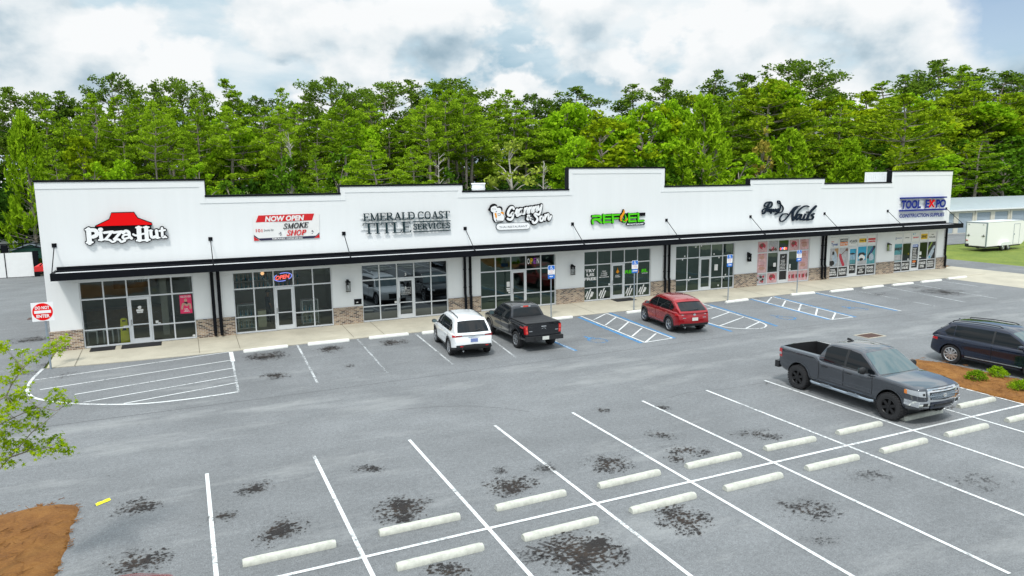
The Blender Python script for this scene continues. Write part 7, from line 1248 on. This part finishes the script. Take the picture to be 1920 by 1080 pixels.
for sg in (-1, 1):
    mb = MB(); bd.corner(mb, sg, False, .87, (.78, 1.16), -2.52, (.78, 1.16), .014); tl = c.add(mb, 'tail_light', 'tail_red'); mb = MB(); bd.end_panel(mb, [(sg*u, z0, z0+.12) for u in (.9, .97) for z0 in (.98,)], False, .022, 0); bd.end_panel(mb, [(sg*u, .82, .93) for u in (.9, .97)], False, .022, 0); c.add(mb, 'lamp_lens', 'tail_lit', tl)
    mb = MB(); bd.corner(mb, sg, True, .66, (.82, .95), 2.3, (.86, .98), .012); c.add(mb, 'headlight', 'lamp_clear')
mb = MB(); mb.box(-.9, .9, -2.80, -2.62, .50, .68); mb.box(-.5, .5, -2.84, -2.801, .52, .64); c.add(mb, 'rear_bumper', 'black_plastic'); mb = MB(); mb.box(-.16, .16, -2.862, -2.845, .54, .69); c.add(mb, 'number_plate', 'plate_white')
mb = MB(); bd.end_panel(mb, [(u, .66, .92) for u in (-.6, 0, .6)], True, .02, -.02); c.add(mb, 'grille', 'black_plastic')
mb = MB(); q = cab.surf(.26, 0); mb.box(-.13, .13, q.y-.05, q.y-.02, q.z-.05, q.z+.01); bl = c.add(mb, 'brake_light', 'tail_lit'); mb = MB(); [mb.box(a, a+.11, q.y-.049, q.y-.021, q.z-.05, q.z+.006) for a in (-.245, .135)]; c.add(mb, 'lamp_lens', 'lamp_clear', bl)
arch_trim(c, bd, AX, .45, .41, .06, .02, 'paint_charcoal')
mb = MB()
for sg in (-1, 1): p = bd.side(-2.32, 1.06, sg); mb.box(min(p.x, p.x+sg*.008), max(p.x, p.x+sg*.008), -2.5, -2.15, 1.03, 1.1)
c.add(mb, 'side_badge', 'tail_red')
c.wheels(.385, .26, .81, AX, 'rim_silver', 'split', 6, .62)
# ---- crossovers
def crossover(label, loc, rz, pk, L, Wd, H, belt, hood, wb, rear_slope, clad, rim, style, spokes, wr_, pane_rear=.16, drop=.0, trim=None, roof_pk=None, name='suv'):
    c = Car(name, label, 'suv', loc, rz, pk); h2 = L/2; cowl = h2-1.28
    bd = Body(L, Wd, [(-h2-.1, belt+.03), (cowl-.3, belt), (cowl+.1, belt+.005), (h2-.7, hood+.02), (h2-.3, hood-.06), (h2+.05, hood-.2)], [(-h2-.1, .42), (-h2+.45, .30), (h2-.5, .26), (h2+.1, .32)], [(.25, .12), (.5, .0), (.7, .02), (hood, .18), (1.2, .4)], [(.3, .10), (.5, .0), (.75, .015), (belt, .12), (belt+.2, .2)], crown=.045, fe=.19, re=.13, bowf=.22, bowr=.10)
    ax = (-h2+.98, -h2+.98+wb); mb = MB(); bd.mesh(mb, clad); body = c.add(mb, 'body', [pk, 'black_plastic']); cut(body, arch_cutter(ax, wr_+.06, Wd, .36, wr_*.98), 'dark_gap')
    rb_ = -h2+.13
    cab = Cab([(rb_, belt+.0), (rb_+.10, belt+.12), (rb_+rear_slope, H-.12-drop), (rb_+rear_slope+.12, H-.04-drop), (-h2*.30, H-drop*.25), (h2*.02, H-.015), (h2*.14, H-.06), (h2*.30, H-.25), (cowl+.12, belt+.02)], belt+.01, Wd/2*.935, H, Wd/2*.70, lambda y: bd.hw(y*1.0)/(Wd/2)*(1-.04*max(0, (-y-h2*.55)/(h2*.45))), .04, .14, .10, .05)
    mb = MB(); cab.mesh(mb); c.add(mb, 'roof', roof_pk or pk)
    mb = MB(); cab.pane(mb, .80, .985, -.93, .93); c.add(mb, 'windscreen', 'windscreen')
    mb = MB(); cab.pane(mb, .10, .10+pane_rear, -.87, .87, taper=-.06); rw = c.add(mb, 'rear_window', 'tint')
    q = cab.surf(.13, 0); mb = MB(); mb.tube([(0, q.y-.03, q.z), (.3, q.y+.0, q.z+.07)], .012, 6); mb.tube([(0, q.y+.03, q.z), (0, q.y-.04, q.z)], .025, 8); c.add(mb, 'wiper', 'black_plastic', rw)
    zt = H-.15-drop*.3; fr_ = h2*.23; md = ax[0]+wb*.50; rq = -h2+.62
    for sg in (-1, 1):
        mb = MB(); cab.side_pane(mb, cols([(rq+.42, belt+.06), (md-.035, belt+.045)], [(rq+.42, zt-.01), (md-.035, zt)]), sg); c.add(mb, 'side_window', 'tint')
        mb = MB(); cab.side_pane(mb, cols([(md+.035, belt+.045), (cowl-.16, belt+.04)], [(md+.035, zt), (fr_-.15, zt-.02), (fr_+.2, zt-.19), (cowl-.16, belt+.10)]), sg); c.add(mb, 'side_window', 'tint')
        mb = MB(); cab.side_pane(mb, cols([(rq+.03, belt+.20), (rq+.14, belt+.08), (rq+.39, belt+.06)], [(rq+.03, belt+.24), (rq+.22, zt-.07-drop), (rq+.39, zt-.02-drop*.7)]), sg); c.add(mb, 'quarter_window', 'tint')
        mb = MB(); cab.side_pane(mb, [(md-.034, belt+.03, zt+.01), (md+.034, belt+.03, zt+.01)], sg, .008); c.add(mb, 'door_pillar', 'black_plastic')
    zl = .30+(belt-.30)*max(clad, .16)+.03; ra_ = wr_+.12
    rear_lo = [(ax[0]+.05, wr_+ra_), (ax[0]+ra_*.55, wr_+ra_*.84), (ax[0]+ra_*.85, wr_+ra_*.53), (ax[0]+ra_, wr_*.98), (ax[0]+ra_+.02, zl), (md, zl)]
    door_panels(c, bd, [cols(rear_lo, [(ax[0]+.05, belt), (md, belt)], 12), cols([(md+.012, zl), (cowl-.02, zl)], [(md+.012, belt), (cowl-.02, belt)])], pk)
    handles(c, bd, ((ax[0]+.50, belt-.11), (md+.2, belt-.12)), pk); mirrors(c, cab, cowl-.22, belt+.12, pk if pk != 'paint_white_car' else 'black_plastic')
    arch_trim(c, bd, ax, wr_+.06, wr_*.98, .085, .022, trim or 'black_plastic')
    c.wheels(wr_, .235, Wd/2-.125, ax, rim, style, spokes)
    q = cab.surf(.30, 0); mb = MB(); mb.prism([(q.y+.15, q.z-.02), (q.y-.03, q.z-.02), (q.y-.02, q.z+.06)], -.025, .025, 'x'); c.add(mb, 'roof_antenna', pk)
    q = cab.surf(.245, 0); mb = MB(); mb.slab([[cab.surf(v, u) for u in (-.9, -.5, 0, .5, .9)] for v in (.235, .265, .29)], Vector((0, -.7, .7)), .035, -.005); c.add(mb, 'spoiler', pk)
    mb = MB(); bd.end_panel(mb, [(u, .46, hood-.22) for u in (-.55, -.3, 0, .3, .55)], True, .012, -.02); c.add(mb, 'grille', 'black_plastic')
    return c, bd, cab, ax, cowl
def rails(c, cab, v0, v1, u, m_='black_plastic'):
    for sg in (-1, 1):
        mb = MB(); pts = [cab.surf(v0+(v1-v0)*i/10, sg*u) for i in range(11)]; pts = [p+Vector((0, 0, .045 if 0 < i < 10 else 0)) for i, p in enumerate(pts)]; mb.tube(pts, .018, 8); c.add(mb, 'roof_rail', m_)
# white
c, bd, cab, ax, cowl = crossover('white crossover with black lower cladding, black roof rails and red lamps facing the shops', (15.62, -7.0), R(-6.5), 'paint_white_car', 4.6, 1.855, 1.69, 1.03, 1.0, 2.69, .46, .18, 'rim_silver', 'split', 5, .36)
rails(c, cab, .36, .62, .82)
for sg in (-1, 1):
    mb = MB(); bd.corner(mb, sg, False, .62, (.955, 1.005), -1.98, (.90, 1.01), .014); c.add(mb, 'tail_light', 'tail_red')
    mb = MB(); bd.corner(mb, sg, True, .70, (.80, .87), 1.75, (.84, .92), .012); c.add(mb, 'headlight', 'lamp_clear')
    mb = MB(); bd.end_panel(mb, [(sg*u, .53, .57) for u in (.62, .78)], False, .035, -.0); c.add(mb, 'reflector', 'tail_red')
mb = MB(); bd.end_panel(mb, [(u, .44, .64-.05*abs(u)) for u in (-.97, -.8, -.5, 0, .5, .8, .97)], False, .022, -.02); c.add(mb, 'rear_bumper', 'black_plastic'); plate(c, bd, .80, False, 'plate_blue')
mb = MB(); bd.end_panel(mb, [(u, .905, .935) for u in (-.30, 0, .30)], False, .02, -.02); c.add(mb, 'tailgate_trim', 'chrome')
p = bd.end(0, .96, False); mb = MB(); mb.lathe([(.07, 0), (.07, .012), (.05, .016), (0, .01)], (0, p.y-.02, .965), 'y', 16); mb.v = [(x, y, .965+(z-.965)*.7) for x, y, z in mb.v]; c.add(mb, 'badge', 'chrome')
mb = MB(); mb.tube([(-.5, -2.22, .36), (-.5, -2.33, .355)], .035, 8); c.add(mb, 'exhaust', 'steel')
# red
c, bd, cab, ax, cowl = crossover('glossy red crossover with black arch trim facing the shops beside a hatched bay', (27.05, -7.5), R(-9), 'paint_red', 4.57, 1.845, 1.67, 1.03, 1.0, 2.70, .66, .12, 'rim_silver', 'split', 5, .36, .15, .05)
red_root = c.root
for sg in (-1, 1):
    mb = MB(); bd.corner(mb, sg, False, .60, (.925, .96), -1.95, (.90, .985), .012); tl = c.add(mb, 'tail_light', 'tail_red'); mb = MB(); bd.end_panel(mb, [(sg*u, .935, .955) for u in (.70, .82)], False, .02, 0); c.add(mb, 'lamp_lens', 'lamp_clear', tl)
    mb = MB(); bd.corner(mb, sg, True, .66, (.80, .85), 1.8, (.82, .88), .012); c.add(mb, 'headlight', 'lamp_clear')
    mb = MB(); mb.tube([(sg*.55, -2.2, .36), (sg*.55, -2.32, .355)], .04, 8); c.add(mb, 'exhaust', 'steel')
mb = MB(); bd.end_panel(mb, [(u, .43, .53) for u in (-.95, -.6, 0, .6, .95)], False, .012, -.02); c.add(mb, 'rear_bumper', 'black_plastic'); plate(c, bd, .74, False, 'plate_white', 0)
p = bd.end(0, .93, False); mb = MB(); mb.lathe([(.075, 0), (.075, .014), (.05, .018), (.045, .01), (0, .01)], (0, p.y-.022, .93), 'y', 18); c.add(mb, 'badge', 'chrome')
mb = MB()
for sg in (-1, 1): p = bd.end(sg*.68, .80, False); mb.box(p.x-.09, p.x+.09, p.y-.014, p.y-.004, .785, .815)
c.add(mb, 'lettering', 'chrome')
# navy
c, bd, cab, ax, cowl = crossover('large dark navy estate-like suv with ten-spoke wheels cut by the right picture edge', (33.2, -20.35), math.pi+R(4.5), 'paint_navy', 5.07, 1.97, 1.72, 1.06, 1.05, 3.0, .60, .06, 'rim_silver', 'plain', 10, .39, .15, .02, 'paint_navy')
rails(c, cab, .34, .64, .84)
for sg in (-1, 1):
    mb = MB(); bd.corner(mb, sg, False, .60, (.90, .98), -2.15, (.90, 1.0), .012); c.add(mb, 'tail_light', 'tail_red')
    mb = MB(); bd.corner(mb, sg, True, .62, (.78, .90), 2.0, (.80, .92), .012); c.add(mb, 'headlight', 'lamp_clear')
    mb = MB(); bd.side_panel(mb, [(y, .40, .43) for y in (-1.0, -.4, .2, .8, 1.05)], sg, .03, -.01); c.add(mb, 'sill_trim', 'galv'); mb = MB(); bd.end_panel(mb, [(sg*u, .52, .56) for u in (.6, .9)], False, .012, -.01); c.add(mb, 'reflector', 'tail_red')
plate(c, bd, .80, False, 'plate_white')
# red car whose bonnet just reaches into the bottom of the picture
r2 = copy_tree(red_root); r2.location = (3.02, -25.85, 0); r2.rotation_euler.z = R(0); r2['label'] = 'red car of which only a sliver of bonnet shows at the bottom edge'
# ---- person in the smoke shop
pr = empty('person', (8.2, 2.0, .149), R(-80), 'person in a dark short-sleeved shirt with a pale chest stripe standing inside the smoke shop', 'person')
J = [((0, 0, .95), .15, None), ((0, 0, 1.15), .15, 0), ((0, .01, 1.38), .155, 1), ((0, .0, 1.49), .07, 2), ((0, .02, 1.56), .062, 3), ((0, .03, 1.68), .095, 4), ((0, .02, 1.77), .075, 5),
     ((.17, 0, 1.43), .075, 2), ((.24, .01, 1.2), .052, 7), ((.25, .10, .98), .04, 8), ((-.17, 0, 1.43), .075, 2), ((-.24, .01, 1.2), .052, 10), ((-.25, .10, .98), .04, 11),
     ((.10, 0, .88), .105, 0), ((.11, .02, .5), .075, 13), ((.12, -.01, .08), .05, 14), ((.12, .14, .04), .045, 15), ((-.10, 0, .88), .105, 0), ((-.11, .02, .5), .075, 17), ((-.12, -.01, .08), .05, 18), ((-.12, .14, .04), .045, 19)]
me = bpy.data.meshes.new('body'); me.from_pydata([j[0] for j in J], [(i, j[2]) for i, j in enumerate(J) if j[2] is not None], []); bo = bpy.data.objects.new('body', me); COL.objects.link(bo)
md = bo.modifiers.new('s', 'SKIN'); md.use_smooth_shade = True; bo.modifiers.new('u', 'SUBSURF').levels = 2
for i, j in enumerate(J): me.skin_vertices[0].data[i].radius = (j[1], j[1]*.85); me.skin_vertices[0].data[i].use_root = i == 0
bpy.context.view_layer.update(); m2 = bpy.data.meshes.new_from_object(bo.evaluated_get(bpy.context.evaluated_depsgraph_get())); bo.modifiers.clear(); bo.data = m2; bo.parent = pr
for k in ('skin', 'shirt', 'trousers', 'black_plastic'): m2.materials.append(M[k])
for p in m2.polygons:
    z = p.center.z; ax_ = abs(p.center.x); p.material_index = 3 if z < .09 else 2 if z < .96 and ax_ < .21 else 1 if (z < 1.47 and (ax_ < .21 or z > 1.16)) else 0; p.use_smooth = True
mb = MB(); mb.lathe([(.0, .125), (.06, .115), (.098, .06), (.104, .0), (.10, -.02), (.0, -.0)], (0, .02, 1.72), 'z', 18); mb.box(-.075, .075, .09, .2, 1.715, 1.73); mb.build('cap', 'hair', pr)
mb = MB(); mb.box(-.15, .15, .128, .14, 1.30, 1.35); mb.build('shirt_stripe', 'vinyl', pr)
mb = MB(); mb.tube([(0, .115, 1.665), (0, .145, 1.645), (0, .12, 1.64)], .014, 6); [mb.lathe([(0, -.012), (.012, 0), (0, .012)], (x, .112, 1.685), 'y', 8, 1) for x in (-.035, .035)]; mb.box(-.03, .03, .108, .118, 1.608, 1.616, 1); mb.build('face', ['skin', 'hair'], pr)
for sg in (-1, 1):
    mb = MB()
    for f in range(4): mb.tube([(sg*(.245+.004*f), .085+.02*f, .97), (sg*(.25+.003*f), .09+.021*f, .92), (sg*.243, .092+.02*f, .885-(.008 if f in (0, 3) else 0))], [.010, .009, .007], 6)
    mb.tube([(sg*.225, .12, .97), (sg*.21, .155, .935)], [.011, .008], 6); mb.build('hand', 'skin', pr)
# ------------------------------------------------------------------ trees
def leaf_mesh(name, C, N, A, size, m_, asp=1.0, fold=.0):
    """C centres, N normals, A long axes (unit, n x 3), size (n,) -> one quad per leaf clump"""
    n = len(C); B = np.cross(N, A); B /= np.linalg.norm(B, axis=1)[:, None]+1e-9; A = np.cross(B, N); A /= np.linalg.norm(A, axis=1)[:, None]+1e-9
    a = A*size[:, None]*asp; b_ = B*size[:, None]
    V = np.stack([C-a*.9, C+b_*.8-a*.1, C+a, C-b_*.8+a*.05], 1).reshape(-1, 3)
    me = bpy.data.meshes.new(name); me.vertices.add(4*n); me.vertices.foreach_set('co', V.astype(np.float32).ravel()); me.loops.add(4*n); me.loops.foreach_set('vertex_index', np.arange(4*n, dtype=np.int32))
    me.polygons.add(n); me.polygons.foreach_set('loop_start', np.arange(0, 4*n, 4, dtype=np.int32)); me.materials.append(M[m_]); me.update(calc_edges=True); me.validate(); return me
def unit(v): return v/(np.linalg.norm(v, axis=1)[:, None]+1e-9)
def rnd(n): return unit(rng.normal(size=(n, 3)))
def clump_leaves(cs, rad, per, size, upb, flat=1.0, asp=1.0, radial=0.0):
    C, N, A, S = [], [], [], []
    for c, r_ in zip(cs, rad):
        k = max(6, int(per*r_*r_)); d = rnd(k); q = d*(rng.random(k)**.45)[:, None]*r_; q[:, 2] *= flat
        C.append(np.array(c)+q); nn = unit(rnd(k)*.9+d*.5+np.array([0, 0, upb])); N.append(nn); A.append(unit(rnd(k)*.6+d*radial+np.array([0, 0, radial*.5]))); S.append(size*rng.uniform(.65, 1.35, k))
    return np.concatenate(C), np.concatenate(N), np.concatenate(A), np.concatenate(S)
def wood(name, limbs, m_='bark'):
    mb = MB()
    for pts, rad in limbs: mb.tube(pts, rad, 6)
    return mb.mesh(name, m_, sharp=70)
def pine_proto(H=17, base=.38, wid=2.6, whorls=15, mat_='needles', seed=1, taper=1.0, rise=.18, dens=62, top=.45, gap=.0, flat=.48):
    rg = random.Random(seed); limbs = []; cs = []; rad = []
    tk = [(rg.uniform(-.15, .15)*i*.5, rg.uniform(-.15, .15)*i*.5, H*i/6) for i in range(7)]; limbs.append((tk, [.24, .21, .18, .15, .11, .07, .02]))
    at = lambda z: np.array([np.interp(z, [p[2] for p in tk], [p[k] for p in tk]) for k in range(2)]+[z])
    for w_ in range(whorls):
        f = w_/(whorls-1); z = H*(base+(1-base)*f**.9*.985); L0 = wid*(1-f**(1.6*taper))*(.55+.6*min(1, f/.25+.3))+top*.6
        if rg.random() < gap: continue
        for k in range(rg.randint(3, 5) if f < .93 else 3):
            a = rg.uniform(0, 6.28); L = L0*rg.uniform(.55, 1.12); p0 = at(min(z, H*.99)); d_ = np.array([math.cos(a), math.sin(a), 0]); p1 = p0+d_*L*.55+np.array([0, 0, L*rise*.4]); p2 = p0+d_*L+np.array([0, 0, L*rise*1.1])
            limbs.append(([tuple(p0), tuple(p1), tuple(p2)], [.05, .035, .015]))
            for u in ((.5, .78, 1.0) if L > 1.1 else (.65, 1.0)):
                r_ = (.34+.30*L/wid)*rg.uniform(.7, 1.2); cs.append(p0+(p2-p0)*u+np.array([rg.uniform(-.3, .3), rg.uniform(-.3, .3), .12+rg.uniform(-.16, .3)])); rad.append(r_)
    cs.append(at(H*.995)); rad.append(top)
    for k in range(7):    # dead stubs under the crown
        z = H*base*rg.uniform(.55, 1); a = rg.uniform(0, 6.28); p0 = at(z); L = rg.uniform(.5, 1.5); limbs.append(([tuple(p0), (p0[0]+math.cos(a)*L, p0[1]+math.sin(a)*L, z+.2)], [.03, .008]))
    C, N, A, S = clump_leaves(cs, rad, dens*2.1, .115, .25, flat, 2.2, .9)
    return leaf_mesh('crown', C, N, A, S, mat_), wood('trunk', limbs), wid*2*.92, H
def broad_proto(H=14, base=.25, wid=3.0, nb=46, mat_='leaves_bright', seed=1, size=.19, bark='bark', dens=52, hollow=.55, shape=1.0):
    rg = random.Random(seed); limbs = []; cs = []; rad = []; zc = H*(base+1)/2; hz = H*(1-base)/2
    tk = [(rg.uniform(-.2, .2)*i*.6, rg.uniform(-.2, .2)*i*.6, H*.8*i/5) for i in range(6)]; limbs.append((tk, [.26, .22, .18, .14, .09, .04]))
    for k in range(nb):
        d_ = np.array([rg.gauss(0, 1), rg.gauss(0, 1), rg.gauss(0, 1)]); d_ /= np.linalg.norm(d_); f = hollow+(1-hollow)*rg.random()**.6
        zz = d_[2]*f; wz = (1-.42*max(0, zz)**shape-.18*max(0, -zz)); c = np.array([d_[0]*f*wid*wz, d_[1]*f*wid*wz, zc+zz*hz*.92]); cs.append(c); rad.append(rg.uniform(.55, 1.05)*wid/3.2)
        if k % 2 == 0:
            zt = min(H*.78, max(H*.15, c[2]-rg.uniform(.8, 2))); p0 = np.array([np.interp(zt, [p[2] for p in tk], [p[j] for p in tk]) for j in range(2)]+[zt]); limbs.append(([tuple(p0), tuple((p0+c)/2+np.array([0, 0, .2])), tuple(c)], [.075, .05, .015]))
    C, N, A, S = clump_leaves(cs, rad, dens*2, size, .45, .62, 1.05, .1)
    return leaf_mesh('crown', C, N, A, S, mat_), wood('trunk', limbs, bark), wid*2, H
def young_proto(H=9, wid=2.4, mat_='needles_bright', seed=1, base=.06, trunkh=0):
    rg = random.Random(seed); limbs = [([(0, 0, 0), (.05, .03, H*.5), (0, 0, H)], [.2, .12, .02])]; cs = []; A0 = []
    for k in range(190):
        f = rg.random()**.8; z = H*(base+(1-base)*f); r_ = wid*(1-f)**.75*rg.uniform(.35, 1.0)+.12; a = rg.uniform(0, 6.28); cs.append((r_*math.cos(a), r_*math.sin(a), z))
    C, N, A, S = [], [], [], []
    for c in cs:       # upright bottle-brush candles
        k = 34; out_ = np.array([c[0], c[1], 0]); out_ = out_/(np.linalg.norm(out_)+.3); ax_ = out_*.45+np.array([0, 0, 1]); ax_ /= np.linalg.norm(ax_); t_ = rng.random(k); q = rnd(k)*(.26*(1-.7*t_))[:, None]
        C.append(np.array(c)+ax_*(t_*.75)[:, None]+q); A.append(unit(q+ax_*.35)); N.append(unit(rnd(k)+np.array([0, 0, .2]))); S.append(.085*rng.uniform(.7, 1.3, k))
        if rg.random() < .4: limbs.append(([(0, 0, max(.2, c[2]-.5)), c], [.04, .012]))
    return leaf_mesh('crown', np.concatenate(C), np.concatenate(N), np.concatenate(A), np.concatenate(S), mat_, 2.3), wood('trunk', limbs), wid*1.9, H
def dead_proto(H=11, seed=1, leaves=None):
    rg = random.Random(seed); limbs = [([(0, 0, 0), (.1, .05, H*.4), (-.1, .1, H*.8), (.05, 0, H)], [.2, .15, .08, .02])]; cs = []
    for k in range(34):
        z = H*rg.uniform(.35, .97); a = rg.uniform(0, 6.28); L = rg.uniform(.6, 2.4)*(1.15-z/H*.7); p1 = (math.cos(a)*L*.5, math.sin(a)*L*.5, z+L*.35); p2 = (math.cos(a+.3)*L, math.sin(a+.3)*L, z+L*.5); limbs.append(([(0, 0, z), p1, p2], [.05, .035, .01]))
        for j in range(3): b_ = a+rg.uniform(-1, 1); limbs.append(([p1, (p1[0]+math.cos(b_)*L*.4, p1[1]+math.sin(b_)*L*.4, p1[2]+L*.3)], [.022, .006]))
        cs.append(p2)
    return limbs, cs
PRO = {'pine': [pine_proto(seed=11, wid=3.1, whorls=16, dens=70), pine_proto(seed=12, base=.42, wid=2.9, whorls=14, gap=.08, dens=70), pine_proto(seed=13, base=.28, wid=3.4, whorls=18, mat_='needles', dens=66)],
 'dark': [pine_proto(19, .48, 2.9, 14, 'needles_dark', 21, 1.5, .35, 70, .6, flat=.7), pine_proto(19, .56, 3.0, 12, 'needles_dark', 22, 2.0, .45, 66, .7, .06, .75), pine_proto(19, .42, 2.5, 16, 'needles_dark', 23, 1.1, .2, 66, .4, flat=.7)],
 'tall': [pine_proto(18, .60, 2.3, 11, 'needles', 24, 1.5, .3, 66, .5), pine_proto(18, .66, 2.0, 9, 'needles', 25, 1.4, .3, 66, .5)],
 'oak': [broad_proto(seed=31), broad_proto(seed=32, mat_='leaves_yellow', nb=40), broad_proto(seed=33, wid=3.4, nb=54)],
 'low': [broad_proto(10, .05, 3.0, 46, 'leaves_dark', 41, .17), broad_proto(10, .1, 2.7, 40, 'leaves_dark', 42, .17)],
 'young': [young_proto(seed=51), young_proto(seed=52, wid=2.7)],
 'pale': [broad_proto(12, .15, 2.6, 40, 'leaves_pale', 61, .16, 'bark_pale', 30)], 'ypine': [pine_proto(14, .3, 3.0, 13, 'needles_yellow', 71, 1.6, .3, 74, .8)],
 'rust': [broad_proto(9, .1, 1.8, 34, 'leaves_rust', 81, .16, 'bark', 55)], 'shrub': [broad_proto(3, .0, 1.7, 40, 'leaves_yellow', 91, .12, 'bark', 95, .3)]}
lb, cs_ = dead_proto(); me_d = wood('trunk', lb, 'bark_pale'); Cq = clump_leaves(cs_, [.22]*len(cs_), 120, .09, .3); PRO['dead'] = [(leaf_mesh('crown', *Cq, 'leaves_pale'), me_d, 3.6, 11)]
CATN = {'pine': 'pine_tree', 'dark': 'pine_tree', 'tall': 'pine_tree', 'young': 'pine_tree', 'ypine': 'pine_tree', 'oak': 'leafy_tree', 'low': 'leafy_tree', 'pale': 'leafy_tree', 'rust': 'leafy_tree', 'shrub': 'shrub', 'dead': 'dead_tree'}
for i, (kind, x, y, h, wd, lab, grp) in enumerate(TREES):
    cr_, tk_, w0, h0 = PRO[kind][i % len(PRO[kind])]; sz = h/h0; sw = max(.75*sz, min(1.6*sz, wd/w0)) if wd else sz
    if kind == 'rust': sw = wd/w0*1.1
    t_ = empty(CATN[kind], (x, y, -.1), random.uniform(0, 6.28), lab, {'pine_tree': 'pine tree', 'leafy_tree': 'tree', 'dead_tree': 'dead tree', 'shrub': 'shrub'}[CATN[kind]], grp); t_.scale = (sw, sw, sz)
    for nme, me in (('crown', cr_), ('trunk', tk_)): o = bpy.data.objects.new(nme, me); COL.objects.link(o); o.parent = t_
# the wood behind, read as one mass: brush at mid depth and dense trees behind
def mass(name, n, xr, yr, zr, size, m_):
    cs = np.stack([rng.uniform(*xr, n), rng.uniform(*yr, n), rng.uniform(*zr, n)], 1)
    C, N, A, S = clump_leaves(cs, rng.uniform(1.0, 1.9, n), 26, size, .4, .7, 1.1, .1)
    o = bpy.data.objects.new(name, leaf_mesh(name, C, N, A, S, m_)); COL.objects.link(o); return tag(o, 'dense depths of the wood in the gaps between trees, shade painted into the green', 'wood', None, 'stuff')
mass('distant_wood', 2700, (-45, 215), (62, 72), (0, 14.0), .30, 'wood_painted_shade'); mass('undergrowth', 1250, (-30, 190), (37, 42), (0, 7.0), .2, 'wood_painted_shade')
# small clipped bushes in the right bed
for k, (x, y, s_, lab) in enumerate(((30.35, -21.05, .32, 'round green bush in the pine straw nearest the grey pickup grille'), (31.5, -21.1, .32, 'round green bush in the pine straw nearest the navy car'), (30.5, -22.5, .36, 'round green bush at the right picture edge in the pine straw'))):
    C, N, A, S = clump_leaves([(math.cos(a)*s_*r_, math.sin(a)*s_*r_, .02+.24*(1-r_*r_)+.1*rng.random()) for a, r_ in zip(rng.uniform(0, 6.28, 60), np.sqrt(rng.random(60)))], [.11]*60, 2200, .024, .4, .8, 1.4, .5)
    b_ = empty('bush', (x, y, .1), 0, lab, 'bush', 'bushes in the pine straw bed'); o = bpy.data.objects.new('foliage', leaf_mesh('foliage', C, N, A, S, 'needles_bright')); COL.objects.link(o); o.parent = b_
    mb = MB(); [mb.tube([(0, 0, -.1), (math.cos(a)*s_*.4, math.sin(a)*s_*.4, .22)], [.02, .006], 5) for a in (0, 1.3, 2.6, 3.9, 5.2)]; mb.build('stem', 'bark', b_)
# young tree in the left bed whose branches reach in from the left edge
ft = empty('young_tree', (.45, -21.5, 0), 0, 'young tree with bright lobed leaves whose branches reach in at the left edge', 'tree')
limbs = [([(.45, -21.5, 0), (.42, -21.5, 1.6), (.5, -21.45, 3.2), (.42, -21.4, 5.2)], [.06, .05, .035, .015])]; rg = random.Random(6)
for bi, br_ in enumerate(BRANCHES):
    pts = [(x, -21.5+rg.uniform(-.06, .06)*i, z) for i, (x, z) in enumerate(br_)]
    if bi != 3: pts = [(.48, -21.48, pts[0][2]-.45)]+pts
    limbs.append((pts, list(np.linspace(.016, .004, len(pts)))))
allp = [Vector(p) for l in limbs[1:] for p in l[0]]
LV = []
for x, z in LEAFPTS:
    p = Vector((x, -21.5+rg.uniform(-.3, .3), z)); b_ = min(allp, key=lambda q: (q-p).length); limbs.append(([tuple(b_), tuple((b_+p)/2+Vector((0, 0, .02))), tuple(p)], [.005, .004, .002])); LV.append(p)
me = wood('trunk', limbs, 'bark'); o = bpy.data.objects.new('trunk', me); COL.objects.link(o); o.parent = ft; o.location = (-.45, 21.5, 0)
mb = MB()
for p in LV:
    for k in range(26):
        c = p+Vector((rg.gauss(0, .075), rg.gauss(0, .10), rg.gauss(0, .042))); s_ = rg.uniform(.028, .05); nv = Vector((rg.gauss(0, .55), rg.gauss(0, .55)-.25, 1)).normalized(); a = nv.orthogonal().normalized(); b_ = nv.cross(a); r0 = rg.uniform(0, 6.28); v = []
        for j in range(10): q = r0+j*.628; rr_ = s_*((1.25, .45)[j % 2] if j else 1.3); v.append(c+(a*math.cos(q)+b_*math.sin(q))*rr_+nv*(-.012 if j % 2 == 0 else .004))
        mb.add(v, [tuple(range(10))])
o = mb.build('leaves', 'leaves_near', ft, sharp=None, fix=False); o.location = (-.45, 21.5, 0)
